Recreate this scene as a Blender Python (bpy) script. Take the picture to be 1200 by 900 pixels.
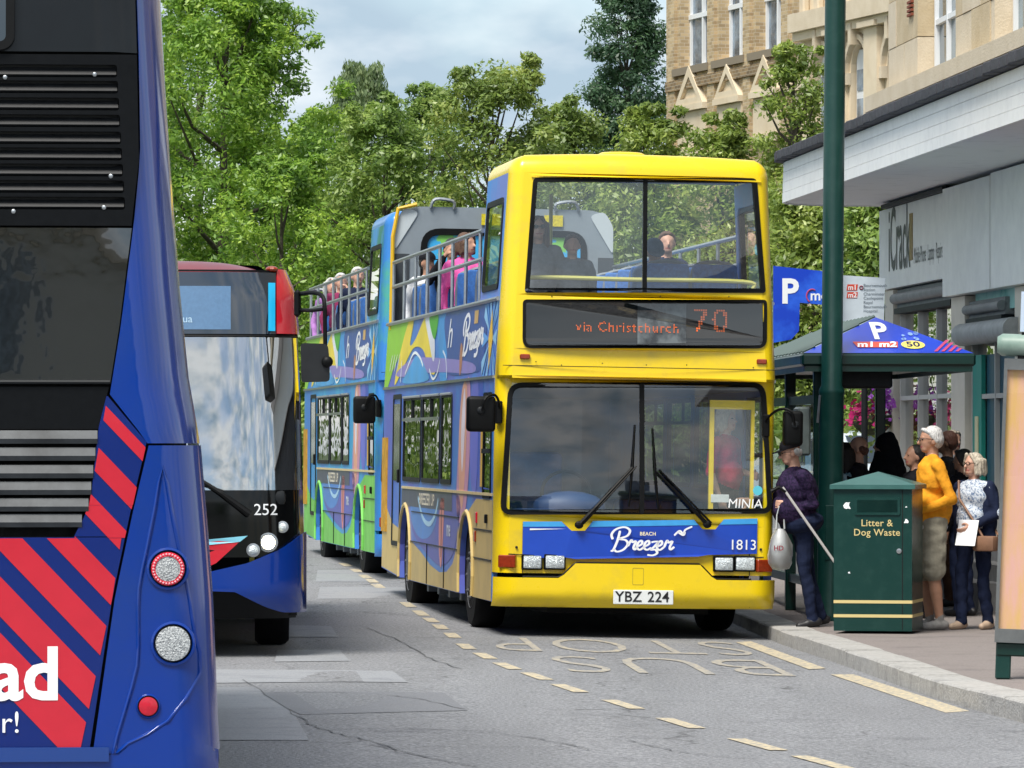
import bpy, bmesh, math, random
import numpy as np
from mathutils import Vector, Matrix, Euler
from mathutils.geometry import tessellate_polygon
random.seed(7)
RAD = math.radians
for o in list(bpy.data.objects): bpy.data.objects.remove(o)
scn = bpy.context.scene
col = scn.collection

# ------------------------------------------------------------------ camera
HC = 1.66          # eye height over the crown of the road
FPX = 5760.0       # focal length in photo pixels (1200 wide)
HZ = 520.0         # horizon row in the photo
cam_d = bpy.data.cameras.new('camera')
cam = bpy.data.objects.new('camera', cam_d); col.objects.link(cam)
cam_d.sensor_width = 36.0; cam_d.lens = 36.0*FPX/1200.0
cam_d.shift_y = (HZ-450.0)/1200.0
cam.location = (0, 0, HC); cam.rotation_euler = (RAD(90), 0, 0)
cam_d.clip_start = 0.5; cam_d.clip_end = 3000
scn.camera = cam

# ------------------------------------------------------------------ light
SUN_EL, SUN_AZ = 58.0, 207.0      # degrees; azimuth clockwise from +Y (behind the camera, left)
scn.view_settings.view_transform = 'Standard'
scn.view_settings.look = 'None'
scn.view_settings.gamma = 1.0
scn.view_settings.use_curve_mapping = False
scn.view_settings.exposure = 0.85
w = bpy.data.worlds.new('World'); scn.world = w; w.use_nodes = True
nt = w.node_tree; nt.nodes.clear()
n_out = nt.nodes.new('ShaderNodeOutputWorld'); n_bg = nt.nodes.new('ShaderNodeBackground')
n_sky = nt.nodes.new('ShaderNodeTexSky'); n_sky.sky_type = 'NISHITA'; n_sky.sun_disc = False
n_sky.sun_elevation = RAD(SUN_EL); n_sky.sun_rotation = RAD(SUN_AZ)
n_sky.air_density = 1.1; n_sky.dust_density = 0.4
n_tc = nt.nodes.new('ShaderNodeTexCoord')
n_map = nt.nodes.new('ShaderNodeMapping'); n_map.inputs['Scale'].default_value = (1.0, 1.0, 2.2)
n_map.inputs['Location'].default_value = (0.75, 0.2, 0.37)
n_n1 = nt.nodes.new('ShaderNodeTexNoise'); n_n1.inputs['Scale'].default_value = 10.0
n_n1.inputs['Detail'].default_value = 7; n_n1.inputs['Roughness'].default_value = 0.42; n_n1.inputs['Distortion'].default_value = 0.35
n_n2 = nt.nodes.new('ShaderNodeTexNoise'); n_n2.inputs['Scale'].default_value = 13
n_n2.inputs['Detail'].default_value = 6; n_n2.inputs['Roughness'].default_value = 0.48
n_r1 = nt.nodes.new('ShaderNodeValToRGB')
n_r1.color_ramp.elements[0].position = 0.42; n_r1.color_ramp.elements[0].color = (0.45,)*3+(1,)
n_r1.color_ramp.elements[1].position = 0.58; n_r1.color_ramp.elements[1].color = (1,)*3+(1,)
n_r2 = nt.nodes.new('ShaderNodeValToRGB')      # shade of the cloud itself
n_r2.color_ramp.elements[0].position = 0.36; n_r2.color_ramp.elements[0].color = (2.8, 3.6, 4.3, 1)
n_r2.color_ramp.elements[1].position = 0.59; n_r2.color_ramp.elements[1].color = (6.9, 7.0, 7.0, 1)
n_mix = nt.nodes.new('ShaderNodeMix'); n_mix.data_type = 'RGBA'
L = nt.links.new
L(n_tc.outputs['Generated'], n_map.inputs['Vector'])
L(n_map.outputs[0], n_n1.inputs['Vector']); L(n_map.outputs[0], n_n2.inputs['Vector'])
L(n_n1.outputs['Fac'], n_r1.inputs['Fac']); L(n_n2.outputs['Fac'], n_r2.inputs['Fac'])
L(n_r1.outputs['Color'], n_mix.inputs['Factor'])
L(n_sky.outputs['Color'], n_mix.inputs['A']); L(n_r2.outputs['Color'], n_mix.inputs['B'])
L(n_mix.outputs['Result'], n_bg.inputs['Color']); n_bg.inputs['Strength'].default_value = 0.10
L(n_bg.outputs[0], n_out.inputs['Surface'])
sun_d = bpy.data.lights.new('sun', 'SUN'); sun = bpy.data.objects.new('sun', sun_d); col.objects.link(sun)
sun_d.energy = 2.8; sun_d.angle = RAD(24); sun_d.color = (1.0, 0.95, 0.87)
sun.rotation_euler = (RAD(90-SUN_EL), 0, RAD(180-SUN_AZ))

# ------------------------------------------------------------------ helpers
def srgb(h):
    h = h.lstrip('#'); c = [int(h[i:i+2], 16)/255 for i in (0, 2, 4)]
    return tuple(x/12.92 if x <= 0.04045 else ((x+0.055)/1.055)**2.4 for x in c)

MATS = {}
def mat(name, c, rough=0.5, metal=0.0, spec=0.5, var=0.0, vscale=8.0, bump=0.0, bscale=60.0, coat=0.0,
        c2=None, thr=(0.4, 0.6), emit=0.0, island=0.0, vstretch=(1, 1, 1)):
    """procedural principled material: colour c with noise variation var or a second colour c2"""
    if name in MATS: return MATS[name]
    m = bpy.data.materials.new(name); m.use_nodes = True
    t = m.node_tree; b = t.nodes['Principled BSDF']
    if isinstance(c, str): c = srgb(c)
    if isinstance(c2, str): c2 = srgb(c2)
    b.inputs['Base Color'].default_value = (*c, 1); b.inputs['Roughness'].default_value = rough
    b.inputs['Metallic'].default_value = metal; b.inputs['Specular IOR Level'].default_value = spec
    if coat: b.inputs['Coat Weight'].default_value = coat; b.inputs['Coat Roughness'].default_value = 0.06
    if emit: b.inputs['Emission Color'].default_value = (*c, 1); b.inputs['Emission Strength'].default_value = emit
    if var or c2 or bump:
        tc = t.nodes.new('ShaderNodeTexCoord'); mp = t.nodes.new('ShaderNodeMapping')
        mp.inputs['Scale'].default_value = vstretch
        t.links.new(tc.outputs['Object'], mp.inputs['Vector'])
    if var or c2:
        n = t.nodes.new('ShaderNodeTexNoise'); n.inputs['Scale'].default_value = vscale
        n.inputs['Detail'].default_value = 6; n.inputs['Roughness'].default_value = 0.62
        t.links.new(mp.outputs[0], n.inputs['Vector'])
        r = t.nodes.new('ShaderNodeValToRGB')
        if c2: a, z = c, c2; r.color_ramp.elements[0].position, r.color_ramp.elements[1].position = thr
        else:
            a = tuple(max(0, x*(1-var)) for x in c); z = tuple(min(1, x*(1+var)) for x in c)
            r.color_ramp.elements[0].position = 0.3; r.color_ramp.elements[1].position = 0.7
        r.color_ramp.elements[0].color = (*a, 1); r.color_ramp.elements[1].color = (*z, 1)
        t.links.new(n.outputs['Fac'], r.inputs['Fac'])
        last = r.outputs['Color']
        if island:
            g = t.nodes.new('ShaderNodeNewGeometry'); hs = t.nodes.new('ShaderNodeHueSaturation')
            mr = t.nodes.new('ShaderNodeMapRange'); mr.inputs['To Min'].default_value = 1-island; mr.inputs['To Max'].default_value = 1+island
            t.links.new(g.outputs['Random Per Island'], mr.inputs['Value']); t.links.new(mr.outputs[0], hs.inputs['Value'])
            t.links.new(last, hs.inputs['Color']); last = hs.outputs['Color']
        t.links.new(last, b.inputs['Base Color'])
        mr = t.nodes.new('ShaderNodeMapRange'); mr.inputs['To Min'].default_value = max(0, rough-0.07); mr.inputs['To Max'].default_value = min(1, rough+0.09)
        t.links.new(n.outputs['Fac'], mr.inputs['Value']); t.links.new(mr.outputs[0], b.inputs['Roughness'])
    if bump:
        n2 = t.nodes.new('ShaderNodeTexNoise'); n2.inputs['Scale'].default_value = bscale; n2.inputs['Detail'].default_value = 4
        t.links.new(mp.outputs[0], n2.inputs['Vector'])
        bp = t.nodes.new('ShaderNodeBump'); bp.inputs['Strength'].default_value = bump; bp.inputs['Distance'].default_value = 0.02
        t.links.new(n2.outputs['Fac'], bp.inputs['Height']); t.links.new(bp.outputs[0], b.inputs['Normal'])
    MATS[name] = m; return m

def glass(name, tint=(0.8, 0.85, 0.85), ior=1.6, base=0.02, rough=0.0, wave=0.0, wscale=1.5):
    """window glass: transparent tint under a fresnel mirror"""
    if name in MATS: return MATS[name]
    m = bpy.data.materials.new(name); m.use_nodes = True; t = m.node_tree
    t.nodes.remove(t.nodes['Principled BSDF']); o = t.nodes['Material Output']
    tr = t.nodes.new('ShaderNodeBsdfTransparent'); tr.inputs[0].default_value = (*tint, 1)
    gl = t.nodes.new('ShaderNodeBsdfGlossy'); gl.inputs['Roughness'].default_value = rough; gl.inputs['Color'].default_value = (1, 1, 1, 1)
    f0 = ((ior-1)/(ior+1))**2; lw = t.nodes.new('ShaderNodeLayerWeight'); lw.inputs['Blend'].default_value = 0.5      # same from both sides of the pane
    fr = t.nodes.new('ShaderNodeMath'); fr.operation = 'POWER'; fr.inputs[1].default_value = 5.0; t.links.new(lw.outputs['Facing'], fr.inputs[0])
    ad = t.nodes.new('ShaderNodeMath'); ad.operation = 'MULTIPLY_ADD'; ad.use_clamp = True; ad.inputs[1].default_value = 1-f0; ad.inputs[2].default_value = min(1.0, f0+base)
    mx = t.nodes.new('ShaderNodeMixShader')
    t.links.new(fr.outputs[0], ad.inputs[0]); t.links.new(ad.outputs[0], mx.inputs[0])
    t.links.new(tr.outputs[0], mx.inputs[1]); t.links.new(gl.outputs[0], mx.inputs[2]); t.links.new(mx.outputs[0], o.inputs['Surface'])
    if wave:
        tc = t.nodes.new('ShaderNodeTexCoord'); n = t.nodes.new('ShaderNodeTexNoise'); n.inputs['Scale'].default_value = wscale; n.inputs['Detail'].default_value = 1.5
        bp = t.nodes.new('ShaderNodeBump'); bp.inputs['Strength'].default_value = wave; bp.inputs['Distance'].default_value = 0.05
        t.links.new(tc.outputs['Object'], n.inputs['Vector']); t.links.new(n.outputs['Fac'], bp.inputs['Height'])
        t.links.new(bp.outputs[0], gl.inputs['Normal']); 
    MATS[name] = m; return m

def tess(loops):
    """triangles over the flattened loops (outer first, holes after)"""
    return tessellate_polygon([[Vector((p[0], p[1], 0)) for p in lp] for lp in loops])

class MB:
    def __init__(s): s.v = []; s.f = []; s.mi = []
    def add(s, vs, fs, mi=0):
        b = len(s.v); s.v.extend([tuple(p) for p in vs])
        for f in fs: s.f.append(tuple(i+b for i in f)); s.mi.append(mi)
        return s
    def box(s, x0, x1, y0, y1, z0, z1, bev=0.0, mi=0, M=None, seg=1):
        if bev:
            bm = bmesh.new(); bmesh.ops.create_cube(bm, size=1)
            for v in bm.verts: v.co = Vector(((x0+x1)/2+v.co.x*(x1-x0), (y0+y1)/2+v.co.y*(y1-y0), (z0+z1)/2+v.co.z*(z1-z0)))
            bmesh.ops.bevel(bm, geom=bm.edges[:], offset=bev, segments=seg, profile=0.5, affect='EDGES')
            bm.verts.index_update(); vs = [v.co.copy() for v in bm.verts]; fs = [[v.index for v in f.verts] for f in bm.faces]; bm.free()
        else:
            vs = [Vector(p) for p in ((x0,y0,z0),(x1,y0,z0),(x1,y1,z0),(x0,y1,z0),(x0,y0,z1),(x1,y0,z1),(x1,y1,z1),(x0,y1,z1))]
            fs = [(0,3,2,1),(4,5,6,7),(0,1,5,4),(1,2,6,5),(2,3,7,6),(3,0,4,7)]
        if M is not None: vs = [M @ v for v in vs]
        return s.add(vs, fs, mi)
    def tube(s, pts, r, n=8, mi=0, closed=False, flat=1.0):
        pts = [Vector(p) for p in pts]; m = len(pts)
        rs = r if isinstance(r, (list, tuple)) else [r]*m
        vs = []; fs = []; prev = None
        for i, p in enumerate(pts):
            if closed: d = pts[(i+1) % m]-pts[i-1]
            else: d = pts[min(i+1, m-1)]-pts[max(i-1, 0)]
            if d.length < 1e-9: d = Vector((0, 0, 1))
            d.normalize()
            if prev is None:
                a = Vector((0, 0, 1)) if abs(d.z) < 0.9 else Vector((1, 0, 0))
                u = d.cross(a).normalized()
            else:
                u = (prev-d*prev.dot(d)); u = u.normalized() if u.length > 1e-6 else d.orthogonal().normalized()
            prev = u; v = d.cross(u)
            for k in range(n):
                a = 2*math.pi*k/n; vs.append(p+u*(math.cos(a)*rs[i])+v*(math.sin(a)*rs[i]*flat))
        R = m if closed else m-1
        for i in range(R):
            for k in range(n):
                a = i*n+k; b = i*n+(k+1) % n; c = ((i+1) % m)*n+(k+1) % n; d = ((i+1) % m)*n+k
                fs.append((a, b, c, d))
        if not closed:
            fs.append(tuple(range(n))[::-1]); fs.append(tuple((m-1)*n+k for k in range(n)))
        return s.add(vs, fs, mi)
    def prism(s, loops, F, w0, w1, mi=0, rim=None):
        """2-D outline with holes, extruded between w0 and w1 through F(u, v, w)"""
        flat = [p for lp in loops for p in lp]; n = len(flat)
        vs = [F(p[0], p[1], w0) for p in flat]+[F(p[0], p[1], w1) for p in flat]
        T = tess(loops); fs = []
        for t in T: fs.append((t[0], t[1], t[2])); fs.append((t[2]+n, t[1]+n, t[0]+n))
        s.add(vs, fs, mi); b = len(s.v)-2*n; k = 0
        for lp in loops:
            m = len(lp)
            for i in range(m):
                a = k+i; c = k+(i+1) % m
                s.f.append((b+a, b+c, b+c+n, b+a+n)); s.mi.append(mi if rim is None else rim)
            k += m
        return s
    def sheet(s, loops, F, w=0.0, mi=0):
        flat = [p for lp in loops for p in lp]
        return s.add([F(p[0], p[1], w) for p in flat], [tuple(t) for t in tess(loops)], mi)
    def ell(s, c, r, nu=16, nv=10, mi=0, M=None, vmin=-90, vmax=90):
        vs = []; fs = []
        for j in range(nv+1):
            ph = RAD(vmin+(vmax-vmin)*j/nv)
            for i in range(nu):
                th = 2*math.pi*i/nu
                p = Vector((r[0]*math.cos(ph)*math.cos(th), r[1]*math.cos(ph)*math.sin(th), r[2]*math.sin(ph)))
                if M is not None: p = M @ p
                vs.append(p+Vector(c))
        for j in range(nv):
            for i in range(nu):
                a = j*nu+i; b = j*nu+(i+1) % nu; fs.append((a, b, b+nu, a+nu))
        return s.add(vs, fs, mi)
    def lathe(s, prof, n=16, M=None, mi=0, caps=True):
        vs = []; fs = []
        for (r, z) in prof:
            for i in range(n):
                a = 2*math.pi*i/n; p = Vector((r*math.cos(a), r*math.sin(a), z))
                vs.append(M @ p if M is not None else p)
        m = len(prof)
        for j in range(m-1):
            for i in range(n):
                a = j*n+i; b = j*n+(i+1) % n; fs.append((a, b, b+n, a+n))
        if caps: fs.append(tuple(range(n))[::-1]); fs.append(tuple((m-1)*n+i for i in range(n)))
        return s.add(vs, fs, mi)
    def patch(s, S, x0, x1, zlo, zhi, nx=12, nz=4, off=0.0, thick=0.012, mi=0):
        """thin shell over the surface S(x, z, off); zlo/zhi may be functions of x, x0/x1 numbers"""
        lo = zlo if callable(zlo) else (lambda x: zlo); hi = zhi if callable(zhi) else (lambda x: zhi)
        vs = []; W = nx+1
        for k in (off+thick, off):
            for j in range(nz+1):
                for i in range(nx+1):
                    x = x0+(x1-x0)*i/nx; z = lo(x)+(hi(x)-lo(x))*j/nz; vs.append(S(x, z, k))
        N = W*(nz+1); fs = []
        for j in range(nz):
            for i in range(nx):
                a = j*W+i; fs.append((a, a+1, a+1+W, a+W)); fs.append((a+N+W, a+1+W+N, a+1+N, a+N))
        for i in range(nx):
            fs.append((i+N, i+1+N, i+1, i)); a = nz*W+i; fs.append((a, a+1, a+1+N, a+N))
        for j in range(nz):
            a = j*W; fs.append((a, a+W, a+W+N, a+N)); a = j*W+nx; fs.append((a+N, a+W+N, a+W, a))
        return s.add(vs, fs, mi)
    def mesh(s, name, mats, smooth=None):
        me = bpy.data.meshes.new(name); me.from_pydata(s.v, [], s.f)
        mats = mats if isinstance(mats, (list, tuple)) else [mats]
        for m in mats: me.materials.append(m)
        if len(mats) > 1: me.polygons.foreach_set('material_index', s.mi)
        bm = bmesh.new(); bm.from_mesh(me); bmesh.ops.recalc_face_normals(bm, faces=bm.faces[:]); bm.to_mesh(me); bm.free()
        if smooth:
            me.polygons.foreach_set('use_smooth', [True]*len(me.polygons)); me.set_sharp_from_angle(angle=RAD(smooth))
        me.update(); return me
    def build(s, name, mats, parent=None, smooth=None):
        return link(name, s.mesh(name, mats, smooth), parent)

def link(name, me, parent=None):
    o = bpy.data.objects.new(name, me); col.objects.link(o)
    if parent is not None: o.parent = parent
    return o
def tag(o, label=None, cat=None, group=None, kind=None):
    if label: o['label'] = label
    if cat: o['category'] = cat
    if group: o['group'] = group
    if kind: o['kind'] = kind
    return o
def empty(name, loc, rot=(0, 0, 0), label=None, cat=None, group=None):
    o = bpy.data.objects.new(name, None); col.objects.link(o); o.location = loc; o.rotation_euler = rot
    o.empty_display_size = 0.2
    return tag(o, label, cat, group)
def share(name, me, parent, loc=(0, 0, 0), rot=(0, 0, 0), sc=None):
    o = link(name, me, parent); o.location = loc; o.rotation_euler = rot
    if sc: o.scale = sc
    return o

def rrect(x0, x1, z0, z1, r, n=5):
    """rounded rectangle outline; r may be one radius or (bl, br, tr, tl)"""
    r = r if isinstance(r, (list, tuple)) else (r,)*4
    P = []
    for (cx, cz, a0, rr) in ((x0+r[0], z0+r[0], 180, r[0]), (x1-r[1], z0+r[1], 270, r[1]), (x1-r[2], z1-r[2], 0, r[2]), (x0+r[3], z1-r[3], 90, r[3])):
        for k in range(n+1):
            a = RAD(a0+90*k/n); P.append((cx+rr*math.cos(a), cz+rr*math.sin(a)))
    return P
def rquad(pts, r, n=5):
    """quad/polygon with rounded corners"""
    P = []; m = len(pts)
    for i in range(m):
        p = Vector(pts[i]); a = Vector(pts[i-1]); b = Vector(pts[(i+1) % m])
        da = (a-p).normalized(); db = (b-p).normalized()
        rr = r[i] if isinstance(r, (list, tuple)) else r
        s0 = p+da*rr; s1 = p+db*rr
        for k in range(n+1):
            t = k/n; q = s0*(1-t)**2+p*(2*t*(1-t))+s1*t**2; P.append((q.x, q.y))
    return P
def densify(P, step=0.15):
    Q = []
    for i in range(len(P)):
        a = P[i]; b = P[(i+1) % len(P)]; d = math.hypot(b[0]-a[0], b[1]-a[1]); n = max(1, int(d/step))
        for k in range(n): Q.append((a[0]+(b[0]-a[0])*k/n, a[1]+(b[1]-a[1])*k/n))
    return Q
def inset(P, d):
    """rough inward offset of a convex-ish outline towards its centroid"""
    n = len(P); Q = []
    A = sum(P[i][0]*P[(i+1) % n][1]-P[(i+1) % n][0]*P[i][1] for i in range(n))
    sg = 1 if A > 0 else -1
    for i in range(n):
        a = Vector(P[i-1]); p = Vector(P[i]); b = Vector(P[(i+1) % n]); t = (b-a)
        t = t.normalized() if t.length > 1e-9 else Vector((1, 0))
        nrm = Vector((-t.y, t.x))*sg; q = p+nrm*d; Q.append((q.x, q.y))
    return Q
def catmull(P, n=6, closed=False):
    P = [Vector(p) for p in P]; m = len(P); Q = []
    for i in range(m if closed else m-1):
        p0 = P[i-1] if (closed or i) else P[0]; p1 = P[i]; p2 = P[(i+1) % m]; p3 = P[(i+2) % m] if closed else P[min(i+2, m-1)]
        for k in range(n):
            t = k/n; Q.append(0.5*((2*p1)+(p2-p0)*t+(2*p0-5*p1+4*p2-p3)*t*t+(3*p1-p0-3*p2+p3)*t**3))
    if not closed: Q.append(P[-1])
    return Q

def text_mesh(txt, size, bold=0.0, shear=0.0, space=1.0, align='CENTER', wide=1.0):
    """text as 2-D (verts, faces) in its own plane"""
    cu = bpy.data.curves.new('t', 'FONT'); cu.body = txt; cu.size = size; cu.align_x = align; cu.align_y = 'CENTER'
    cu.offset = bold*size; cu.shear = shear; cu.space_character = space; cu.resolution_u = 3
    o = bpy.data.objects.new('t', cu); col.objects.link(o)
    dg = bpy.context.evaluated_depsgraph_get(); me = bpy.data.meshes.new_from_object(o.evaluated_get(dg))
    vs = [(v.co.x*wide, v.co.y) for v in me.vertices]; fs = [tuple(p.vertices) for p in me.polygons]
    bpy.data.objects.remove(o); bpy.data.curves.remove(cu); bpy.data.meshes.remove(me)
    return vs, fs
def lettering(name, txt, size, F, m, parent, bold=0.0, shear=0.0, space=1.0, align='CENTER', wide=1.0, w=0.0):
    vs, fs = text_mesh(txt, size, bold, shear, space, align, wide)
    return MB().add([F(a, b, w) for a, b in vs], fs).build(name, m, parent)
def strokes(paths, r):
    """2-D ribbon outlines for hand-drawn lettering: returns verts, faces in a plane"""
    vs = []; fs = []
    for P in paths:
        P = catmull(P, 6); n = len(P)
        b = len(vs)
        for i, p in enumerate(P):
            d = P[min(i+1, n-1)]-P[max(i-1, 0)]
            d = d.normalized() if d.length > 1e-9 else Vector((1, 0))
            q = Vector((-d.y, d.x)); k = r*(1.0 if 0 < i < n-1 else 0.7)*(0.8+0.35*abs(d.y))
            vs.append((p.x+q.x*k, p.y+q.y*k)); vs.append((p.x-q.x*k, p.y-q.y*k))
        for i in range(n-1): a = b+2*i; fs.append((a, a+1, a+3, a+2))
    return vs, fs

def road_z(x, y):
    return -0.02*min(max(0.0, x+1.2), 4.2)+0.012*max(0.0, y-47.0)-0.01*min(max(0.0, -3.0-x), 3.0)
PAVE = 0.05
def pave_z(x, y): return PAVE+0.012*max(0.0, y-47.0)
def px2road(px, py, f=road_z):
    """photo pixel -> point on the ground"""
    z = 0.0
    for _ in range(12):
        y = FPX*(HC-z)/(py-HZ); x = (px-600)*y/FPX; z = f(x, y)
    return x, y
def at(px, py, y): return ((px-600)*y/FPX, y, HC+(HZ-py)*y/FPX)

# common materials
M_black = mat('black_rubber', '#08090a', 0.5, spec=0.2, var=0.3, vscale=20)
M_blackgloss = mat('black_gloss', '#050607', 0.10, spec=0.35)
M_tyre = mat('tyre_rubber', '#101114', 0.85, spec=0.2, var=0.35, vscale=12)
M_chrome = mat('brushed_steel', '#a9adb0', 0.34, metal=0.9, var=0.15, vscale=14)
M_white = mat('white_print', '#eef0f2', 0.45)
M_dkgrey = mat('dark_grey_plastic', '#1c1f22', 0.55, spec=0.25, var=0.2, vscale=15)
M_lens = mat('clear_lens', '#c9d2d6', 0.15, metal=0.35, var=0.4, vscale=60, bump=0.6, bscale=120)
M_amber = mat('amber_lens', '#8a2f12', 0.2, spec=0.7, var=0.25, vscale=40)
M_redlens = mat('red_lens', '#b8102a', 0.2, spec=0.7, var=0.15, vscale=60)
M_under = mat('underbody', '#0d0d0e', 0.9)
M_rail = mat('grab_rail_yellow', '#c9c46a', 0.4)
# ------------------------------------------------------------------ road, pavement
M_asph = mat('asphalt', (0.115, 0.118, 0.127), 0.82, c2=(0.385, 0.39, 0.40), thr=(0.34, 0.68), vscale=42, bump=1.0, bscale=80)
def asphalt(m):
    t = m.node_tree; b = t.nodes['Principled BSDF']; base = b.inputs['Base Color'].links[0].from_socket
    tc = t.nodes.new('ShaderNodeTexCoord')
    mp = t.nodes.new('ShaderNodeMapping'); mp.inputs['Scale'].default_value = (1.2, 0.16, 1)
    n = t.nodes.new('ShaderNodeTexNoise'); n.inputs['Scale'].default_value = 1.3; n.inputs['Detail'].default_value = 5
    r = t.nodes.new('ShaderNodeValToRGB'); r.color_ramp.elements[0].position = 0.3; r.color_ramp.elements[1].position = 0.72
    r.color_ramp.elements[0].color = (0.88, 0.885, 0.89, 1); r.color_ramp.elements[1].color = (1.10, 1.10, 1.11, 1)
    mx = t.nodes.new('ShaderNodeMix'); mx.data_type = 'RGBA'; mx.blend_type = 'MULTIPLY'; mx.inputs['Factor'].default_value = 1
    t.links.new(tc.outputs['Object'], mp.inputs['Vector']); t.links.new(mp.outputs[0], n.inputs['Vector']); t.links.new(n.outputs['Fac'], r.inputs['Fac'])
    t.links.new(base, mx.inputs['A']); t.links.new(r.outputs['Color'], mx.inputs['B'])
    # cracks: thin edges of stretched voronoi cells, only where a slow noise allows them
    mp2 = t.nodes.new('ShaderNodeMapping'); mp2.inputs['Scale'].default_value = (0.9, 0.33, 1)
    nd = t.nodes.new('ShaderNodeTexNoise'); nd.inputs['Scale'].default_value = 2.2; nd.inputs['Detail'].default_value = 5
    va = t.nodes.new('ShaderNodeVectorMath'); va.operation = 'MULTIPLY_ADD'; va.inputs[1].default_value = (0.5, 0.5, 0)
    vo = t.nodes.new('ShaderNodeTexVoronoi'); vo.feature = 'DISTANCE_TO_EDGE'; vo.inputs['Scale'].default_value = 0.8
    rc = t.nodes.new('ShaderNodeValToRGB'); rc.color_ramp.elements[0].position = 0.0; rc.color_ramp.elements[1].position = 0.012
    rc.color_ramp.elements[0].color = (0.5, 0.5, 0.5, 1); rc.color_ramp.elements[1].color = (1, 1, 1, 1)
    nm = t.nodes.new('ShaderNodeTexNoise'); nm.inputs['Scale'].default_value = 0.45; nm.inputs['Detail'].default_value = 2
    rm = t.nodes.new('ShaderNodeValToRGB'); rm.color_ramp.elements[0].position = 0.5; rm.color_ramp.elements[1].position = 0.58
    m2 = t.nodes.new('ShaderNodeMix'); m2.data_type = 'RGBA'; m2.blend_type = 'MULTIPLY'
    t.links.new(tc.outputs['Object'], mp2.inputs['Vector']); t.links.new(tc.outputs['Object'], nd.inputs['Vector'])
    t.links.new(nd.outputs['Color'], va.inputs[0]); t.links.new(mp2.outputs[0], va.inputs[2]); t.links.new(va.outputs[0], vo.inputs['Vector'])
    t.links.new(vo.outputs['Distance'], rc.inputs['Fac']); t.links.new(tc.outputs['Object'], nm.inputs['Vector']); t.links.new(nm.outputs['Fac'], rm.inputs['Fac'])
    t.links.new(rm.outputs['Color'], m2.inputs['Factor']); t.links.new(mx.outputs['Result'], m2.inputs['A']); t.links.new(rc.outputs['Color'], m2.inputs['B'])
    t.links.new(m2.outputs['Result'], b.inputs['Base Color'])
asphalt(M_asph)
def stains(m, sc, lo, thr):
    t = m.node_tree; b = t.nodes['Principled BSDF']; base = b.inputs['Base Color'].links[0].from_socket
    tc = t.nodes.new('ShaderNodeTexCoord'); n = t.nodes.new('ShaderNodeTexNoise'); n.inputs['Scale'].default_value = sc; n.inputs['Detail'].default_value = 8; n.inputs['Roughness'].default_value = 0.7
    r = t.nodes.new('ShaderNodeValToRGB'); r.color_ramp.elements[0].position = thr[0]; r.color_ramp.elements[1].position = thr[1]
    r.color_ramp.elements[0].color = (1, 1, 1, 1); r.color_ramp.elements[1].color = (lo, lo, lo*1.02, 1)
    mx = t.nodes.new('ShaderNodeMix'); mx.data_type = 'RGBA'; mx.blend_type = 'MULTIPLY'; mx.inputs['Factor'].default_value = 1
    t.links.new(tc.outputs['Object'], n.inputs['Vector']); t.links.new(n.outputs['Fac'], r.inputs['Fac']); t.links.new(base, mx.inputs['A']); t.links.new(r.outputs['Color'], mx.inputs['B']); t.links.new(mx.outputs['Result'], b.inputs['Base Color'])
stains(M_asph, 1.1, 0.72, (0.56, 0.70))
M_ground = mat('park_grass', (0.05, 0.075, 0.025), 0.95, var=0.4, vscale=1.5)
M_pave = mat('pavement_tarmac', (0.19, 0.165, 0.155), 0.9, c2=(0.29, 0.255, 0.24), thr=(0.3, 0.7), vscale=45, bump=0.5, bscale=150)
stains(M_pave, 9.0, 0.55, (0.62, 0.68)); stains(M_pave, 1.5, 0.8, (0.5, 0.65))
M_kerb = mat('granite_kerb', (0.30, 0.29, 0.27), 0.8, c2=(0.46, 0.45, 0.43), thr=(0.3, 0.7), vscale=26, bump=0.5, bscale=60, island=0.0)
M_paint = mat('road_paint_yellow', (0.56, 0.47, 0.30), 0.75, c2=(0.25, 0.245, 0.24), thr=(0.43, 0.62), vscale=26)
M_word = mat('road_paint_worn', (0.47, 0.41, 0.29), 0.8, c2=(0.24, 0.24, 0.245), thr=(0.38, 0.58), vscale=20)
M_patch = mat('asphalt_patch', (0.215, 0.224, 0.24), 0.8, c2=(0.335, 0.345, 0.36), thr=(0.3, 0.7), vscale=60, bump=0.5, bscale=150)
M_patch2 = mat('asphalt_patch_dark', (0.16, 0.165, 0.178), 0.85, c2=(0.26, 0.265, 0.28), thr=(0.3, 0.7), vscale=70, bump=0.6, bscale=150)

stains(M_kerb, 3.0, 0.6, (0.52, 0.72)); stains(M_patch, 2.0, 0.8, (0.5, 0.65))
g = MB(); g.add([(-900, -300, -0.35), (900, -300, -0.35), (900, 1500, -0.35), (-900, 1500, -0.35)], [(0, 1, 2, 3)])
tag(g.build('ground', M_ground), kind='structure')
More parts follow.
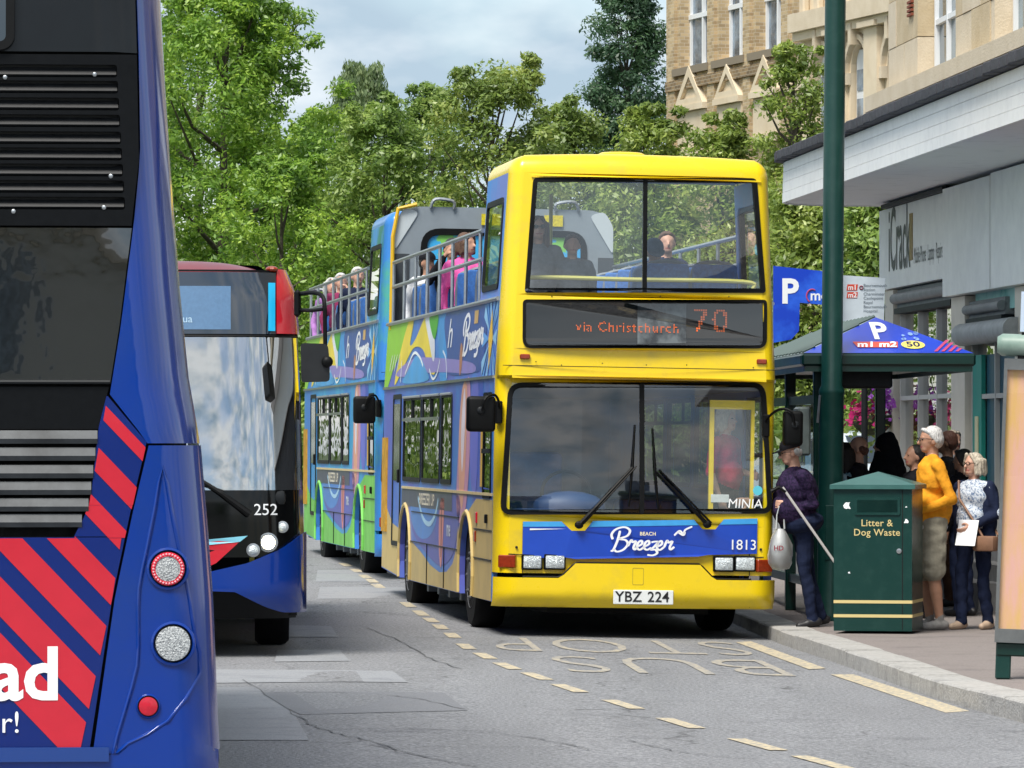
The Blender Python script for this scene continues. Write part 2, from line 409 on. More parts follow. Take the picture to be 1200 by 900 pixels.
# kerb line (front top edge) from the photo, continued both ways
K = [px2road(*p, f=pave_z) for p in ((1200, 822.5), (1150, 811), (1087, 794), (1000, 765), (958, 751.7), (919, 740), (887, 727.5), (858, 715))]
K = [(5.4, 6.0), (4.45, 18.0), (3.75, 25.0)]+K+[(1.90, 52.0), (1.62, 57.0), (1.2, 66.0), (0.7, 78.0)]
KC = [(p.x, p.y) for p in catmull([Vector((a, b, 0)) for a, b in K], 8)]
road = empty('road', (0, 0, 0)); tag(road, kind='structure')
xs = [-14, -9, -6, -3, -2.1, -1.2, -0.3, 0.6, 1.5, 2.4, 3.3, 4.6, 6.5]; ys = [-30, 0, 12, 20]+[20+1.5*i for i in range(1, 40)]+[90, 110]
vs = [(x, y, road_z(x, y)) for y in ys for x in xs]; nx = len(xs)
MB().add(vs, [(j*nx+i, j*nx+i+1, (j+1)*nx+i+1, (j+1)*nx+i) for j in range(len(ys)-1) for i in range(nx-1)]).build('carriageway', M_asph, road, smooth=30)

def road_poly(name, pts, m, dz=0.004, px=True):
    P = [px2road(*p) for p in pts] if px else pts
    # cut along y so that the sheet follows the camber and the rise
    P = densify(P, 0.4)
    return MB().sheet([P], lambda u, v, w: (u, v, road_z(u, v)+w), dz).build(name, m, road)
# lighter repair patches on the left, thin sheets
for pts in ([(250, 785), (460, 787), (478, 800), (250, 801)], [(328, 733), (388, 734), (396, 747), (330, 747)], [(325, 762), (398, 762), (410, 775), (322, 776)],
            [(268, 806), (300, 806), (345, 838), (362, 868), (256, 868), (254, 806)]):
    road_poly('repair_patch', pts, M_patch)
for pts in ([(375, 688), (470, 688), (500, 702), (372, 702)], [(372, 668), (412, 668), (440, 682), (370, 682)]):
    road_poly('repair_patch', pts, M_patch, 0.003)
road_poly('repair_patch', [(300, 812), (520, 812), (548, 833), (352, 838)], M_patch2, 0.003)
# broken yellow bay line
D = [px2road(*p) for p in ((405, 662), (418, 669), (428, 676), (436, 681), (443, 687), (478, 709), (493, 719), (505, 727), (516, 735), (530, 745), (546, 758), (568, 769), (594, 781), (629, 793), (667, 807), (730, 826), (797, 848), (887, 873), (965, 894))]
for i, p in enumerate(D):
    a = Vector(D[max(i-1, 0)]); b = Vector(D[min(i+1, len(D)-1)]); d = (b-a).normalized(); q = Vector((-d.y, d.x)); p = Vector(p)
    hl, hw = 0.52, 0.055
    P = [p-d*hl-q*hw, p+d*hl-q*hw, p+d*hl+q*hw, p-d*hl+q*hw]
    P = [(v.x, v.y) for v in P]
    MB().sheet([densify(P, 0.3)], lambda u, v, w: (u, v, road_z(u, v)+w), 0.005).build('painted_dash', M_paint, road)
# wide broken line beside the kerb
for pts in ([(862, 753), (880, 752), (968, 784), (948, 785)], [(973, 791), (1000, 791), (1136, 834), (1108, 836)]):
    P = [px2road(*p) for p in pts]
    MB().sheet([densify(P, 0.3)], lambda u, v, w: (u, v, road_z(u, v)+w), 0.005).build('painted_dash', M_paint, road)
# BUS STOP, set out for the driver facing us
def road_text(txt, x_mid, y_far, y_near, width):
    vs, fs = text_mesh(txt, 1.0, bold=-0.012, space=1.08)
    X = [a for a, b in vs]; Z = [b for a, b in vs]; x0, x1, z0, z1 = min(X), max(X), min(Z), max(Z)
    out = []
    for a, b in vs:
        u = (a-(x0+x1)/2)/(x1-x0); v = (b-z0)/(z1-z0)
        y = y_far+(y_near-y_far)*v; x = x_mid-u*width-0.05*(y-40); out.append((x, y, road_z(x, y)+0.005))
    MB().add(out, fs).build('painted_word', M_word, road)
road_text('BUS', 1.08, 39.1, 36.4, 1.70)
road_text('STOP', 0.95, 42.6, 39.9, 2.10)
# gutter strip: darker line of dirt against the kerb, cracks
M_crack = mat('crack_tar', (0.105, 0.108, 0.115), 0.85)
random.seed(3)
def crack(pts, wid=0.0065):
    P = [Vector((*px2road(*p), 0)) for p in pts]; P = catmull(P, 8); out = []; fs = []
    for i, p in enumerate(P):
        d = (P[min(i+1, len(P)-1)]-P[max(i-1, 0)]).normalized(); q = Vector((-d.y, d.x, 0)); k = wid*random.uniform(0.3, 1.3)
        j = Vector((random.uniform(-1, 1), random.uniform(-1, 1), 0))*0.02; p = p+j
        for s in (-1, 1):
            v = p+q*k*s; out.append((v.x, v.y, road_z(v.x, v.y)+0.006))
    for i in range(len(P)-1): fs.append((2*i, 2*i+1, 2*i+3, 2*i+2))
    MB().add(out, fs).build('tar_crack', M_crack, road)
for c in ([(284, 797), (345, 838), (380, 856), (430, 868), (500, 888), (560, 899)], [(385, 856), (470, 854), (560, 858), (640, 868), (690, 880)], [(455, 874), (560, 876), (660, 876)],
          [(320, 812), (400, 812), (480, 818), (545, 832)], [(430, 737), (470, 752), (500, 770), (540, 784)], [(600, 812), (650, 812), (705, 814)], [(735, 868), (800, 882), (880, 890)], [(300, 870), (420, 872), (470, 882)]):
    crack(c)

# pavement body with kerb stones
KW = 0.30
KI = []
for i, p in enumerate(KC):
    a = Vector(KC[max(i-1, 0)]); b = Vector(KC[min(i+1, len(KC)-1)]); d = (b-a).normalized(); q = Vector((d.y, -d.x))
    if q.x < 0: q = -q
    KI.append((p[0]+q.x*KW, p[1]+q.y*KW))
pavement = empty('pavement', (0, 0, 0)); tag(pavement, kind='structure')
out = []; fs = []
for i, (x, y) in enumerate(KI):
    for xx in (x, x+2, x+4, x+9, x+30): out.append((xx, y, pave_z(xx, y)-0.004))
for i in range(len(KI)-1):
    for k in range(4): a = i*5+k; fs.append((a, a+1, a+6, a+5))
MB().add(out, fs).build('footway', M_pave, pavement, smooth=30)
# kerb stones, walked along the curve
acc = [0.0]
for i in range(1, len(KC)): acc.append(acc[-1]+math.dist(KC[i-1], KC[i]))
def kpt(s, L_):
    i = max(0, min(len(acc)-2, next((j for j in range(len(acc)-1) if acc[j+1] >= s), len(acc)-2)))
    t = (s-acc[i])/(acc[i+1]-acc[i]); return Vector(L_[i]).lerp(Vector(L_[i+1]), t)
s = 8.0; k = 0
while s < acc[-1]-1.0:
    ln = 1.02; a0 = kpt(s+0.006, KC); a1 = kpt(s+ln-0.006, KC); b0 = kpt(s+0.006, KI); b1 = kpt(s+ln-0.006, KI)
    dz = random.uniform(-0.004, 0.006); m = MB(); c = 0.012
    zt0 = pave_z(a0.x, a0.y)+dz; zt1 = pave_z(a1.x, a1.y)+dz
    na = (b0-a0).normalized()*c
    vs = [(a0.x, a0.y, -0.3), (a1.x, a1.y, -0.3), (a0.x, a0.y, zt0-c), (a1.x, a1.y, zt1-c), (a0.x+na.x, a0.y+na.y, zt0), (a1.x+na.x, a1.y+na.y, zt1),
          (b0.x, b0.y, zt0), (b1.x, b1.y, zt1), (b0.x, b0.y, -0.3), (b1.x, b1.y, -0.3)]
    m.add(vs, [(0, 1, 3, 2), (2, 3, 5, 4), (4, 5, 7, 6), (6, 7, 9, 8), (0, 2, 4, 6, 8), (1, 9, 7, 5, 3)])
    if random.random() < 0.25: pass
    m.build('kerb_stone', M_kerb, pavement); s += ln; k += 1
# ------------------------------------------------------------------ wheels
def wheel_mesh(r=0.48, w=0.28):
    t = MB(); My = Matrix.Rotation(RAD(90), 4, 'Y')
    t.lathe([(r*0.60, -w/2), (r*0.93, -w/2), (r*0.985, -w/2+0.03), (r, -w/2+0.06), (r, w/2-0.06), (r*0.985, w/2-0.03), (r*0.93, w/2), (r*0.60, w/2)], 32, My)
    h = MB(); h.lathe([(0.05, -w/2-0.02), (r*0.25, -w/2-0.02), (r*0.28, -w/2+0.03), (r*0.55, -w/2+0.05), (r*0.62, -w/2-0.005), (r*0.64, 0), (r*0.62, w/2)], 24, My)
    for k in range(8):
        a = 2*math.pi*k/8; h.ell((-w/2-0.0, r*0.42*math.cos(a), r*0.42*math.sin(a)), (0.03, 0.022, 0.022), 6, 4)
    return t.mesh('tyre', M_tyre, 35), h.mesh('rim', mat('wheel_rim', '#5a5b5e', 0.55, metal=0.4, var=0.4, vscale=10), 35)
ME_TYRE, ME_RIM = wheel_mesh()
def wheel(parent, x, y, r=0.48):
    o = empty('wheel', (x, y, r)); o.parent = parent
    if x > 0: o.rotation_euler = (0, 0, math.pi)
    for k in o.keys(): pass
    share('tyre', ME_TYRE, o); share('rim', ME_RIM, o); return o

# hand-drawn script for the livery
SCRIPT = [[(0.36, 0.98), (0.30, 0.5), (0.16, 0.02), (0.05, -0.02)],
          [(0.08, 0.55), (0.0, 0.8), (0.18, 1.06), (0.55, 1.16), (0.80, 1.0), (0.72, 0.74), (0.38, 0.58), (0.66, 0.52), (0.78, 0.32), (0.62, 0.05), (0.34, -0.06), (0.18, 0.06)],
          [(0.80, 0.22), (0.92, 0.52), (0.99, 0.42), (1.13, 0.46), (1.06, 0.16), (1.14, 0.06), (1.22, 0.2)],
          [(1.22, 0.2), (1.42, 0.34), (1.38, 0.50), (1.25, 0.40), (1.22, 0.16), (1.36, 0.05), (1.54, 0.2)],
          [(1.54, 0.2), (1.74, 0.34), (1.70, 0.50), (1.57, 0.40), (1.54, 0.16), (1.68, 0.05), (1.86, 0.16)],
          [(1.84, 0.42), (1.98, 0.46), (2.14, 0.44), (1.98, 0.2), (1.86, 0.06), (2.06, 0.06), (2.16, -0.1), (1.98, -0.22), (1.72, -0.2)],
          [(2.12, 0.2), (2.32, 0.34), (2.28, 0.50), (2.15, 0.40), (2.12, 0.16), (2.26, 0.05), (2.44, 0.2)],
          [(2.44, 0.18), (2.54, 0.52), (2.62, 0.42), (2.78, 0.48), (2.70, 0.2), (2.76, 0.08), (2.90, 0.22)]]

def double_decker(name, loc, rot, pal, label):
    root = empty(name, loc, rot, label, 'bus')
    LEN = 10.0
    c_front = pal['front']; c_skirt = pal['skirt']; c_side = pal['side']
    def W(z): return 1.245 if z <= 2.28 else 1.245-0.085*(z-2.28)/1.67
    def xi(z): return W(z)-0.12
    def yl(x, z):
        t = max(0.0, (z-1.0)/1.26); return 0.115*t**1.5+0.045*(x/1.13)**2
    def yu(x, z): return 0.10*max(0, (z-2.28)/1.72)+0.045*(x/1.13)**2
    def FL(u, v, w): return (u, yl(u, v)-w, v)
    def FU(u, v, w): return (u, yu(u, v)-w, v)
    def B(px, py): return ((px-745)/134.0, 1.706+(520-(py-0.018*(px-745)))/134.0)
    # ---- lower front panel with the windscreen opening
    ws = rquad([B(583.5, 603), B(906.5, 603), B(898, 448), B(592, 448)], [0.10, 0.10, 0.13, 0.13], 6)
    ws = densify(ws, 0.2)
    zb, zt = 0.56, 2.262
    outer = densify([(-xi(zb), zb), (xi(zb), zb), (xi(zt), zt), (-xi(zt), zt)], 0.2)
    MB().prism([outer, ws], FL, 0.0, -0.05).build('front_panel', c_front, root)
    ring = MB().prism([ws, densify(inset(ws, 0.045), 9)], FL, 0.016, -0.03).build('windscreen_seal', M_black, root)
    gi = inset(ws, 0.035); xm = 0.035
    xl = min(p[0] for p in gi); xr = max(p[0] for p in gi); zl = min(p[1] for p in gi); zh = max(p[1] for p in gi)
    for (a, b) in ((xl, xm-0.018), (xm+0.018, xr)):
        sl = abs(B(583.5, 603)[0])-abs(B(592, 448)[0])
        m = MB(); nx, nz = 14, 14
        for j in range(nz+1):
            for i in range(nx+1):
                z = zl+(zh-zl)*j/nz; t = j/nz; aa = a+(0.055*t if a == xl else 0); bb = b-(0.055*t if b == xr else 0)
                x = aa+(bb-aa)*i/nx; m.v.append(FL(x, z, 0.002))
        m.f = [(j*(nx+1)+i, j*(nx+1)+i+1, (j+1)*(nx+1)+i+1, (j+1)*(nx+1)+i) for j in range(nz) for i in range(nx)]; m.mi = [0]*len(m.f)
        m.build('windscreen_pane', glass('windscreen_glass', (0.90, 0.95, 0.97), 1.5, 0.05, wave=0.03, wscale=1.1), root, smooth=60)
    MB().prism([densify([(xm-0.02, zl-0.01), (xm+0.02, zl-0.01), (xm+0.02, zh+0.01), (xm-0.02, zh+0.01)], 0.1)], FL, 0.02, -0.03).build('windscreen_divider', M_black, root)
    # ---- upper front
    up = densify(rquad([B(608, 343), B(894.5, 343), B(883, 207.5), B(617, 207.5)], [0.03, 0.03, 0.05, 0.05], 4), 0.2)
    ds = densify(rquad([B(606, 408.5), B(896, 408.5), B(896, 351), B(606, 351)], [0.09, 0.09, 0.04, 0.04], 5), 0.2)
    zb, zt = 2.285, 4.06
    zm = 2.992
    for (za, zc, hole, nm) in ((zb, zm, ds, 'destination_panel'), (zm, zt, up, 'upper_front_panel')):
        MB().prism([densify([(-xi(za), za), (xi(za), za), (xi(zc), zc), (-xi(zc), zc)], 0.2), hole], FU, 0.03, -0.03).build(nm, c_front, root)
    MB().prism([up, inset(up, 0.04)], FU, 0.042, -0.02).build('upper_window_seal', M_black, root)
    MB().prism([ds, inset(ds, 0.028)], FU, 0.046, -0.02).build('destination_seal', M_black, root)
    gi = inset(up, 0.03); xl = min(p[0] for p in gi); xr = max(p[0] for p in gi); zl = min(p[1] for p in gi); zh = max(p[1] for p in gi)
    for (P, tint) in ((rquad([(xl, zl), (xm-0.015, zl), (xm-0.015, zh), (xl+0.075, zh)], 0.02), 0), (rquad([(xm+0.015, zl), (xr, zl), (xr-0.075, zh), (xm+0.015, zh)], 0.02), 1)):
        MB().sheet([densify(P, 0.2)], FU, 0.012).build('upper_window_pane', glass('upper_glass', (0.93, 0.96, 0.96), 1.45, 0.06), root)
    MB().prism([[(xm-0.018, zl), (xm+0.018, zl), (xm+0.018, zh), (xm-0.018, zh)]], FU, 0.03, -0.03).build('upper_window_divider', M_black, root)
    # destination box
    MB().sheet([inset(ds, 0.02)], FU, 0.020).build('destination_glass', glass('dest_glass', (0.62, 0.66, 0.68), 1.55, 0.03), root)
    db = MB().sheet([inset(ds, 0.012)], FU, -0.02).build('destination_display', mat('display_black', '#0a0d12', 0.6, var=0.3, vscale=6), root)
    a = B(770, 378)
    MB().sheet([[B(742, 403), B(800, 402), B(800, 356), B(742, 356)]], FU, -0.012).build('display_back_card', mat('display_card', '#3a3f44', 0.6, c2='#6f777b', vscale=5), db)
    if pal.get('dest'):
        M_led = mat('led_orange', '#d8622a', 0.5, emit=0.30)
        for t_, sz, ctr, pit in (('via Christchurch', 0.118, B(730, 384), 0.0115), ('70', 0.31, B(829, 377), 0.020)):
            vs, fs = text_mesh(t_, sz, bold=0.004, space=1.14)
            dots = MB(); seen = set()
            for f in fs:
                for k in range(1, len(f)-1):
                    (ax_, ay_), (bx_, by_), (cx_, cy_) = vs[f[0]], vs[f[k]], vs[f[k+1]]; D_ = (by_-cy_)*(ax_-cx_)+(cx_-bx_)*(ay_-cy_)
                    if abs(D_) < 1e-12: continue
                    for iu in range(int(min(ax_, bx_, cx_)/pit)-1, int(max(ax_, bx_, cx_)/pit)+2):
                        for iv in range(int(min(ay_, by_, cy_)/pit)-1, int(max(ay_, by_, cy_)/pit)+2):
                            u, v = iu*pit, iv*pit; l1 = ((by_-cy_)*(u-cx_)+(cx_-bx_)*(v-cy_))/D_; l2 = ((cy_-ay_)*(u-cx_)+(ax_-cx_)*(v-cy_))/D_
                            if l1 >= -1e-6 and l2 >= -1e-6 and l1+l2 <= 1+1e-6 and (iu, iv) not in seen:
                                seen.add((iu, iv)); q = pit*0.36
                                dots.add([FU(ctr[0]+u-q, ctr[1]+v-q, -0.006), FU(ctr[0]+u+q, ctr[1]+v-q, -0.006), FU(ctr[0]+u+q, ctr[1]+v+q, -0.006), FU(ctr[0]+u-q, ctr[1]+v+q, -0.006)], [(0, 1, 2, 3)])
            tag(dots.build('led_text', M_led, db), kind='stuff')
    for px, py in ((609, 418), (890, 424)):
        c = B(px, py); MB().box(c[0]-0.045, c[0]+0.045, yu(c[0], c[1])-0.05, yu(c[0], c[1])-0.02, c[1]-0.022, c[1]+0.022, 0.008).build('marker_lamp', M_amber, root)
    # ledge between decks
    m = MB()
    for (z0, z1, o) in ((2.262, 2.285, 0.035),): m.prism([densify([(-xi(2.28), z0), (xi(2.28), z0), (xi(2.28), z1), (-xi(2.28), z1)], 0.2)], FU, o, -0.12)
    m.build('deck_ledge', c_front, root)
    # ---- rounded corner pillars and front roof
    for sg in (-1, 1):
        m = MB(); zs = [0.56, 1.0, 1.3, 1.6, 1.9, 2.15, 2.262, 2.285, 2.6, 3.0, 3.4, 3.8, 4.06]; na = 7
        for z in zs:
            f = (lambda x, z: yl(x, z)) if z < 2.27 else (lambda x, z: yu(x, z)-0.03)
            x0 = xi(z); y0 = f(x0, z)
            for k in range(na+1):
                a = RAD(90*k/na); m.v.append((sg*(x0+(W(z)-x0)*math.sin(a)), y0+(0.30-y0)*(1-math.cos(a)), z))
        m.f = [(j*(na+1)+i, j*(na+1)+i+1, (j+1)*(na+1)+i+1, (j+1)*(na+1)+i) for j in range(len(zs)-1) for i in range(na)]; m.mi = [0]*len(m.f)
        m.build('corner_pillar', c_front, root, smooth=50)
    # roof lid of the enclosed front: the plan outline drawn in and up in a quarter round
    zr = 4.06; pl_ = []
    x0 = xi(zr); wz_ = W(zr)
    def fy(x): return yu(x, zr)-0.03
    pl_.append((-wz_, 1.75)); pl_.append((-wz_, 1.0)); pl_.append((-wz_, 0.45))
    for k in range(8): a = RAD(90-90*k/7); pl_.append((-(x0+(wz_-x0)*math.sin(a)), fy(x0)+(0.30-fy(x0))*(1-math.cos(a))))
    for k in range(1, 12): x = -x0+2*x0*k/12; pl_.append((x, fy(x)))
    for k in range(8): a = RAD(90*k/7); pl_.append((x0+(wz_-x0)*math.sin(a), fy(x0)+(0.30-fy(x0))*(1-math.cos(a))))
    pl_ += [(wz_, 0.45), (wz_, 1.0), (wz_, 1.75)]
    n_ = len(pl_); nrm_ = []
    for i_ in range(n_):
        t_ = Vector(pl_[min(i_+1, n_-1)])-Vector(pl_[max(i_-1, 0)]); t_.normalize(); nrm_.append(Vector((-t_.y, t_.x)))
    m = MB(); lv_ = [RAD(90*k/7) for k in range(8)]
    for a in lv_:
        for (p_, q_) in zip(pl_, nrm_):
            d_ = 0.14*(1-math.cos(a)); xx = p_[0]+q_.x*d_; yy = p_[1]+(q_.y*d_ if p_[1] < 1.7 else 0); m.v.append((xx, yy, zr+0.155*math.sin(a)+0.03*(1-(p_[0]/wz_)**2)*math.sin(a)))
    m.f = [(j_*n_+i_, j_*n_+i_+1, (j_+1)*n_+i_+1, (j_+1)*n_+i_) for j_ in range(7) for i_ in range(n_-1)]
    b_ = len(m.v); ins = [(0.9*math.sin(RAD(-90+180*k/10)), ) for k in range(11)]
    top_ = 7*n_
    m.v.append((0, 0.9, zr+0.192)); m.f += [(top_+i_, top_+i_+1, b_) for i_ in range(n_-1)]+[(top_+n_-1, top_, b_)]
    m.mi = [0]*len(m.f)
    rf = m.build('front_roof', c_front, root, smooth=50)
    MB().box(-1.1, 1.1, 0.25, 1.74, 4.08, 4.11).build('roof_lining', mat('ceiling_grey', '#8d9298', 0.8), rf)
    MB().lathe([(0.02, 0.05), (0.18, 0.048), (0.215, 0.03), (0.23, 0.0)][::-1], 24, Matrix.Translation((-0.10, 0.62, 4.235))).build('roof_vent', c_front, rf, smooth=40)
    # drip line over the upper window
    c0 = B(615, 201); c1 = B(888, 204)
    if False:
      pass
    MB().prism([densify([(c0[0], 4.020), (c1[0], 4.020), (c1[0], 4.034), (c0[0], 4.034)], 0.15)], FU, 0.045, 0.0).build('drip_strip', pal['trim'], root)
    # ---- bumper
    def bump_hi(x):
        a = abs(x); return 0.53 if a > 0.68 else (0.66 if a < 0.55 else 0.53+0.13*(0.68-a)/0.13)
    def BS(x, z, w):
        a = abs(x); y = -0.055+0.045*(x/1.13)**2
        if z < 0.40: y += 0.10*((0.40-z)/0.14)**2
        if a > 1.06: y += 0.16*((a-1.06)/0.19)**2.2
        return (x, y-w, z)
    bp = MB().patch(BS, -1.25, 1.25, 0.265, lambda x: bump_hi(x)-0.008, 50, 8, 0.0, 0.02).build('bumper', c_front, root, smooth=40)
    m = MB()
    m.tube([BS(x, bump_hi(x), 0.004) for x in [-1.01+2.02*i/60 for i in range(61)]], 0.009, 6).build('bumper_gap', M_black, bp)
    for sx in (-1.01, 1.01): MB().tube([BS(sx, 0.28, 0.018), BS(sx, 0.52, 0.018)], 0.004, 5).build('bumper_joint', M_dkgrey, bp)
    c = B(751.5, 700); plate = MB().box(c[0]-0.265, c[0]+0.265, -0.086, -0.070, c[1]-0.062, c[1]+0.062, 0.004).build('number_plate', mat('plate_white', '#dfe3e2', 0.35, var=0.05, vscale=5), root)
    if pal.get('dest'): [lettering('plate_text', t_, 0.128, lambda u, v, w: (c[0]+u+dx_, -0.089, c[1]+v), mat('plate_black', '#111214', 0.5), plate, bold=0.012, space=1.02) for t_, dx_ in (('YBZ', -0.132), ('224', 0.132))]
    # ---- blue name panel with wiper notches
    nb = [B(610, 654), B(660, 653), B(672, 655), B(817, 653), B(829, 651), B(888, 650), B(888, 608.5), B(848, 609.3), B(838, 621), B(822, 621), B(812, 609.7), B(692, 610.6), B(683, 622), B(667, 622), B(655, 611), B(610, 611)]
    npn = MB().prism([nb], FL, 0.014, -0.004).build('name_panel', pal['panel'], root)
    m = MB()
    for P in ([B(610, 611), B(655, 611), B(660, 617), B(610, 617)], [B(692, 610.6), B(812, 609.7), B(817, 616), B(687, 617.5)], [B(848, 609.3), B(888, 608.5), B(888, 615), B(843, 615.5)]):
        m.sheet([P[::-1]], FL, 0.017)
    m.build('cyan_strip', mat('livery_cyan', '#3f9fe0', 0.4, var=0.1), npn)
    MB().sheet([[B(618, 619), B(660, 619.6), B(618, 621)]], FL, 0.018).build('white_flash', M_white, npn)
    vs, fs = strokes(SCRIPT, 0.050); k = 76/134/2.9; o = B(712, 645)
    MB().add([FL(o[0]+(a+0.10*b)*k, o[1]+b*k*0.90, 0.020) for a, b in vs], fs).build('script_lettering', M_white, npn)
    o2 = B(757, 626.0); lettering('small_lettering', 'BEACH', 0.044, lambda u, v, w: FL(o2[0]+u, o2[1]+v, 0.020), mat('print_cream', '#f1e6b8', 0.5), npn, bold=0.02, space=1.05)
    gv, gf = strokes([[(-0.5, -0.1), (-0.2, 0.16), (0.0, 0.0), (0.12, 0.22), (0.5, 0.4)], [(-0.3, 0.1), (0.0, -0.08), (0.1, 0.1)]], 0.05)
    o3 = B(799, 626); MB().add([FL(o3[0]+a*0.16, o3[1]+b*0.16, 0.020) for a, b in gv], gf).build('gull_emblem', M_white, npn)
    o4 = B(871, 640)
    if pal.get('dest'): lettering('fleet_number', '1813', 0.125, lambda u, v, w: FL(o4[0]+u, o4[1]+v, 0.020), M_white, npn, bold=0.004)
    # ---- lamps
    for px0, px1, py0, py1 in ((611, 632, 651, 665.5), (637, 659, 651, 665.5), (838, 859, 654.5, 669), (863, 885, 654.5, 669)):
        a = B(px0, py1); b = B(px1, py0); yy = yl((a[0]+b[0])/2, 0.6)
        hl = MB().box(a[0]-0.014, b[0]+0.014, yy-0.014, yy+0.03, a[1]-0.014, b[1]+0.014, 0.008).build('headlight', M_black, root)
        MB().box(a[0], b[0], yy-0.026, yy-0.012, a[1], b[1], 0.010, seg=2).build('headlight_lens', M_lens, hl, smooth=40)
    for px0, px1, py0, py1 in ((581.5, 604, 650, 665), (893, 909, 657, 672)):
        a = B(px0, py1); b = B(px1, py0); xc = (a[0]+b[0])/2; sg = 1 if xc > 0 else -1
        MB().box(-0.078, 0.078, -0.03, 0.03, -0.055, 0.055, 0.008, M=Matrix.Translation((sg*1.135, 0.060, (a[1]+b[1])/2)) @ Matrix.Rotation(RAD(sg*24), 4, 'Z')).build('indicator', M_amber, root)
    # panel joints
    m = MB()
    for sg in (-1, 1):
        m.tube([FL(sg*1.005, z, 0.002) for z in (0.56, 0.7, 0.85, 0.99)], 0.004, 5)
        m.tube([FL(sg*1.005, 0.72, 0.002), FL(sg*1.13, 0.725, 0.002)], 0.004, 5)
    m.build('panel_joint', M_dkgrey, root)
    m = MB()
    for P_ in ([B(581, 428), B(909, 434)],):
        m.tube([FU(P_[0][0]*0.985, P_[0][1], 0.032), FU(0, (P_[0][1]+P_[1][1])/2, 0.032), FU(P_[1][0]*0.985, P_[1][1], 0.032)], 0.0035, 4)
    m.build('panel_joint', M_dkgrey, root)
    for px, py in ((640, 347.5), (768, 347.5), (850, 347.5), (622, 424), (700, 426), (800, 428), (880, 431), (652, 428), (752, 428)):
        c = B(px, py); MB().ell(FU(c[0], c[1], 0.031), (0.006, 0.004, 0.006), 8, 4).build('screw', M_dkgrey, root)
    MB().prism([rrect(B(745, 0)[0]-0.05, B(745, 0)[0]+0.05, 0.47, 0.62, 0.01, 2), rrect(B(745, 0)[0]-0.045, B(745, 0)[0]+0.045, 0.475, 0.615, 0.01, 2)], lambda u, v, w: BS(u, v, w), 0.0215, 0.015).build('tow_cover', mat('joint_ochre', (0.45, 0.33, 0.02), 0.5), root)
    for px, py in ((603, 641), (893, 645)):
        c = B(px, py); MB().ell(FL(c[0], c[1], 0.004), (0.012, 0.012, 0.012), 8, 6).build('panel_lock', M_dkgrey, root)
    # ---- wipers
    for (bx, bz, tx, tz, sx) in ((675, 615, 738, 548, 1), (827, 615, 765, 552, -1)):
        wp = empty('wiper', (0, 0, 0)); wp.parent = root
        a = B(bx, bz); b = B(tx, tz); P = [FL(a[0], a[1], 0.05), FL(a[0]*0.7+b[0]*0.3, a[1]*0.7+b[1]*0.3, 0.06), FL(b[0], b[1], 0.035)]
        MB().tube(P, [0.022, 0.016, 0.01], 6).build('arm', M_black, wp)
        MB().tube([(p[0]+0.035, p[1], p[2]+0.01) for p in P], [0.012, 0.009, 0.008], 6).build('arm', M_black, wp)
        MB().ell(P[0], (0.04, 0.025, 0.035), 10, 6).build('pivot', M_black, wp)
        e0 = B(tx-sx*6+(2 if sx > 0 else -2), tz+46); e1 = B(tx+sx*3, tz-50)
        MB().tube([FL(e0[0], e0[1], 0.018), FL(b[0], b[1], 0.026), FL(e1[0], e1[1], 0.018)], [0.008, 0.013, 0.008], 6).build('blade', M_black, wp)
    # ---- mirrors
    for (cx, cz, ax, sg) in ((-1.415, 1.94, -1.23, -1), (1.335, 1.86, 1.23, 1)):
        mr = empty('wing_mirror', (cx, -0.16, cz)); mr.parent = root
        hw = 0.125 if sg < 0 else 0.085
        MB().box(-hw, hw, -0.07, 0.07, -0.155, 0.155, 0.035, seg=3).build('housing', M_black, mr, smooth=40)
        MB().ell((sg*0.01, -0.07, 0.03), (0.035, 0.02, 0.035), 10, 6).build('ball_joint', M_dkgrey, mr)
        MB().tube(catmull([Vector((0, -0.085, 0.03)), Vector((-sg*0.03, -0.10, 0.14)), Vector((-sg*0.12, -0.02, 0.165)), Vector((-sg*0.19, 0.22, 0.08)), Vector((-sg*0.19, 0.28, -0.02))], 5), 0.012, 6).build('arm', M_black, mr)
        MB().box(-sg*0.19-0.03, -sg*0.19+0.03, 0.24, 0.34, -0.08, 0.12, 0.01).build('bracket', M_black, mr)
    # ---- side walls
    WY = [2.20, 7.60]
    def arch(cy, r=0.54, zc=0.50, zb=0.30):
        P = []; a0 = math.degrees(math.asin((zb-zc)/r))
        for k in range(13):
            a = RAD(180-a0-(180-2*a0)*k/12); P.append((cy+r*math.cos(a), zc+r*math.sin(a)))
        return P
    def lower_outline():
        zb = 0.30; P = [(0.28, zb)]
        for cy in WY: P += arch(cy, zb=zb)
        P += [(LEN, 0.36), (LEN, 2.262), (0.28, 2.262)]
        return P
    wins = [(0.42, 1.02, 1.20, 2.14), (3.50, 4.42, 1.30, 2.17), (4.52, 6.12, 1.30, 2.17), (6.22, 7.92, 1.30, 2.17)]
    wins0 = wins
    for sg in (-1, 1):
        def FS(u, v, w): return (sg*(W(v)+w), u, v)
        wins = wins0 if sg < 0 else [(0.40, 1.52, 0.44, 2.14)]+wins0[1:]
        holes = [rrect(a, b, c, d, 0.05, 3) for a, b, c, d in wins]
        MB().prism([lower_outline()]+holes, FS, 0.0, -0.05).build('lower_side', c_side, root)
        MB().prism([[(0.28, 2.285), (LEN, 2.285), (LEN, 2.95), (0.28, 2.95)]], FS, 0.0, -0.05).build('upper_side', c_side, root)
        for (z, t) in ((2.2735, 0.0125),): MB().box(min(sg*1.20, sg*1.262), max(sg*1.20, sg*1.262), 0.30, LEN, z-t, z+t).build('waist_rail', M_chrome, root)
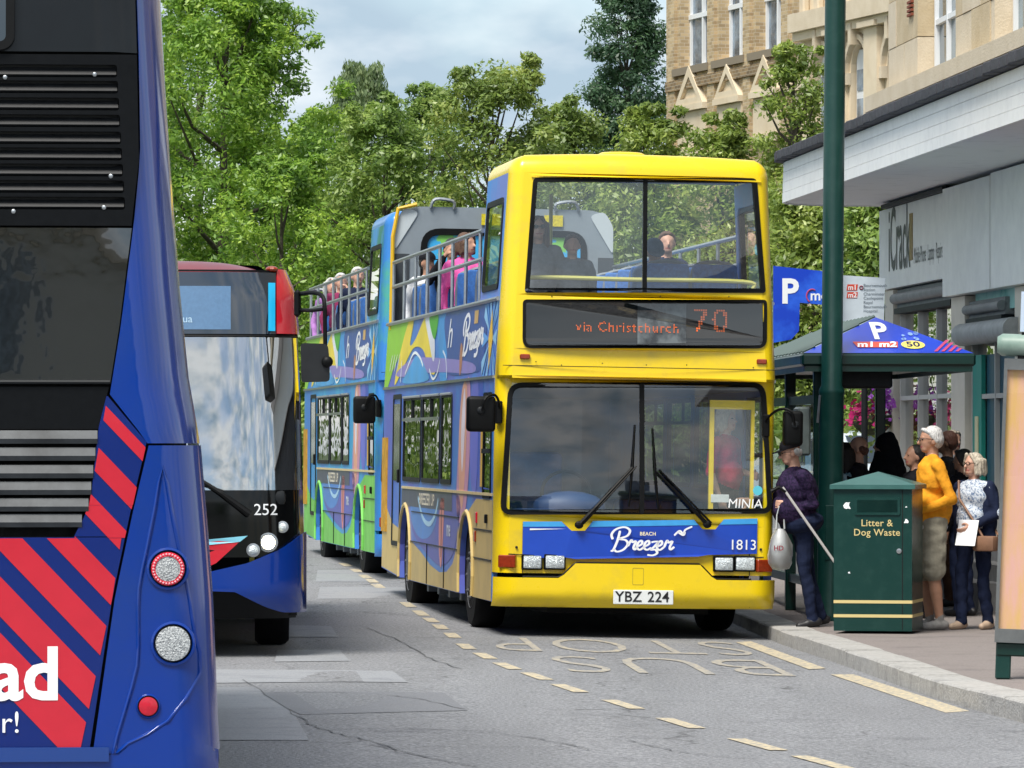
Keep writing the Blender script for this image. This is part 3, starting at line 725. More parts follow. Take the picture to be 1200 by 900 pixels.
        MB().tube([(sg*(W(2.95)+0.01), 0.30, 2.962), (sg*(W(2.95)+0.01), LEN, 2.962)], 0.02, 8).build('coping_rail', M_chrome, root)
        MB().box(min(sg*1.21, sg*1.258), max(sg*1.21, sg*1.258), 0.30, 7.95, 1.225, 1.25).build('window_rail', mat('trim_cream', '#cbb98a', 0.5, var=0.15), root)
        for i, (a, b, c, d) in enumerate(wins):
            o = rrect(a, b, c, d, 0.05, 3)
            wd = MB().prism([o, inset(o, 0.045)], FS, 0.010, -0.03).build('side_window', M_dkgrey if i else M_black, root)
            MB().sheet([inset(o, 0.03)], FS, 0.0).build('pane', glass('upper_glass', (0.93, 0.96, 0.96), 1.45, 0.06) if (sg > 0 and i == 0) else glass('side_glass', (0.26, 0.31, 0.32), 1.22, 0.0, wave=0.06), wd)
            if i in (2, 3):
                MB().box(min(sg*1.235, sg*1.268), max(sg*1.235, sg*1.268), a+0.02, b-0.02, 1.915, 1.945).build('transom', M_chrome, wd)
                MB().box(min(sg*1.235, sg*1.262), max(sg*1.235, sg*1.262), (a+b)/2-0.015, (a+b)/2+0.015, 1.945, d-0.03).build('vent_mullion', M_dkgrey, wd)
            if i == 0: MB().box(min(sg*1.235, sg*1.268), max(sg*1.235, sg*1.268), a+0.02, b-0.02, 1.60, 1.64).build('transom', M_dkgrey, wd)
            if i: MB().tube([FS(a+0.02, d-0.01, 0.012), FS(b-0.02, d-0.01, 0.012)], 0.014, 6).build('top_trim', M_chrome, wd)
        for cy in WY:
            P = arch(cy, 0.565, 0.50, 0.31); m = MB(); m.tube([FS(a, b, 0.006) for a, b in P], 0.022, 6)
            m.build('arch_trim', c_skirt, root)
            wheel(root, sg*1.06, cy)
            m = MB(); Q = arch(cy, 0.55)
            for k in range(len(Q)-1):
                (a, b), (c, d) = Q[k], Q[k+1]; m.add([(sg*1.2, a, b), (sg*1.2, c, d), (sg*0.75, c, d), (sg*0.75, a, b)], [(0, 1, 2, 3)])
            m.build('wheel_housing', M_under, root)
        # side of the enclosed front part of the upper deck
        sw = rrect(0.42, 1.62, 3.05, 3.86, 0.08, 4)
        MB().prism([densify([(0.28, 2.952), (1.75, 2.952), (1.75, 4.065), (0.28, 4.065)], 0.3), sw], FS, 0.0, -0.045).build('upper_cab_side', pal['cabside'], root)
        MB().prism([sw, inset(sw, 0.05)], FS, 0.012, -0.03).build('upper_side_seal', M_dkgrey, root)
        MB().sheet([inset(sw, 0.04)], FS, 0.0).build('upper_side_pane', glass('upper_glass', (0.93, 0.96, 0.96), 1.45, 0.06), root)
        # rails over the open deck
        rl = empty('side_railing', (0, 0, 0)); rl.parent = root
        for z in (3.36, 3.62): MB().tube([(sg*1.19, 1.75, z), (sg*1.19, 9.85, z)], 0.022, 8).build('rail', M_chrome, rl)
        for k in range(8):
            y = 1.95+k*1.11; MB().tube([(sg*1.19, y, 2.95), (sg*1.19, y, 3.62)], 0.019, 6).build('stanchion', M_chrome, rl)
        # skirt colour and rear parts
        if sg < 0:
            art(root, FS, pal, WY, arch)
    # ---- floor pans, bulkheads, interior
    MB().box(-1.19, 1.19, 0.20, 9.95, 0.30, 0.36).build('lower_floor', mat('bus_floor', '#50555b', 0.8), root)
    MB().box(-0.72, 0.72, 0.5, 9.6, 0.20, 0.30).build('chassis', M_under, root)
    MB().box(-1.19, 1.19, 0.19, 9.90, 2.19, 2.25).build('lower_ceiling', mat('ceiling_grey', '#8d9298', 0.8), root)
    MB().box(-1.185, 1.185, 0.22, 9.90, 2.29, 2.36).build('upper_floor', mat('deck_floor', '#4a4f57', 0.85, var=0.2), root)
    MB().box(-1.19, 1.19, 9.86, 9.92, 0.36, 2.19).build('rear_bulkhead', mat('bulkhead_grey', '#565d64', 0.7), root)
    MB().box(-1.235, 1.235, 9.93, 10.01, 0.36, 2.26, 0.02).build('rear_panel', c_skirt, root)
    # dashboard and cab
    dash = MB().box(-1.10, 1.08, 0.22, 0.62, 0.90, 1.12, 0.05, seg=2).build('dashboard', mat('dash_blue', '#2a4a78', 0.6, var=0.2), root, smooth=40)
    MB().ell((-0.55, 0.42, 1.14), (0.33, 0.18, 0.14), 18, 8).build('instrument_binnacle', mat('dash_blue2', '#22416e', 0.55), dash, smooth=60)
    MB().tube([(-0.55+0.22*math.cos(a), 0.60+0.10*math.sin(a), 1.25+0.20*math.sin(a)) for a in [2*math.pi*k/24 for k in range(24)]], 0.016, 6, closed=True).build('steering_wheel', M_black, root)
    st = empty('driver_seat', (0, 0, 0)); st.parent = root
    MB().box(-0.95, -0.45, 1.15, 1.65, 0.85, 1.0, 0.05, seg=2).build('cushion', mat('seat_blue', '#27558f', 0.8, var=0.2, vscale=12), st, smooth=40)
    MB().box(-0.95, -0.45, 1.58, 1.70, 0.95, 1.62, 0.05, seg=2).build('backrest', MATS['seat_blue'], st, smooth=40)
    MB().box(-1.19, -0.25, 1.80, 1.84, 0.36, 2.10).build('cab_bulkhead', mat('cab_wall', '#5b646c', 0.7), root)
    MB().box(-0.22, -0.18, 0.75, 1.80, 0.36, 1.25).build('cab_door', mat('cab_wall', '#5b646c', 0.7), root)
    if pal.get('dest'):
        fr = empty('entrance_door', (0, 0, 0)); fr.parent = root; my = mat('door_yellow', (0.84, 0.60, 0.01), 0.45, var=0.1)
        for (x0, x1, z0, z1) in ((0.66, 0.70, 1.02, 2.02), (1.03, 1.06, 1.02, 2.02)): MB().box(x0, x1, 0.20, 0.24, z0, z1).build('frame_post', my, fr)
        MB().box(0.66, 1.06, 0.20, 0.24, 2.02, 2.10).build('frame_head', my, fr)
        MB().sheet([[(0.70, 1.02), (1.03, 1.02), (1.03, 2.02), (0.70, 2.02)]], lambda u, v, w: (u, 0.22, v)).build('door_pane', glass('upper_glass', (0.93, 0.96, 0.96), 1.45, 0.06), fr)
        MB().box(0.68, 0.84, 0.195, 0.20, 1.20, 1.27).build('paper_notice', mat('paper', '#d5d8d2', 0.7, var=0.1, vscale=30), root)
        lettering('window_lettering', 'MINIA', 0.115, lambda u, v, w: FL(0.955+u, 1.19+v, 0.007), M_white, root, shear=0.1)
        MB().lathe([(0.001, 0), (0.042, 0), (0.042, 0.004), (0.001, 0.004)], 18, Matrix.Translation(FL(1.07, 1.31, 0.005)) @ Matrix.Rotation(RAD(90), 4, 'X')).build('round_sticker', mat('sticker_cyan', '#5cc3d6', 0.5), root)
    # lower saloon seats (only their backs show)
    ME = seat_mesh(); 
    for k in range(6):
        for sx in (-0.68, 0.68): share('seat', ME, root, (sx, 2.9+k*0.95, 0.40-0.20))
    # upper deck seats
    for k in range(10):
        for sx in (-0.66, 0.66): share('seat', ME, root, (sx, 1.15+k*0.82, 2.36))
    # front rail, pole
    MB().tube(catmull([Vector((-1.06, 0.32, 2.97)), Vector((-1.05, 0.32, 3.08)), Vector((-0.96, 0.32, 3.15)), Vector((0, 0.32, 3.15)), Vector((0.96, 0.32, 3.15)), Vector((1.05, 0.32, 3.08)), Vector((1.06, 0.32, 2.97))], 5), 0.02, 8).build('front_grab_rail', M_rail, root)
    MB().tube([(-0.60, 1.55, 2.36), (-0.60, 1.55, 3.95)], 0.018, 8).build('pole', M_rail, root)
    # ---- rear screen of the open deck
    g1 = mat('rear_grey', '#7e8890', 0.6, var=0.12, vscale=3); g2 = mat('rear_grey_dark', '#33393f', 0.6)
    o = rquad([(-1.20, 2.36), (1.20, 2.36), (1.18, 4.23), (-1.18, 4.23)], [0.02, 0.02, 0.30, 0.30], 7)
    h = rquad([(-0.90, 2.80), (0.90, 2.80), (0.90, 4.00), (-0.90, 4.00)], [0.1, 0.1, 0.22, 0.22], 6)
    FR = lambda u, v, w: (u, 9.80-w, v)
    rs = empty('rear_screen', (0, 0, 0)); rs.parent = root
    if pal.get('noscreen'):
        MB().box(-1.19, 1.19, 9.80, 9.86, 2.36, 3.0).build('screen_shell', g1, rs)
        for z in (3.36, 3.62): MB().tube([(-1.19, 9.84, z), (1.19, 9.84, z)], 0.022, 8).build('rail', M_chrome, rs)
        return root
    MB().prism([o, h], FR, 0.0, -0.08).build('screen_shell', g1, rs)
    MB().prism([h, inset(h, 0.07)], FR, 0.015, -0.05).build('screen_seal', M_black, rs)
    MB().sheet([inset(h, 0.05)], FR, -0.01).build('printed_window', pal['rearart'], rs)
    for sg in (-1, 1):
        MB().prism([[(sg*1.19, 2.40), (sg*1.02, 2.40), (sg*1.02, 3.72), (sg*1.19, 3.72)]], FR, 0.012, 0.002).build('side_board', g2, rs)
        MB().prism([rquad([(sg*1.18, 3.75), (sg*0.92, 4.17), (sg*1.08, 4.22), (sg*1.18, 4.06)], 0.06, 3)], FR, 0.014, 0.002).build('corner_panel', mat('corner_light', '#b9c2c6', 0.5), rs)
        MB().tube(catmull([Vector((sg*0.55, 9.78, 4.21)), Vector((sg*0.56, 9.76, 4.29)), Vector((sg*0.75, 9.76, 4.31)), Vector((sg*0.80, 9.78, 4.22))], 4), 0.018, 6).build('top_handle', M_chrome, rs)
    for sx in (-0.15, 0.53): MB().box(sx-0.10, sx+0.10, 9.775, 9.79, 4.045, 4.165).build('yellow_notice', mat('notice_yellow', '#d8c81f', 0.6, c2='#b9a914', vscale=40), rs)
    MB().tube([(-1.21, 9.75, 2.9), (-1.205, 9.75, 3.9), (-1.15, 9.76, 4.20), (-0.95, 9.76, 4.25)], 0.022, 8).build('edge_strip', pal['edge'], rs)
    return root

_SEAT = []
def seat_mesh():
    if _SEAT: return _SEAT[0]
    a = MB()
    for sx in (-0.22, 0.22):
        a.box(sx-0.205, sx+0.205, -0.20, 0.22, 0.36, 0.46, 0.04, seg=2)
        a.box(sx-0.205, sx+0.205, 0.20, 0.27, 0.42, 0.98, 0.03, seg=2, mi=0)
        P = catmull([Vector((sx-0.20, 0.275, 0.45)), Vector((sx-0.20, 0.265, 0.88)), Vector((sx-0.12, 0.265, 0.99)), Vector((sx+0.12, 0.265, 0.99)), Vector((sx+0.20, 0.265, 0.88)), Vector((sx+0.20, 0.275, 0.45))], 4)
        a.tube(P, 0.02, 6, mi=1)
    a.box(-0.42, 0.42, -0.05, 0.10, 0.0, 0.36, mi=1)
    _SEAT.append(a.mesh('seat', [mat('seat_moquette', '#3566a8', 0.85, var=0.3, vscale=25), mat('seat_frame_grey', '#6e7780', 0.55)], 40))
    return _SEAT[0]

# ---- printed side livery: thin layers of film on the left side
def art(root, FS, pal, WY, arch):
    lv = empty('side_livery', (0, 0, 0)); lv.parent = root
    def film(pts, c, w, name='livery_film', sm=True):
        P = [(p.x, p.y) for p in catmull([Vector(p) for p in pts], 5, closed=True)] if sm else pts
        return MB().sheet([P], FS, w).build(name, mat('film_'+c.strip('#'), c, 0.35, var=0.12, vscale=3), lv)
    def line(pts, c, r, w=0.006):
        vs, fs = strokes([[Vector(p) for p in pts]], r)
        return MB().add([FS(a, b, w) for a, b in vs], fs).build('livery_line', mat('film_'+c.strip('#'), c, 0.35, var=0.12, vscale=3), lv)
    G = pal['skirt']
    # skirt: plain colour below the swoop, and the panel ahead of the front wheel
    def sk(P, w=0.0015): return MB().sheet([P], FS, w).build('skirt_film', G, lv)
    sk([(0.285, 0.305)]+[(p[0]-0.004, p[1]) for p in arch(2.2)][:7]+[(2.2, 1.05), (1.5, 1.19), (0.285, 1.19)])
    mid = [(2.9, 1.0), (3.0, 0.72), (3.3, 0.56), (3.8, 0.47), (4.4, 0.45), (5.2, 0.50), (6.0, 0.60), (6.6, 0.66), (7.0, 0.7)]
    sk([(2.72, 0.305), (7.08, 0.305), (7.06, 0.66)]+mid[::-1]+[(2.74, 0.62)])
    sk([(8.12, 0.31), (9.995, 0.37), (9.995, 1.3), (9.5, 1.0), (8.9, 0.85), (8.14, 0.8)])
    # lower swoops
    film([(2.9, 1.2), (2.95, 0.85), (3.4, 0.62), (4.2, 0.52), (5.0, 0.55), (6.2, 0.68), (7.0, 0.85), (7.02, 1.15), (5.5, 1.2)], '#5a5fb4', 0.0025)
    film([(4.6, 1.18), (4.7, 0.95), (5.3, 0.78), (6.2, 0.75), (7.0, 0.90), (7.0, 1.15), (5.8, 1.2)], '#4f86d0', 0.0035)
    line([(4.55, 1.15), (4.8, 1.0), (5.3, 0.90), (5.9, 0.95), (6.4, 1.15)], '#a9d2ee', 0.03)
    film([(4.05, 1.12), (4.12, 0.75), (4.25, 0.50), (4.42, 0.62), (4.48, 0.9), (4.36, 1.14), (4.2, 1.16)], '#d88a86', 0.0045)
    line([(4.26, 1.08), (4.26, 0.6)], '#7d3f56', 0.03, 0.0055)
    film([(0.31, 1.28), (1.2, 1.28), (1.6, 1.5), (1.9, 1.9), (2.0, 2.25), (1.1, 2.25), (1.08, 1.3)], '#3a55c0', 0.002, sm=False)
    # surfboard between the front door window and the saloon windows
    film([(2.1, 2.24), (2.45, 2.24), (2.75, 2.0), (3.0, 1.5), (3.05, 1.1), (2.8, 0.95), (2.3, 1.1), (2.05, 1.6)], '#c88fb0', 0.0025)
    film([(2.35, 2.23), (2.7, 2.2), (2.92, 1.8), (2.86, 1.3), (2.6, 1.08), (2.4, 1.4), (2.3, 1.9)], '#e2a58f', 0.0035)
    film([(2.5, 2.2), (2.68, 2.0), (2.74, 1.7), (2.62, 1.42), (2.48, 1.7), (2.42, 2.0)], '#e7dbe6', 0.0045)
    film([(1.45, 2.2), (1.95, 2.2), (2.05, 1.7), (1.9, 1.3), (1.5, 1.3)], '#6a6fd0', 0.0028)
    film([(1.06, 1.30), (1.22, 1.30), (1.22, 1.95), (1.06, 1.95)], '#d9a93a', 0.005, sm=False)
    # band under the windows
    film([(3.4, 1.05), (8.0, 1.05), (8.0, 1.22), (3.4, 1.22)], '#4c5064', 0.0045, sm=False)
    vs, fs = text_mesh('BREEZER UP', 0.16, bold=0.02, wide=1.6)
    MB().add([FS(5.6-a, 1.13+b, 0.006) for a, b in vs], fs).build('livery_lettering', mat('film_print_cream', '#ded6c2', 0.5), lv)
    vs, fs = text_mesh('me', 0.22, bold=0.02, wide=1.2)
    MB().add([FS(3.65-a, 0.88+b, 0.006) for a, b in vs], fs).build('livery_lettering', mat('film_print_pale', '#cfd6e6', 0.5), lv)
    # upper side
    film([(10.0-0.004, 2.29), (9.996, 2.945), (7.6, 2.945), (8.2, 2.7), (9.2, 2.45), (9.6, 2.29)], '#8cc63e', 0.0025, sm=False)
    film([(8.9, 2.3), (8.6, 2.6), (7.9, 2.94), (7.4, 2.94), (7.6, 2.7), (7.1, 2.75), (6.4, 2.94), (6.0, 2.94), (5.5, 2.6), (5.2, 2.45), (5.0, 2.42), (5.2, 2.36), (5.7, 2.42), (6.3, 2.62), (7.2, 2.66), (8.0, 2.5)], '#e6cf4a', 0.0035)
    film([(6.3, 2.94), (5.8, 2.7), (5.35, 2.5), (5.2, 2.55), (5.4, 2.8), (5.9, 2.94)], '#d9dce6', 0.0045)
    film([(5.9, 2.94), (5.55, 2.76), (5.25, 2.72), (5.1, 2.94)], '#4aa83a', 0.0052)
    film([(5.2, 2.94), (4.9, 2.6), (4.6, 2.3), (4.0, 2.3), (4.2, 2.7), (4.5, 2.94)], '#3d93d8', 0.003)
    film([(4.4, 2.94), (4.15, 2.55), (3.9, 2.35), (2.0, 2.33), (1.2, 2.40), (1.1, 2.8), (1.6, 2.94)], '#34529e', 0.0034)
    film([(8.6, 2.45), (7.0, 2.55), (4.2, 2.50), (2.0, 2.42), (2.0, 2.33), (5.0, 2.38), (8.4, 2.38)], '#8f83c8', 0.0040)
    film([(8.0, 2.31), (7.7, 2.42), (6.8, 2.58), (6.0, 2.44), (5.7, 2.31)], '#4a9cd8', 0.0044)
    line([(7.9, 2.40), (7.2, 2.60), (6.6, 2.56), (6.2, 2.46)], '#e8f0f6', 0.018, 0.0056)
    line([(5.6, 2.42), (5.25, 2.32), (4.9, 2.36), (4.7, 2.50)], '#e8f0f6', 0.016, 0.0056)
    line([(4.5, 2.58), (4.2, 2.50), (4.0, 2.31)], '#dfe8f4', 0.016, 0.0056)
    line([(8.3, 2.55), (8.3, 2.32)], '#e8f0f6', 0.022, 0.0056)
    for k in range(4): line([(9.5-0.25*k, 2.45), (9.3-0.25*k, 2.62)], '#f0f4ee', 0.014, 0.0056)
    vs, fs = text_mesh('h', 0.40, bold=0.0, shear=0.2); MB().add([FS(3.95-a*2.0, 2.72+b, 0.006) for a, b in vs], fs).build('livery_lettering', M_white, lv)
    vs, fs = strokes(SCRIPT, 0.075)
    MB().add([FS(2.85-a*0.55, 2.52+b*0.30+0.09*a*0.2, 0.006) for a, b in vs], fs).build('livery_script', M_white, lv)
    film([(1.75, 2.78), (2.05, 2.78), (2.05, 2.90), (1.75, 2.90)], '#caa36a', 0.0058, sm=False)
    film([(2.95, 2.32), (3.05, 2.5), (3.0, 2.62), (2.85, 2.58), (2.82, 2.4)], '#b37a5e', 0.0054)
    # sunburst by the front corner
    cy, cz = 0.72, 2.62
    for k in range(14):
        a = 2*math.pi*k/14; r = 0.62
        p0 = (cy+0.1*math.cos(a), cz+0.1*math.sin(a)); p1 = (max(0.30, min(1.4, cy+r*math.cos(a-0.12))), max(2.29, min(2.945, cz+r*math.sin(a-0.12)))); p2 = (max(0.30, min(1.4, cy+r*math.cos(a+0.12))), max(2.29, min(2.945, cz+r*math.sin(a+0.12))))
        film([p0, p1, p2], '#8ec3ea' if k % 2 else '#5f9fe0', 0.0048, sm=False)
    film([(cy, 2.88), (cy+0.10, 2.70), (cy+0.16, cz), (cy+0.10, 2.52), (cy, 2.34), (cy-0.10, 2.52), (cy-0.16, cz), (cy-0.10, 2.70)], '#e9bd3c', 0.006, sm=False)
    # emergency door at the back and its frame
    dr = empty('emergency_door', (0, 0, 0)); dr.parent = root
    o = rrect(8.15, 8.95, 0.62, 2.20, 0.05, 3)
    MB().prism([o, inset(o, 0.05)], FS, 0.012, 0.0).build('frame', M_dkgrey, dr)
    MB().sheet([[(8.26, 1.3), (8.84, 1.3), (8.84, 2.1), (8.26, 2.1)]], FS, 0.008).build('pane', mat('dark_pane', '#1b2026', 0.1, spec=0.8), dr)
    MB().box(-1.275, -1.25, 8.22, 8.30, 1.28, 1.42, 0.006).build('handle', M_black, dr)
    MB().box(-1.262, -1.246, 9.50, 9.98, 0.75, 1.75).build('rear_grille', mat('grille_amber', '#b98a22', 0.6, var=0.3, vscale=10), root)
    for y, z in ((1.42, 1.02), (1.5, 0.85)): MB().box(-1.262, -1.245, y-0.04, y+0.04, z-0.05, z+0.05, 0.006).build('side_repeater', M_redlens if z > 0.9 else M_amber, root)
    MB().box(-1.27, -1.245, 0.62, 0.70, 0.98, 1.06, 0.006).build('filler_lock', M_black, root)
    m = MB()
    for P in ([(0.30, 0.92), (1.62, 0.92)], [(0.30, 0.66), (1.60, 0.66)], [(2.76, 0.70), (7.05, 0.70)], [(2.8, 1.0), (7.0, 1.0)], [(4.0, 0.31), (4.0, 0.7)], [(5.5, 0.31), (5.5, 0.7)]):
        m.tube([FS(a, b, 0.007) for a, b in P], 0.005, 4)
    m.build('panel_joint', M_dkgrey, root)

M_yel = mat('bus_yellow', (0.84, 0.605, 0.006), 0.28, spec=0.45, c2=(0.62, 0.46, 0.05), thr=(0.54, 0.86), vscale=3.5, coat=0.3)
M_skirtY = mat('faded_yellow', (0.58, 0.43, 0.16), 0.42, c2=(0.40, 0.31, 0.16), thr=(0.45, 0.85), vscale=2.2)
M_sideB = mat('livery_blue', '#3f7fd0', 0.35, c2='#5a62b8', thr=(0.40, 0.62), vscale=0.9)
def rear_art(name, cs):
    # printed film in two blended colours
    m = mat(name, cs[0], 0.4, c2=cs[1], thr=(0.60, 0.62), vscale=1.4); return m
PAL1 = dict(front=M_yel, skirt=M_skirtY, side=M_sideB, panel=mat('panel_blue', '#1546b8', 0.3, var=0.05, coat=0.3), trim=M_yel, cabside=mat('cab_lilac', '#6f83cc', 0.4, c2='#4f8fd6', vscale=1.2),
            rearart=rear_art('rear_art_one', ('#39a5dc', '#7cc257')), edge=mat('edge_yellow', '#d2a81c', 0.4), dest=True)
yb_x, yb_y = 1.083, 43.0
YBUS = double_decker('double_decker_bus', (yb_x, yb_y, road_z(1.0, 44)), (0, RAD(0.9), RAD(7.2)), PAL1, 'yellow open-top double-decker bus with its front facing us at the kerb')
PAL2 = dict(noscreen=True, front=mat('bus_ocean', '#2a78c4', 0.3, c2='#3f9a8a', thr=(0.5, 0.65), vscale=1.3, coat=0.3), skirt=mat('skirt_lime', '#79c95c', 0.42, c2='#4f9a3f', thr=(0.4, 0.9), vscale=2.0), side=mat('livery_sky', '#35a3d4', 0.35, c2='#3f7fd0', thr=(0.4, 0.62), vscale=0.9),
            panel=MATS['panel_blue'], trim=M_chrome, cabside=mat('cab_ocean', '#2f8fd8', 0.3, c2='#1d7f77', thr=(0.45, 0.6), vscale=1.6), rearart=MATS['rear_art_one'], edge=mat('edge_white', '#cfd6d8', 0.4))
GBUS = double_decker('double_decker_bus', (-0.305, 56.2, road_z(-0.5, 58)-0.02), (0, RAD(0.3), RAD(7.2)), PAL2, 'green and blue open-top double-decker bus waiting behind the yellow one')
# ------------------------------------------------------------------ single-decker 252 (front towards us)
def interp(T, v):
    if v <= T[0][0]: return T[0][1]
    for (a, b), (c, d) in zip(T, T[1:]):
        if v <= c: return b+(d-b)*(v-a)/(c-a)
    return T[-1][1]
def band(m, S, zs, xl, xr, nx=10, off=0.0, thick=0.01, mi=0):
    """thin shell whose left and right edges are functions of z"""
    vs = []; W = nx+1; nz = len(zs)-1
    for k in (off+thick, off):
        for z in zs:
            a, b = xl(z), xr(z)
            for i in range(nx+1): vs.append(S(a+(b-a)*i/nx, z, k))
    N = W*(nz+1); fs = []
    for j in range(nz):
        for i in range(nx):
            a = j*W+i; fs.append((a, a+1, a+1+W, a+W)); fs.append((a+N+W, a+1+W+N, a+1+N, a+N))
    for i in range(nx): fs.append((i+N, i+1+N, i+1, i)); a = nz*W+i; fs.append((a, a+1, a+1+N, a+N))
    for j in range(nz): a = j*W; fs.append((a, a+W, a+W+N, a+N)); a = j*W+nx; fs.append((a+N, a+W+N, a+W, a))
    return m.add(vs, fs, mi)
def lin(a, b, n): return [a+(b-a)*i/n for i in range(n+1)]

M_blue = mat('bus_blue', (0.0, 0.030, 0.24), 0.12, spec=0.4, c2=(0.006, 0.036, 0.20), thr=(0.45, 0.8), vscale=2.5, coat=0.3)
M_bluedk = mat('bus_blue_deep', (0.001, 0.015, 0.14), 0.2, spec=0.35, coat=0.3)
M_red = mat('bus_red', (0.55, 0.015, 0.03), 0.22, spec=0.5, var=0.05, vscale=2, coat=0.6)
M_cyan = mat('bus_cyan', '#1fb2e6', 0.3, coat=0.4)
M_plastic = mat('black_plastic', '#07090c', 0.42, spec=0.15, var=0.2, vscale=30)

def single_decker():
    root = empty('single_decker_bus', (-2.86, 38.0, 0.0), (0, 0, RAD(3.2)), 'blue and red single-decker bus numbered 252 with a lit headlight', 'bus')
    TW = [(0.3, 1.25), (0.8, 1.262), (1.2, 1.245), (2.0, 1.235), (2.55, 1.21), (2.85, 1.185), (3.05, 1.10)]
    def W(z): return interp(TW, z)
    def S(x, z, w):
        a = min(1.0, abs(x)/W(z)); y = 0.50*(1-math.sqrt(max(0.0, 1-a**5.5)))
        y += 0.34*max(0, (z-1.15)/1.9)**1.35
        if z < 0.55: y += 0.12*((0.55-z)/0.25)**2
        n = Vector((0.5*a**5*(1 if x > 0 else -1), -1, 0)).normalized()
        return (x+n.x*w, y+n.y*w, z)
    def P(px, py): return ((px-600)/151.6+2.86, 1.66+(520-py)/151.6)
    E = lambda z: W(z); NE = lambda z: -W(z)
    gl_d = glass('coach_screen', (0.60, 0.68, 0.72), 1.8, 0.30, wave=0.02, wscale=0.9)
    m = MB(); band(m, S, lin(2.50, 3.02, 6), NE, E, 40, -0.004, 0.004); m.build('header_shell', M_plastic, root, smooth=50)
    # destination glass and red shoulders
    xg = P(323, 350)[0]
    m = MB(); band(m, S, lin(2.515, 3.0, 8), lambda z: -xg, lambda z: xg, 40, 0.01, 0.006); m.build('header_glass', mat('header_black', '#10202f', 0.08, spec=0.9, coat=1.0), root, smooth=60)
    for sg in (-1, 1):
        m = MB(); band(m, S, lin(2.52, 3.03, 8), (lambda z: xg+0.004) if sg > 0 else (lambda z: -W(z)), (lambda z: W(z)) if sg > 0 else (lambda z: -xg-0.004), 10, 0.006, 0.02)
        m.build('red_shoulder', M_red, root, smooth=50)
        a, b = P(314, 350)[0], P(322, 350)[0]
        m = MB(); band(m, S, lin(2.54, 2.92, 6), (lambda z: a) if sg > 0 else (lambda z: -b), (lambda z: b) if sg > 0 else (lambda z: -a), 4, 0.018, 0.003); m.build('cyan_strip', M_cyan, root, smooth=50)
        o = empty('roof_lamp', S(sg*(P(318, 312)[0]), 3.03, 0.02)); o.parent = root
        MB().ell((0, 0.03, 0.0), (0.05, 0.05, 0.025), 10, 6).build('lens', M_amber, o)
    x0, x1 = P(150, 0)[0], P(270, 0)[0]
    ds = MB(); band(ds, S, lin(2.55, 2.89, 4), lambda z: x0, lambda z: x1, 12, 0.017, 0.002); ds = ds.build('destination_display', mat('display_pale', '#4d7093', 0.5, var=0.1, vscale=40), root)
    for t, px, py, sz in (('uua', 216, 373, 0.085),):
        c = P(px, py); lettering('display_text', t, sz, lambda u, v, w: S(c[0]+u, c[1]+v, 0.022), mat('led_white', '#9fbdd2', 0.6), ds, bold=0.0)
    # roof and body
    m = MB()
    ring = lambda y, k: [(sg*1.0, y, z) for sg, z in ()]
    prof = [(-1.25, 0.34), (-1.26, 0.9), (-1.235, 2.0), (-1.20, 2.6), (-1.12, 2.92), (-0.9, 3.06), (0, 3.10), (0.9, 3.06), (1.12, 2.92), (1.20, 2.6), (1.235, 2.0), (1.26, 0.9), (1.25, 0.34)]
    ysb = [(0.66, 1.0), (1.2, 1.0), (10.4, 1.0)]
    for y, k in ysb:
        for (x, z) in prof: m.v.append((x*k, y, z))
    n = len(prof); m.f = [(j*n+i, j*n+i+1, (j+1)*n+i+1, (j+1)*n+i) for j in range(len(ysb)-1) for i in range(n-1)]+[tuple(2*n+i for i in range(n))]; m.mi = [0]*len(m.f)
    m.build('body_shell', M_blue, root, smooth=40)
    m = MB(); rows = 6
    for j in range(rows+1):
        t = j/rows; z = 3.0+0.10*math.sin(t*math.pi/2)
        for i in range(31):
            u = -1+2*i/30; xx = u*(1.12-0.02*t); s0 = Vector(S(u*W(3.0)*0.995, 3.0, 0.012)); e = Vector((u*1.12, 0.70, 3.10-0.18*abs(u)**4))
            p = s0.lerp(e, t); p.z = s0.z+(e.z-s0.z)*math.sin(t*math.pi/2); m.v.append(tuple(p))
    m.f = [(j*31+i, j*31+i+1, (j+1)*31+i+1, (j+1)*31+i) for j in range(rows) for i in range(30)]; m.mi = [0]*len(m.f)
    m.build('front_roof', mat('roof_rose', (0.16, 0.025, 0.035), 0.3, spec=0.4, var=0.1), root, smooth=60)
    # windscreen
    m = MB(); band(m, S, lin(1.30, 2.49, 18), lambda z: -W(z)*0.985, lambda z: W(z)*0.985, 48, 0.004, 0.003); m.build('windscreen', gl_d, root, smooth=70)
    MB().tube([S(x, 2.50, 0.012) for x in lin(-1.2, 1.2, 40)], 0.008, 5).build('screen_joint', M_black, root)
    # mask: black glass edge with rounded lower corner
    for sg in (-1, 1):
        xa = P(338, 0)[0]
        m = MB(); lx = lambda z: xa-0.0+0.25*max(0, (1.55-z)/0.3)**2.2 if False else xa-0.35*max(0.0, (1.50-z)/0.2)**2
        rx = lambda z: W(z)
        if sg > 0: band(m, S, lin(1.30, 2.49, 16), lx, rx, 8, -0.012, 0.006)
        else: band(m, S, lin(1.30, 2.49, 16), lambda z: -rx(z), lambda z: -lx(z), 8, -0.012, 0.006)
        m.build('screen_mask', M_blackgloss, root, smooth=60)
    # lower panels
    m = MB(); band(m, S, lin(0.78, 1.30, 8), NE, E, 44, 0.0, 0.006); m.build('front_mask', M_blackgloss, root, smooth=60)
    c = P(311, 598); lettering('fleet_number', '252', 0.125, lambda u, v, w: S(c[0]+u, c[1]+v, 0.012), M_white, root)
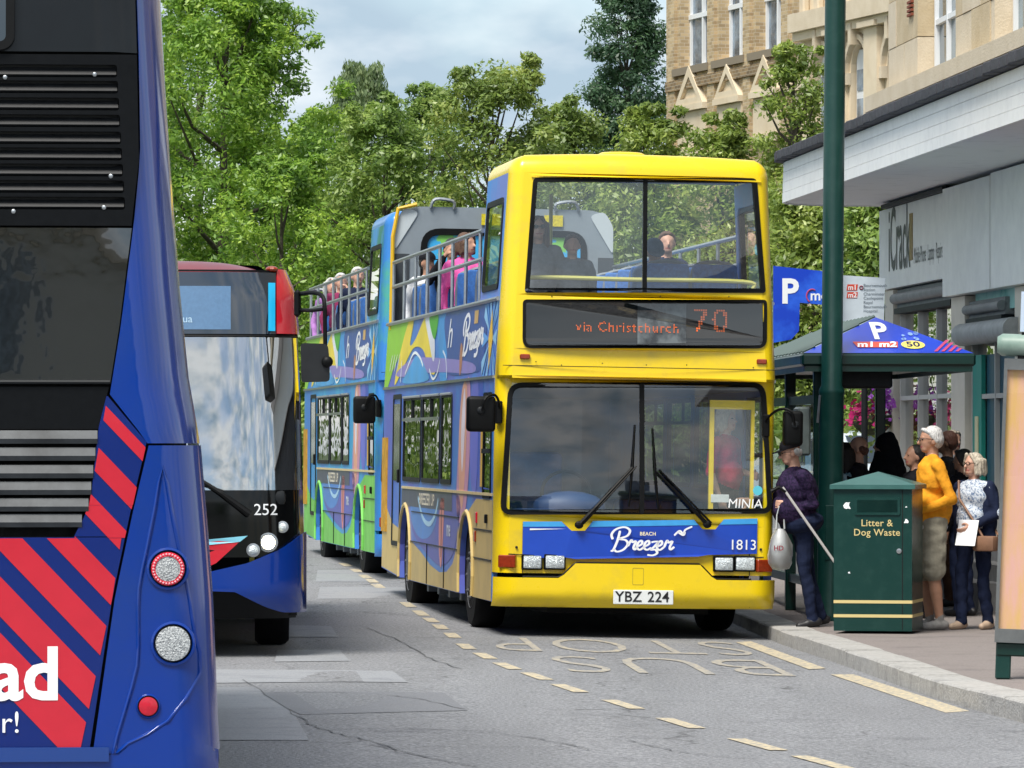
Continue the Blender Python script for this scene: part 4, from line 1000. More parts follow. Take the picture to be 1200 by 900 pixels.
    for sg in (-1, 1):
        A = [(P(150, 0)[0], P(0, 648)[1]), (P(286, 0)[0], P(0, 630)[1]), (P(253, 0)[0], P(0, 660)[1]), (P(236, 0)[0], P(0, 668)[1]), (P(150, 0)[0], P(0, 672)[1])]
        A = [(sg*a, b) for a, b in A]
        MB().sheet([densify(A, 0.1)], S, 0.010).build('red_flash', M_red, root)
        Bq = [(P(150, 0)[0], P(0, 641)[1]), (P(290, 0)[0], P(0, 628)[1]), (P(281, 0)[0], P(0, 635)[1]), (P(150, 0)[0], P(0, 648)[1])]
        MB().sheet([densify([(sg*a, b) for a, b in Bq], 0.1)], S, 0.014).build('cyan_flash', mat('flash_pale', '#7fc4d8', 0.35), root)
        for i, (px, py, r) in enumerate(((331, 618, 0.040), (314, 636, 0.066), (296.5, 645, 0.046))):
            c = P(px, py); M4 = Matrix.Translation(S(sg*c[0], c[1], 0.004)) @ Matrix.Rotation(RAD(90+0), 4, 'X')
            hl = MB().lathe([(r*0.98, 0.0), (r*1.15, 0.0), (r*1.15, 0.02), (r*0.98, 0.022)], 20, M4).build('headlight', M_chrome, root, smooth=40)
            lm = mat('lamp_lit', '#fff2c8', 0.3, emit=6.0) if (i == 1) else M_lens
            MB().ell(S(sg*c[0], c[1], 0.012), (r*0.95, 0.030, r*0.95), 16, 8).build('headlight_lens', lm, hl, smooth=60)
    # bumper
    TH = [(0.0, P(0, 676)[1]), (P(237, 0)[0], P(0, 672)[1]), (P(290, 0)[0], P(0, 660)[1]), (P(330, 0)[0], P(0, 643)[1]), (P(352, 0)[0], P(0, 627)[1]), (1.3, P(0, 622)[1])]
    TL = [(0.0, P(0, 696)[1]), (P(248, 0)[0], P(0, 693)[1]), (P(275, 0)[0], P(0, 694)[1]), (P(310, 0)[0], P(0, 712)[1]), (P(330, 0)[0], P(0, 719)[1]), (1.3, P(0, 720)[1])]
    m = MB(); m.patch(S, -1.262, 1.262, lambda x: interp(TL, abs(x)), lambda x: interp(TH, abs(x)), 60, 10, 0.012, 0.022); bp = m.build('bumper', M_blue, root, smooth=45)
    m = MB(); m.patch(S, -1.2, 1.2, 0.30, lambda x: interp(TL, abs(x))+0.02, 40, 4, -0.03, 0.012); m.build('bumper_insert', M_plastic, bp, smooth=45)
    MB().tube([S(P(240, 0)[0], z, 0.036) for z in lin(0.55, 0.66, 4)], 0.004, 5).build('bumper_joint', M_black, bp)
    # wiper
    wp = empty('wiper', (0, 0, 0)); wp.parent = root
    a, b = P(292, 603), P(225, 556)
    MB().tube([S(a[0], a[1], 0.05), S((a[0]+b[0])/2, (a[1]+b[1])/2+0.01, 0.05), S(b[0], b[1], 0.03)], [0.03, 0.02, 0.012], 8).build('arm', M_black, wp)
    a, b = P(262, 576), P(150, 540); MB().tube([S(x, a[1]+(b[1]-a[1])*t, 0.02) for t, x in [(k/8, a[0]+(b[0]-a[0])*k/8) for k in range(9)]], 0.012, 6).build('blade', M_black, wp)
    MB().box(P(237, 0)[0]-0.3, P(335, 0)[0], 0.10, 0.5, 1.18, 1.30, 0.04, seg=2).build('dashboard', M_dkgrey, root, smooth=40)
    # mirror on its arm
    mr = empty('wing_mirror', (0, 0, 0)); mr.parent = root
    q = lambda px, py, y: (P(px, py)[0], y, P(px, py)[1])
    MB().box(P(345, 0)[0], P(353, 0)[0], 0.25, 0.40, P(0, 370)[1], P(0, 338)[1], 0.02).build('bracket', M_black, mr)
    MB().tube(catmull([Vector(q(350, 343, 0.3)), Vector(q(366, 342, 0.12)), Vector(q(377, 346, 0.0)), Vector(q(380, 358, -0.05)), Vector(q(380.5, 380, -0.05)), Vector(q(381, 424, -0.05))], 5), 0.017, 8).build('arm', M_black, mr)
    MB().tube([Vector(q(350, 362, 0.3)), Vector(q(366, 363, 0.1)), Vector(q(379, 362, -0.05))], 0.015, 8).build('arm', M_black, mr)
    o = rquad([P(353, 448), P(386, 447), P(386, 428), P(384, 403), P(352, 402)], [0.03, 0.03, 0.03, 0.04, 0.03], 4)
    MB().prism([o], lambda u, v, w: (u, -0.06-w, v), 0.05, -0.09).build('housing', mat('mirror_black', '#17191c', 0.45, var=0.3, vscale=10), mr)
    MB().ell(q(383, 424, -0.12), (0.045, 0.035, 0.045), 12, 8).build('ball_joint', M_black, mr, smooth=60)
    # interior, wheels
    MB().box(-1.2, 1.2, 0.3, 10.3, 0.32, 0.40).build('floor_pan', M_under, root)
    MB().box(-1.18, 1.18, 2.6, 2.65, 0.4, 3.0).build('cab_bulkhead', mat('dim_grey', '#22252a', 0.8), root)
    MB().tube([(0.85, 0.75, 0.4), (0.85, 0.75, 2.9)], 0.02, 8).build('pole', M_rail, root)
    for sx in (-1.02, 1.02):
        for y in (2.62, 7.9): wheel(root, sx, y)
    return root
single_decker()

# ------------------------------------------------------------------ blue double-decker going away, its rear corner at the left edge
def rear_bus():
    root = empty('departing_bus', (-2.47, 20.0, 0.0), (0, 0, RAD(4.2)), 'rear of a blue bus with red diagonal stripes at the left edge', 'bus')
    P = lambda px, py: ((px-600)/288.0+2.47, 1.66+(520-py)/288.0)
    X = lambda px: (px-600)/288.0+2.47
    Z = lambda py: 1.66+(520-py)/288.0
    TE = [(Z(905), X(255.5)), (Z(850), X(252)), (Z(700), X(246)), (Z(620), X(240)), (Z(522), X(231.5)), (Z(515), X(231)), (Z(480), X(225)), (Z(440), X(218)), (Z(330), X(207)), (Z(200), X(197.5)), (Z(100), X(190.5)), (Z(0), X(185)), (Z(-200), X(176)), (Z(-260), X(150))]
    XE = lambda z: interp(TE, z)
    def S(x, z, w):
        xe = XE(z); r = 0.20 if z > Z(521) else 0.16; a = abs(x); q = max(0.0, min(1.0, (a-(xe-r))/r))
        y = (0.50 if z > Z(521) else 0.28)*(1-math.sqrt(max(0.0, 1-q*q)))
        y += 0.10*max(0, (z-1.7)/2.6)
        n = Vector((q*q*(1 if x > 0 else -1), -math.sqrt(max(0, 1-q**4))-0.02, 0)).normalized()
        return (x+n.x*w, y+n.y*w, z)
    BL = [(Z(518), X(172)), (Z(462), X(128)), (Z(380), X(141)), (Z(260), X(156)), (Z(180), X(163)), (Z(60), X(161)), (Z(0), X(159)), (Z(-260), X(150))]
    XB = lambda z: interp(BL, z)
    zs_up = [Z(519.5), Z(505), Z(490), Z(475), Z(462)]+lin(Z(440), Z(-260), 26)
    for sg in (-1, 1):
        m = MB()
        if sg > 0: band(m, S, zs_up, XB, XE, 18, 0.0, 0.012)
        else: band(m, S, zs_up, lambda z: -XE(z), lambda z: -XB(z), 18, 0.0, 0.012)
        m.build('corner_pillar', M_blue, root, smooth=60)
        # body side beyond the corner
        m = MB(); zz = lin(Z(905), Z(520), 6)+lin(Z(519), Z(-260), 14)
        for z in zz:
            xe, y0, zz_ = S(sg*XE(z), z, 0.012)
            m.v.append((sg*XE(z)+sg*0.008, y0-0.004, z)); m.v.append((sg*(XE(z)+0.01), 1.2, z)); m.v.append((sg*(min(XE(z)+0.04, 1.275)), 11.0, z))
        m.f = [(3*j+k, 3*j+k+1, 3*j+k+4, 3*j+k+3) for j in range(len(zz)-1) for k in (0, 1)]; m.mi = [0]*len(m.f)
        m.build('body_side', M_blue, root, smooth=40)
        wheel(root, sg*1.12, 2.9)
    MB().box(-1.2, 1.2, 0.1, 11, 0.28, 0.33).build('floor_pan', M_under, root)
    MB().box(-1.0, 1.0, 0.75, 11, 4.15, 4.25, 0.04).build('roof', M_blue, root)
    m = MB(); band(m, S, lin(Z(895), Z(-255), 40), lambda z: -XE(z)+0.012, lambda z: XE(z)-0.012, 30, -0.05, 0.01); m.build('seam_backing', M_under, root)  # dark backing added behind the panels to stop light leaking through the seams
    # upper window and dark frame around it
    zt = lin(Z(58), Z(-250), 8)
    m = MB(); band(m, S, zt, lambda z: -XB(z)+0.004, lambda z: XB(z)-0.004, 20, -0.006, 0.008); m.build('upper_window_surround', mat('surround_black', '#0a0c0f', 0.2, spec=0.35, c2='#14181c', thr=(0.3, 0.7), vscale=2), root, smooth=50)
    o = rrect(-X(16), X(16), Z(57), Z(-230), 0.06)
    fr = MB().prism([o, inset(o, 0.035)], lambda u, v, w: (u, 0.10*(v-1.7)/2.6-w, v), 0.035, 0.0).build('upper_window_seal', M_black, root)
    MB().sheet([inset(o, 0.03)], lambda u, v, w: (u, 0.10*(v-1.7)/2.6-w, v), 0.012).build('upper_window_pane', mat('dark_glass', '#07090b', 0.04, spec=1.0, coat=1.0), fr)
    # engine vent panel with slots
    vp = empty('vent_panel', (0, 0, 0)); vp.parent = root
    m = MB(); band(m, S, lin(Z(263.5), Z(61), 12), lambda z: -XB(z)+0.006, lambda z: XB(z)-0.006, 20, -0.03, 0.012); m.build('backing', mat('vent_dark', '#050607', 0.7), vp, smooth=50)
    F = lambda u, v, w: (u, 0.10*(v-1.7)/2.6-w, v)
    rows = [Z(y) for y in (81, 100, 120, 140, 160, 179, 198, 217.5, 237)]
    XR = lambda z: X(136)+(X(146)-X(136))*(Z(75)-z)/(Z(245)-Z(75))*-1 if False else interp([(Z(245), X(146)), (Z(75), X(136))], z)
    holes = []
    for z in rows: holes.append(rquad([(-XR(z), z-0.026), (XR(z), z-0.026), (XR(z), z+0.026), (-XR(z), z+0.026)], [0.012]*4, 3))
    outer = densify([(-XB(Z(263.5))+0.008, Z(263.5)), (XB(Z(263.5))-0.008, Z(263.5)), (X(162), Z(185)), (X(159.5), Z(61.5)), (-X(159.5), Z(61.5)), (-X(162), Z(185))], 0.3)
    MB().prism([outer]+holes, F, 0.012, -0.012).build('frame', M_plastic, vp)
    for z in rows:
        fin = MB(); xr = XR(z)-0.004
        fin.add([(-xr, 0.10*(z-1.7)/2.6+0.022, z+0.02), (xr, 0.10*(z-1.7)/2.6+0.022, z+0.02), (xr, 0.10*(z-1.7)/2.6-0.006, z-0.014), (-xr, 0.10*(z-1.7)/2.6-0.006, z-0.014),
                 (-xr, 0.10*(z-1.7)/2.6+0.030, z+0.016), (xr, 0.10*(z-1.7)/2.6+0.030, z+0.016), (xr, 0.10*(z-1.7)/2.6+0.002, z-0.022), (-xr, 0.10*(z-1.7)/2.6+0.002, z-0.022)],
                [(0, 1, 2, 3), (7, 6, 5, 4), (3, 2, 6, 7), (0, 4, 5, 1), (1, 5, 6, 2), (0, 3, 7, 4)])
        fin.build('slat', mat('vent_fin', '#17191c', 0.45, var=0.15, vscale=20), vp)
    for px, py in ((5, 89), (110, 85), (129, 205), (15, 247), (121, 242)):
        MB().ell(F(X(px), Z(py), 0.013), (0.010, 0.006, 0.010), 10, 6).build('bolt', M_chrome, vp)
    # glossy black middle panel (reflecting the street)
    m = MB(); band(m, S, lin(Z(449), Z(266), 8), lambda z: -XB(z)+0.006, lambda z: XB(z)-0.006, 24, -0.004, 0.008); m.build('black_glass_panel', mat('mirror_glass', '#040506', 0.02, spec=1.0, coat=1.0, bump=0.14, bscale=2.0), root, smooth=50)
    MB().tube([S(x, Z(447.5), 0.012) for x in lin(-X(128), X(128), 12)], 0.009, 6).build('lower_trim', M_dkgrey, root)
    m = MB(); band(m, S, lin(Z(503), Z(453), 4), lambda z: -X(interp([(Z(503), 114), (Z(453), 127)], z)), lambda z: X(interp([(Z(503), 114), (Z(453), 127)], z)), 16, -0.01, 0.012); m.build('black_trim_panel', M_plastic, root, smooth=50)
    # grille with silver slats
    gr = empty('engine_grille', (0, 0, 0)); gr.parent = root
    m = MB(); band(m, S, lin(Z(628), Z(500), 4), lambda z: -X(112), lambda z: X(112), 8, -0.05, 0.01); m.build('backing', MATS['vent_dark'], gr)
    for k, py in enumerate((513, 533, 553.5, 573, 592.5, 611)):
        xr = X(interp([(500, 115), (590, 104), (628, 88)], py)); zc = Z(py)
        m = MB(); m.add([(sx*xr, y, z) for sx in (-1, 1) for (y, z) in ((-0.004, zc+0.030), (-0.022, zc-0.004), (-0.014, zc-0.024), (0.02, zc-0.020), (0.03, zc+0.02))],
                        [(0, 1, 6, 5), (1, 2, 7, 6), (2, 3, 8, 7), (3, 4, 9, 8), (4, 0, 5, 9), (0, 4, 3, 2, 1), (5, 6, 7, 8, 9)]); m.build('slat', mat('grille_silver', '#43474b', 0.42, metal=0.2, spec=0.4, c2='#24272a', thr=(0.4, 0.7), vscale=4), gr, smooth=40)
    # striped engine cover
    TR = [(Z(880), X(104)), (Z(700), X(131)), (Z(600), X(152)), (Z(518), X(171)), (Z(464), X(125.5))]
    CR = lambda z: interp(TR, z)
    TLG = [(Z(628), X(86)), (Z(612), X(95)), (Z(590), X(105)), (Z(500), X(115)), (Z(464), X(124))]
    cov = empty('engine_cover', (0, 0, 0)); cov.parent = root
    for sg in (-1, 1):
        m = MB(); f = (lambda g: g) if sg > 0 else None
        zsA = lin(Z(629), Z(518), 10)+lin(Z(510), Z(464), 5)
        if sg > 0: band(m, S, zsA, lambda z: interp(TLG, z), CR, 6, -0.004, 0.014)
        else: band(m, S, zsA, lambda z: -CR(z), lambda z: -interp(TLG, z), 6, -0.004, 0.014)
        m.build('cover_cheek', M_bluedk, cov, smooth=40)
    m = MB(); band(m, S, lin(Z(879), Z(630), 10), lambda z: -CR(z), CR, 24, -0.004, 0.014); m.build('cover_panel', M_bluedk, cov, smooth=40)
    # red stripes, clipped to the cover: lower-left to upper-right rows in photo terms
    def clip(poly, inside, inter):
        out = []
        for i in range(len(poly)):
            a, b = poly[i-1], poly[i]; ia, ib = inside(a), inside(b)
            if ib:
                if not ia: out.append(inter(a, b))
                out.append(b)
            elif ia: out.append(inter(a, b))
        return out
    def clip_half(poly, p, q):      # keep the left side of p->q
        f = lambda r: (q[0]-p[0])*(r[1]-p[1])-(q[1]-p[1])*(r[0]-p[0])
        return clip(poly, lambda r: f(r) >= 0, lambda a, b: tuple(a[k]+(b[k]-a[k])*f(a)/(f(a)-f(b)) for k in (0, 1)))
    # px space polygon of the cover (convex pieces: cheek and panel)
    cheek = [(124, 464), (115, 500), (105, 590), (133, 690), (152, 600), (171.5, 518)]
    panel = [(-300, 630), (-300, 890), (104, 879), (131, 700), (146, 629), (86, 629)]
    M_st = mat('stripe_red', (0.52, 0.012, 0.030), 0.22, spec=0.5, coat=0.5, var=0.05)
    # each stripe given by its upper and lower edge at x=0 (photo rows), all falling to the right with slope 0.86
    def stripes(area, edges, w):
        for (a, b, sl) in edges:
            poly = [(-320, a-320*sl), (-320, b-320*sl), (260, b+260*sl), (260, a+260*sl)]
            n = len(area)
            A = sum(area[i][0]*area[(i+1) % n][1]-area[(i+1) % n][0]*area[i][1] for i in range(n))
            for i in range(n):
                p, q = area[i], area[(i+1) % n]
                if A < 0: p, q = q, p
                poly = clip_half(poly, p, q)
                if len(poly) < 3: break
            if len(poly) >= 3:
                MB().sheet([densify([P(*r) for r in poly], 0.08)], S, w).build('red_stripe', M_st, cov)
    ED = [(346, 366, 1.05), (404, 436, 1.05), (468, 498, 1.05), (537, 574, 1.05), (604, 646, 1.05), (676, 723, 1.05), (742, 806, 1.05)]
    stripes([(125, 465), (103.5, 592), (155, 592), (171, 519)], ED, 0.0135)
    stripes([(103.5, 592.3), (86.5, 630.5), (145.5, 630.5), (154.5, 592.3)], ED, 0.0135)
    stripes([(-300, 631), (-300, 888), (104, 878.5), (131, 700), (145.5, 631)], ED, 0.0135)
    vs, fs = text_mesh('ad', 0.30, bold=0.025, align='RIGHT'); MB().add([S(X(70)+a, Z(793)+b, 0.016) for a, b in vs], fs).build('advert_lettering', M_white, cov)
    vs, fs = text_mesh('er!', 0.125, align='RIGHT'); MB().add([S(X(24)+a, Z(848)+b, 0.016) for a, b in vs], fs).build('advert_lettering', M_white, cov)
    # lamp cluster panels
    for sg in (-1, 1):
        lc = empty('lamp_cluster', (0, 0, 0)); lc.parent = root
        TLc = [(Z(884), X(108)), (Z(700), X(134)), (Z(600), X(155)), (Z(522), X(173.5))]
        zs = lin(Z(884), Z(522), 22)
        m = MB(); 
        if sg > 0: band(m, S, zs, lambda z: interp(TLc, z), XE, 24, 0.0, 0.014)
        else: band(m, S, zs, lambda z: -XE(z), lambda z: -interp(TLc, z), 24, 0.0, 0.014)
        m.build('cluster_panel', M_blue, lc, smooth=50)
        # raised lozenge round the lamps
        dia = [P(190, 548), P(220, 700), P(232, 790), P(196, 846), P(150, 872), P(132, 884), P(160, 780), P(162, 690)]
        dd = [(sg*a, b) for a, b in dia]; Q = [(p.x, p.y) for p in catmull([Vector(p) for p in densify(dd, 0.15)], 2, closed=True)]
        m = MB(); m.tube([S(a, b, 0.013) for a, b in Q], 0.010, 6, closed=True); m.build('crease', M_blue, lc, smooth=60)
        for kind, px, py, r in (('brake', 196, 667, 20), ('reverse', 202, 755, 21), ('reflector', 173, 828.5, 11.5)):
            a, z = sg*X(px), Z(py); rr = r/288.0
            p = Vector(S(a, z, 0.01)); nn = Vector(S(a, z, 1.0))-Vector(S(a, z, 0.0)); nn.normalize()
            M4 = Matrix.Translation(p) @ nn.to_track_quat('Z', 'Y').to_matrix().to_4x4()
            lamp = MB().lathe([(rr*1.28, 0.0), (rr*1.25, 0.012), (rr*1.12, 0.016), (rr*1.08, 0.004), (rr*1.0, 0.0)], 32, M4).build('lamp_bezel', M_blue, lc, smooth=50)
            MB().lathe([(rr*1.08, 0.002), (rr*1.02, 0.010), (rr*1.0, 0.010)], 32, M4).build('lamp_seal', M_black, lamp)
            if kind == 'reflector': MB().lathe([(rr*1.0, 0.006), (rr*0.95, 0.014), (rr*0.5, 0.018), (0.001, 0.019)], 24, M4).build('lamp_lens', M_redlens, lamp, smooth=60)
            else:
                if kind == 'brake':
                    MB().lathe([(rr*1.0, 0.006), (rr*0.97, 0.018), (rr*0.74, 0.022)], 32, M4, caps=False).build('red_ring', mat('brake_red', '#d8203c', 0.2, var=0.3, vscale=140, bump=0.6, bscale=200), lamp, smooth=60)
                    MB().lathe([(rr*0.74, 0.018), (rr*0.4, 0.022), (0.001, 0.024)], 32, M4).build('lamp_lens', mat('lens_cells', '#cfd3d4', 0.18, c2='#8b8f92', thr=(0.42, 0.6), vscale=130, bump=0.9, bscale=150), lamp, smooth=60)
                    m = MB()
                    for i in range(30):
                        t = 2*math.pi*i/30; m.ell(M4 @ Vector((rr*0.86*math.cos(t), rr*0.86*math.sin(t), 0.021)), (0.0045, 0.0045, 0.0045), 6, 4)
                    tag(m.build('lens_beads', mat('bead_pink', '#f2a9b2', 0.2), lamp), kind='stuff')
                else:
                    MB().lathe([(rr*1.0, 0.006), (rr*0.95, 0.018), (rr*0.5, 0.023), (0.001, 0.025)], 32, M4).build('lamp_lens', mat('lens_cells', '#cfd3d4', 0.18, c2='#8b8f92', thr=(0.42, 0.6), vscale=130, bump=0.9, bscale=150), lamp, smooth=60)
    # bumper
    def bhi(x):
        a = abs(x); px = (a-2.47)*288+600; return Z(interp([(128, 884), (160, 868), (197, 846), (225, 864), (256, 884)], px)) if px > 128 else Z(884)
    m = MB(); m.patch(lambda x, z, w: S(x*0.999, z, w), -1.262, 1.262, Z(985), lambda x: bhi(x)-0.006, 70, 8, 0.002, 0.016); m.build('bumper', M_blue, root, smooth=45)
    m = MB(); m.patch(S, -X(127), X(127), Z(893), lambda x: Z(880+0.05*(abs(x)-X(0))*288*0-4), 20, 2, 0.024, 0.012); m.build('bumper_step', mat('bumper_light', '#163a7e', 0.25, coat=0.5), root, smooth=45)
    return root
rear_bus()
# ------------------------------------------------------------------ right-hand terrace: shop, canopy, stone storey
def wall_x(y): return 4.43+0.086*(58.0-y)            # line of the shop wall
ANG = math.atan(0.086)
M_stone = mat('bath_stone', (0.46, 0.36, 0.22), 0.85, c2=(0.56, 0.46, 0.31), thr=(0.3, 0.7), vscale=3.0, bump=0.3, bscale=40)
M_stone2 = mat('bath_stone_pale', (0.55, 0.46, 0.33), 0.85, c2=(0.64, 0.55, 0.42), thr=(0.3, 0.7), vscale=3.0, bump=0.3, bscale=40)
M_mortar = mat('mortar', (0.30, 0.25, 0.18), 0.9)
M_wbd = mat('white_board', (0.88, 0.88, 0.87), 0.5, c2=(0.76, 0.76, 0.76), thr=(0.45, 0.8), vscale=5)
M_panel = mat('grey_panel', (0.84, 0.86, 0.84), 0.5, c2=(0.72, 0.74, 0.73), thr=(0.35, 0.8), vscale=4)
M_slate = mat('slate', (0.045, 0.045, 0.055), 0.7, var=0.4, vscale=12, bump=0.5, bscale=40)
M_cream = mat('cream_paint', (0.62, 0.58, 0.50), 0.6, var=0.08, vscale=3)
M_shut = mat('shutter_grey', (0.16, 0.17, 0.17), 0.6, c2=(0.24, 0.25, 0.25), thr=(0.35, 0.7), vscale=5)
M_wframe = mat('window_white', (0.72, 0.74, 0.76), 0.45)
# local frame of the terrace: origin at the far corner on the ground, +u towards us along the wall, -v out over the pavement
PZ = pave_z(4.4, 56)
def TF(u, v, z): return (4.43+u*math.sin(ANG)+v*math.cos(ANG), 58.0-u*math.cos(ANG)+v*math.sin(ANG), z)
def u_at(px): # wall position seen at photo column px
    k = (px-600)/FPX; y = (4.43+0.086*58)/(k+0.086); return (58-y)/math.cos(ANG)
def tbox(m, u0, u1, v0, v1, z0, z1, mi=0):
    vs = [TF(u, v, z) for z in (z0, z1) for (u, v) in ((u0, v0), (u1, v0), (u1, v1), (u0, v1))]
    return m.add(vs, [(0, 1, 2, 3), (4, 7, 6, 5), (0, 4, 5, 1), (1, 5, 6, 2), (2, 6, 7, 3), (3, 7, 4, 0)], mi)
def zat(px, py):   # height of photo point on the wall plane
    k = (px-600)/FPX; y = (4.43+0.086*58)/(k+0.086); return HC+(HZ-py)*y/FPX
UL = 24.0
shop = empty('shop_row', TF(0, 0, PZ), (0, 0, 0), 'shop row with grey sign panels, roller shutters and glass fronts under the canopy', 'shop')
shop_inv = Matrix.Translation(shop.location).inverted()
def pt(m, name, mats, parent=shop, smooth=None, root=None):
    """build a mesh given in world coordinates as a child of the thing at root"""
    root = root or parent; loc = Vector(root.location)
    m.v = [tuple(Vector(p)-loc) for p in m.v]; return m.build(name, mats, parent, smooth)
SOF = 4.50
pt(tbox(MB(), 0.0, UL, 0.30, 6.0, 0.0, SOF), 'shop_wall', mat('shop_inner', (0.09, 0.09, 0.095), 0.8, var=0.3), shop)
pt(tbox(MB(), -0.02, 0.0, 0.0, 6.0, 0.0, SOF), 'end_wall', M_cream, shop)
# fascia signs
u1 = u_at(1121.5); u2 = u_at(1178); u3 = u_at(1250)
def plank(u0, u1, z0, z1, v0, v1, name, m_, parent=shop): return pt(tbox(MB(), u0, u1, v0, v1, z0, z1), name, m_, parent, root=shop)
zb1 = zat(1080, 333)
sg_ = plank(0.02, u1-0.06, zb1, 4.40, -0.10, 0.10, 'shop_sign', M_panel)
plank(0.5, u1-0.03, 4.405, 4.45, -0.16, 0.08, 'sign_lamp_strip', M_dkgrey)
def on_sign(u0, zc, v=-0.104):
    def F(a, b, w): return tuple(Vector(TF(u0+a, v, zc+b))-Vector(shop.location))
    return F
us = u_at(1044)
lettering('sign_lettering', 'iCrack', 1.05, on_sign((u_at(1046)+u_at(1079))/2+0.1, zat(1061, 283)), mat('sign_grey', '#3b4045', 0.5), sg_, bold=0.012, wide=0.54)
lettering('sign_lettering', 'Mobile Phone · Laptop · Repairs', 0.26, on_sign((u_at(1083)+u_at(1114))/2, zat(1098, 297)), mat('sign_grey2', '#5d6367', 0.5), sg_, wide=0.56)
plank(u_at(1076.5), u_at(1080), zat(1078, 305), zat(1078, 250), -0.108, -0.10, 'sign_phone_emblem', mat('emblem_gold', '#8a7442', 0.5, var=0.3, vscale=10), sg_)
zb2 = zat(1122, 348)
plank(u1, u2-0.02, zb2, 4.42, -0.16, 0.10, 'blank_sign_panel', M_panel)
plank(u2+0.01, u3, zb2, 4.44, -0.155, 0.10, 'blank_sign_panel', M_panel)
plank(u3+0.02, u3+3.2, zb2, 4.44, -0.16, 0.10, 'blank_sign_panel', M_panel)
plank(u3+3.24, UL, zb2, 4.44, -0.16, 0.10, 'blank_sign_panel', M_panel)
plank(u1-0.055, u1-0.005, zb2, 4.46, -0.12, 0.08, 'sign_joint', M_black)
# pilasters, shutters housings, shopfronts
for px0, px1 in ((1043, 1052.5), (1121, 1137), (1196, 1215)):
    plank(u_at(px0), u_at(px1), PZ, zb1-0.01 if px0 < 1100 else zb2-0.01, -0.06, 0.20, 'pilaster', M_cream)
def shutter(px0, px1, ztop, zbot):
    a, b = u_at(px0), u_at(px1); m = MB()
    s_ = pt(tbox(m, a, b, -0.02, 0.22, zbot, ztop), 'shutter_box', M_shut, shop)
    m = MB(); m.tube([Vector(TF(a, -0.05, (ztop+zbot)/2)), Vector(TF(b, -0.05, (ztop+zbot)/2))], (ztop-zbot)*0.30, 14)
    pt(m, 'shutter_roll', M_shut, s_, 40, root=shop)
    plank(a, b, zbot-0.07, zbot-0.005, -0.06, 0.1, 'shutter_bar', M_dkgrey, s_)
z_s1 = zat(1085, 340); z_s0 = zat(1085, 356)
shutter(1053.5, 1120, zb1-0.02, z_s0)
shutter(1138, 1180, zat(1150, 352), zat(1150, 372)); shutter(1216, 1290, zat(1150, 352), zat(1150, 372))
M_shopg = glass('shop_glass', (0.60, 0.62, 0.60), 1.7, 0.16, wave=0.02)
def shopfront(px0, px1, zt, cols, rows):
    a, b = u_at(px0), u_at(px1); zb = PZ+0.45
    sf = empty('shopfront', (0, 0, 0)); sf.parent = shop
    pt(tbox(MB(), a, b, 0.0, 0.16, PZ, zb), 'stall_riser', mat('riser_grey', (0.25, 0.25, 0.25), 0.7, var=0.2), sf, root=shop)
    xs = [a+(b-a)*k/cols for k in range(cols+1)]; zs = [zb+(zt-zb)*r for r in rows]
    for i in range(cols):
        for j in range(len(zs)-1):
            m = MB(); m.add([TF(xs[i], 0.06, zs[j]), TF(xs[i+1], 0.06, zs[j]), TF(xs[i+1], 0.06, zs[j+1]), TF(xs[i], 0.06, zs[j+1])], [(0, 1, 2, 3)])
            pt(m, 'pane', M_shopg, sf, root=shop)
    for x in xs: pt(tbox(MB(), x-0.02, x+0.02, 0.0, 0.10, zb, zt), 'mullion', mat('mullion_pale', (0.5, 0.5, 0.47), 0.5), sf, root=shop)
    for z in zs[1:-1]: pt(tbox(MB(), a, b, 0.005, 0.115, z-0.025, z+0.025), 'transom', MATS['mullion_pale'], sf, root=shop)
    return sf
sf = shopfront(1055, 1120, z_s0-0.08, 3, (0, 0.62, 0.84, 1.0))
# display shelves behind the glass
for k in range(4):
    pt(tbox(MB(), u_at(1062), u_at(1118), 0.18, 0.28, 1.0+k*0.55, 1.03+k*0.55), 'display_shelf', mat('shelf_wood', (0.33, 0.26, 0.19), 0.7, var=0.2), shop)
for k in range(7):
    uu = u_at(1075)+k*0.32; pt(tbox(MB(), uu, uu+0.05, 0.20, 0.24, 0.6, 3.2), 'display_strip', M_cream, shop)
plank(u_at(1060), u_at(1064.5), 1.7, 2.55, 0.10, 0.14, 'poster_strip', mat('poster_red', '#b5524a', 0.5)); plank(u_at(1065), u_at(1068), 1.7, 2.5, 0.10, 0.14, 'poster_strip', mat('poster_blue', '#5a8fc0', 0.5))
plank(u_at(1075), u_at(1118), 3.02, 3.12, 0.10, 0.15, 'red_strip', mat('strip_red', '#b0564e', 0.5))
sf2 = shopfront(1139, 1194, zat(1150, 376), 2, (0, 0.66, 1.0))
plank(u_at(1140), u_at(1150), PZ+0.5, 2.6, 0.0, 0.045, 'teal_banner', mat('teal_print', '#1f8f80', 0.5, var=0.1))
plank(u_at(1143.5), u_at(1147), PZ+0.7, 1.95, -0.012, -0.002, 'banner_print', mat('banner_cream', '#d8d2a8', 0.5))
plank(u_at(1151), u_at(1194), PZ+0.5, 2.6, 0.05, 0.058, 'blue_banner', mat('deep_teal', '#134a5c', 0.4, var=0.1))
plank(u_at(1140), u_at(1194), 3.05, 3.75, 0.03, 0.058, 'sky_banner', mat('sky_print', '#9ccfc8', 0.5, c2='#3fa89c', thr=(0.5, 0.6), vscale=1.6))
m = MB(); m.tube([Vector(TF(u_at(1138), -0.10, 2.82)), Vector(TF(u_at(1200), -0.10, 2.82))], 0.12, 14); pt(m, 'rolled_awning', mat('awning_grey', (0.34, 0.36, 0.36), 0.6, var=0.2), shop, 40)
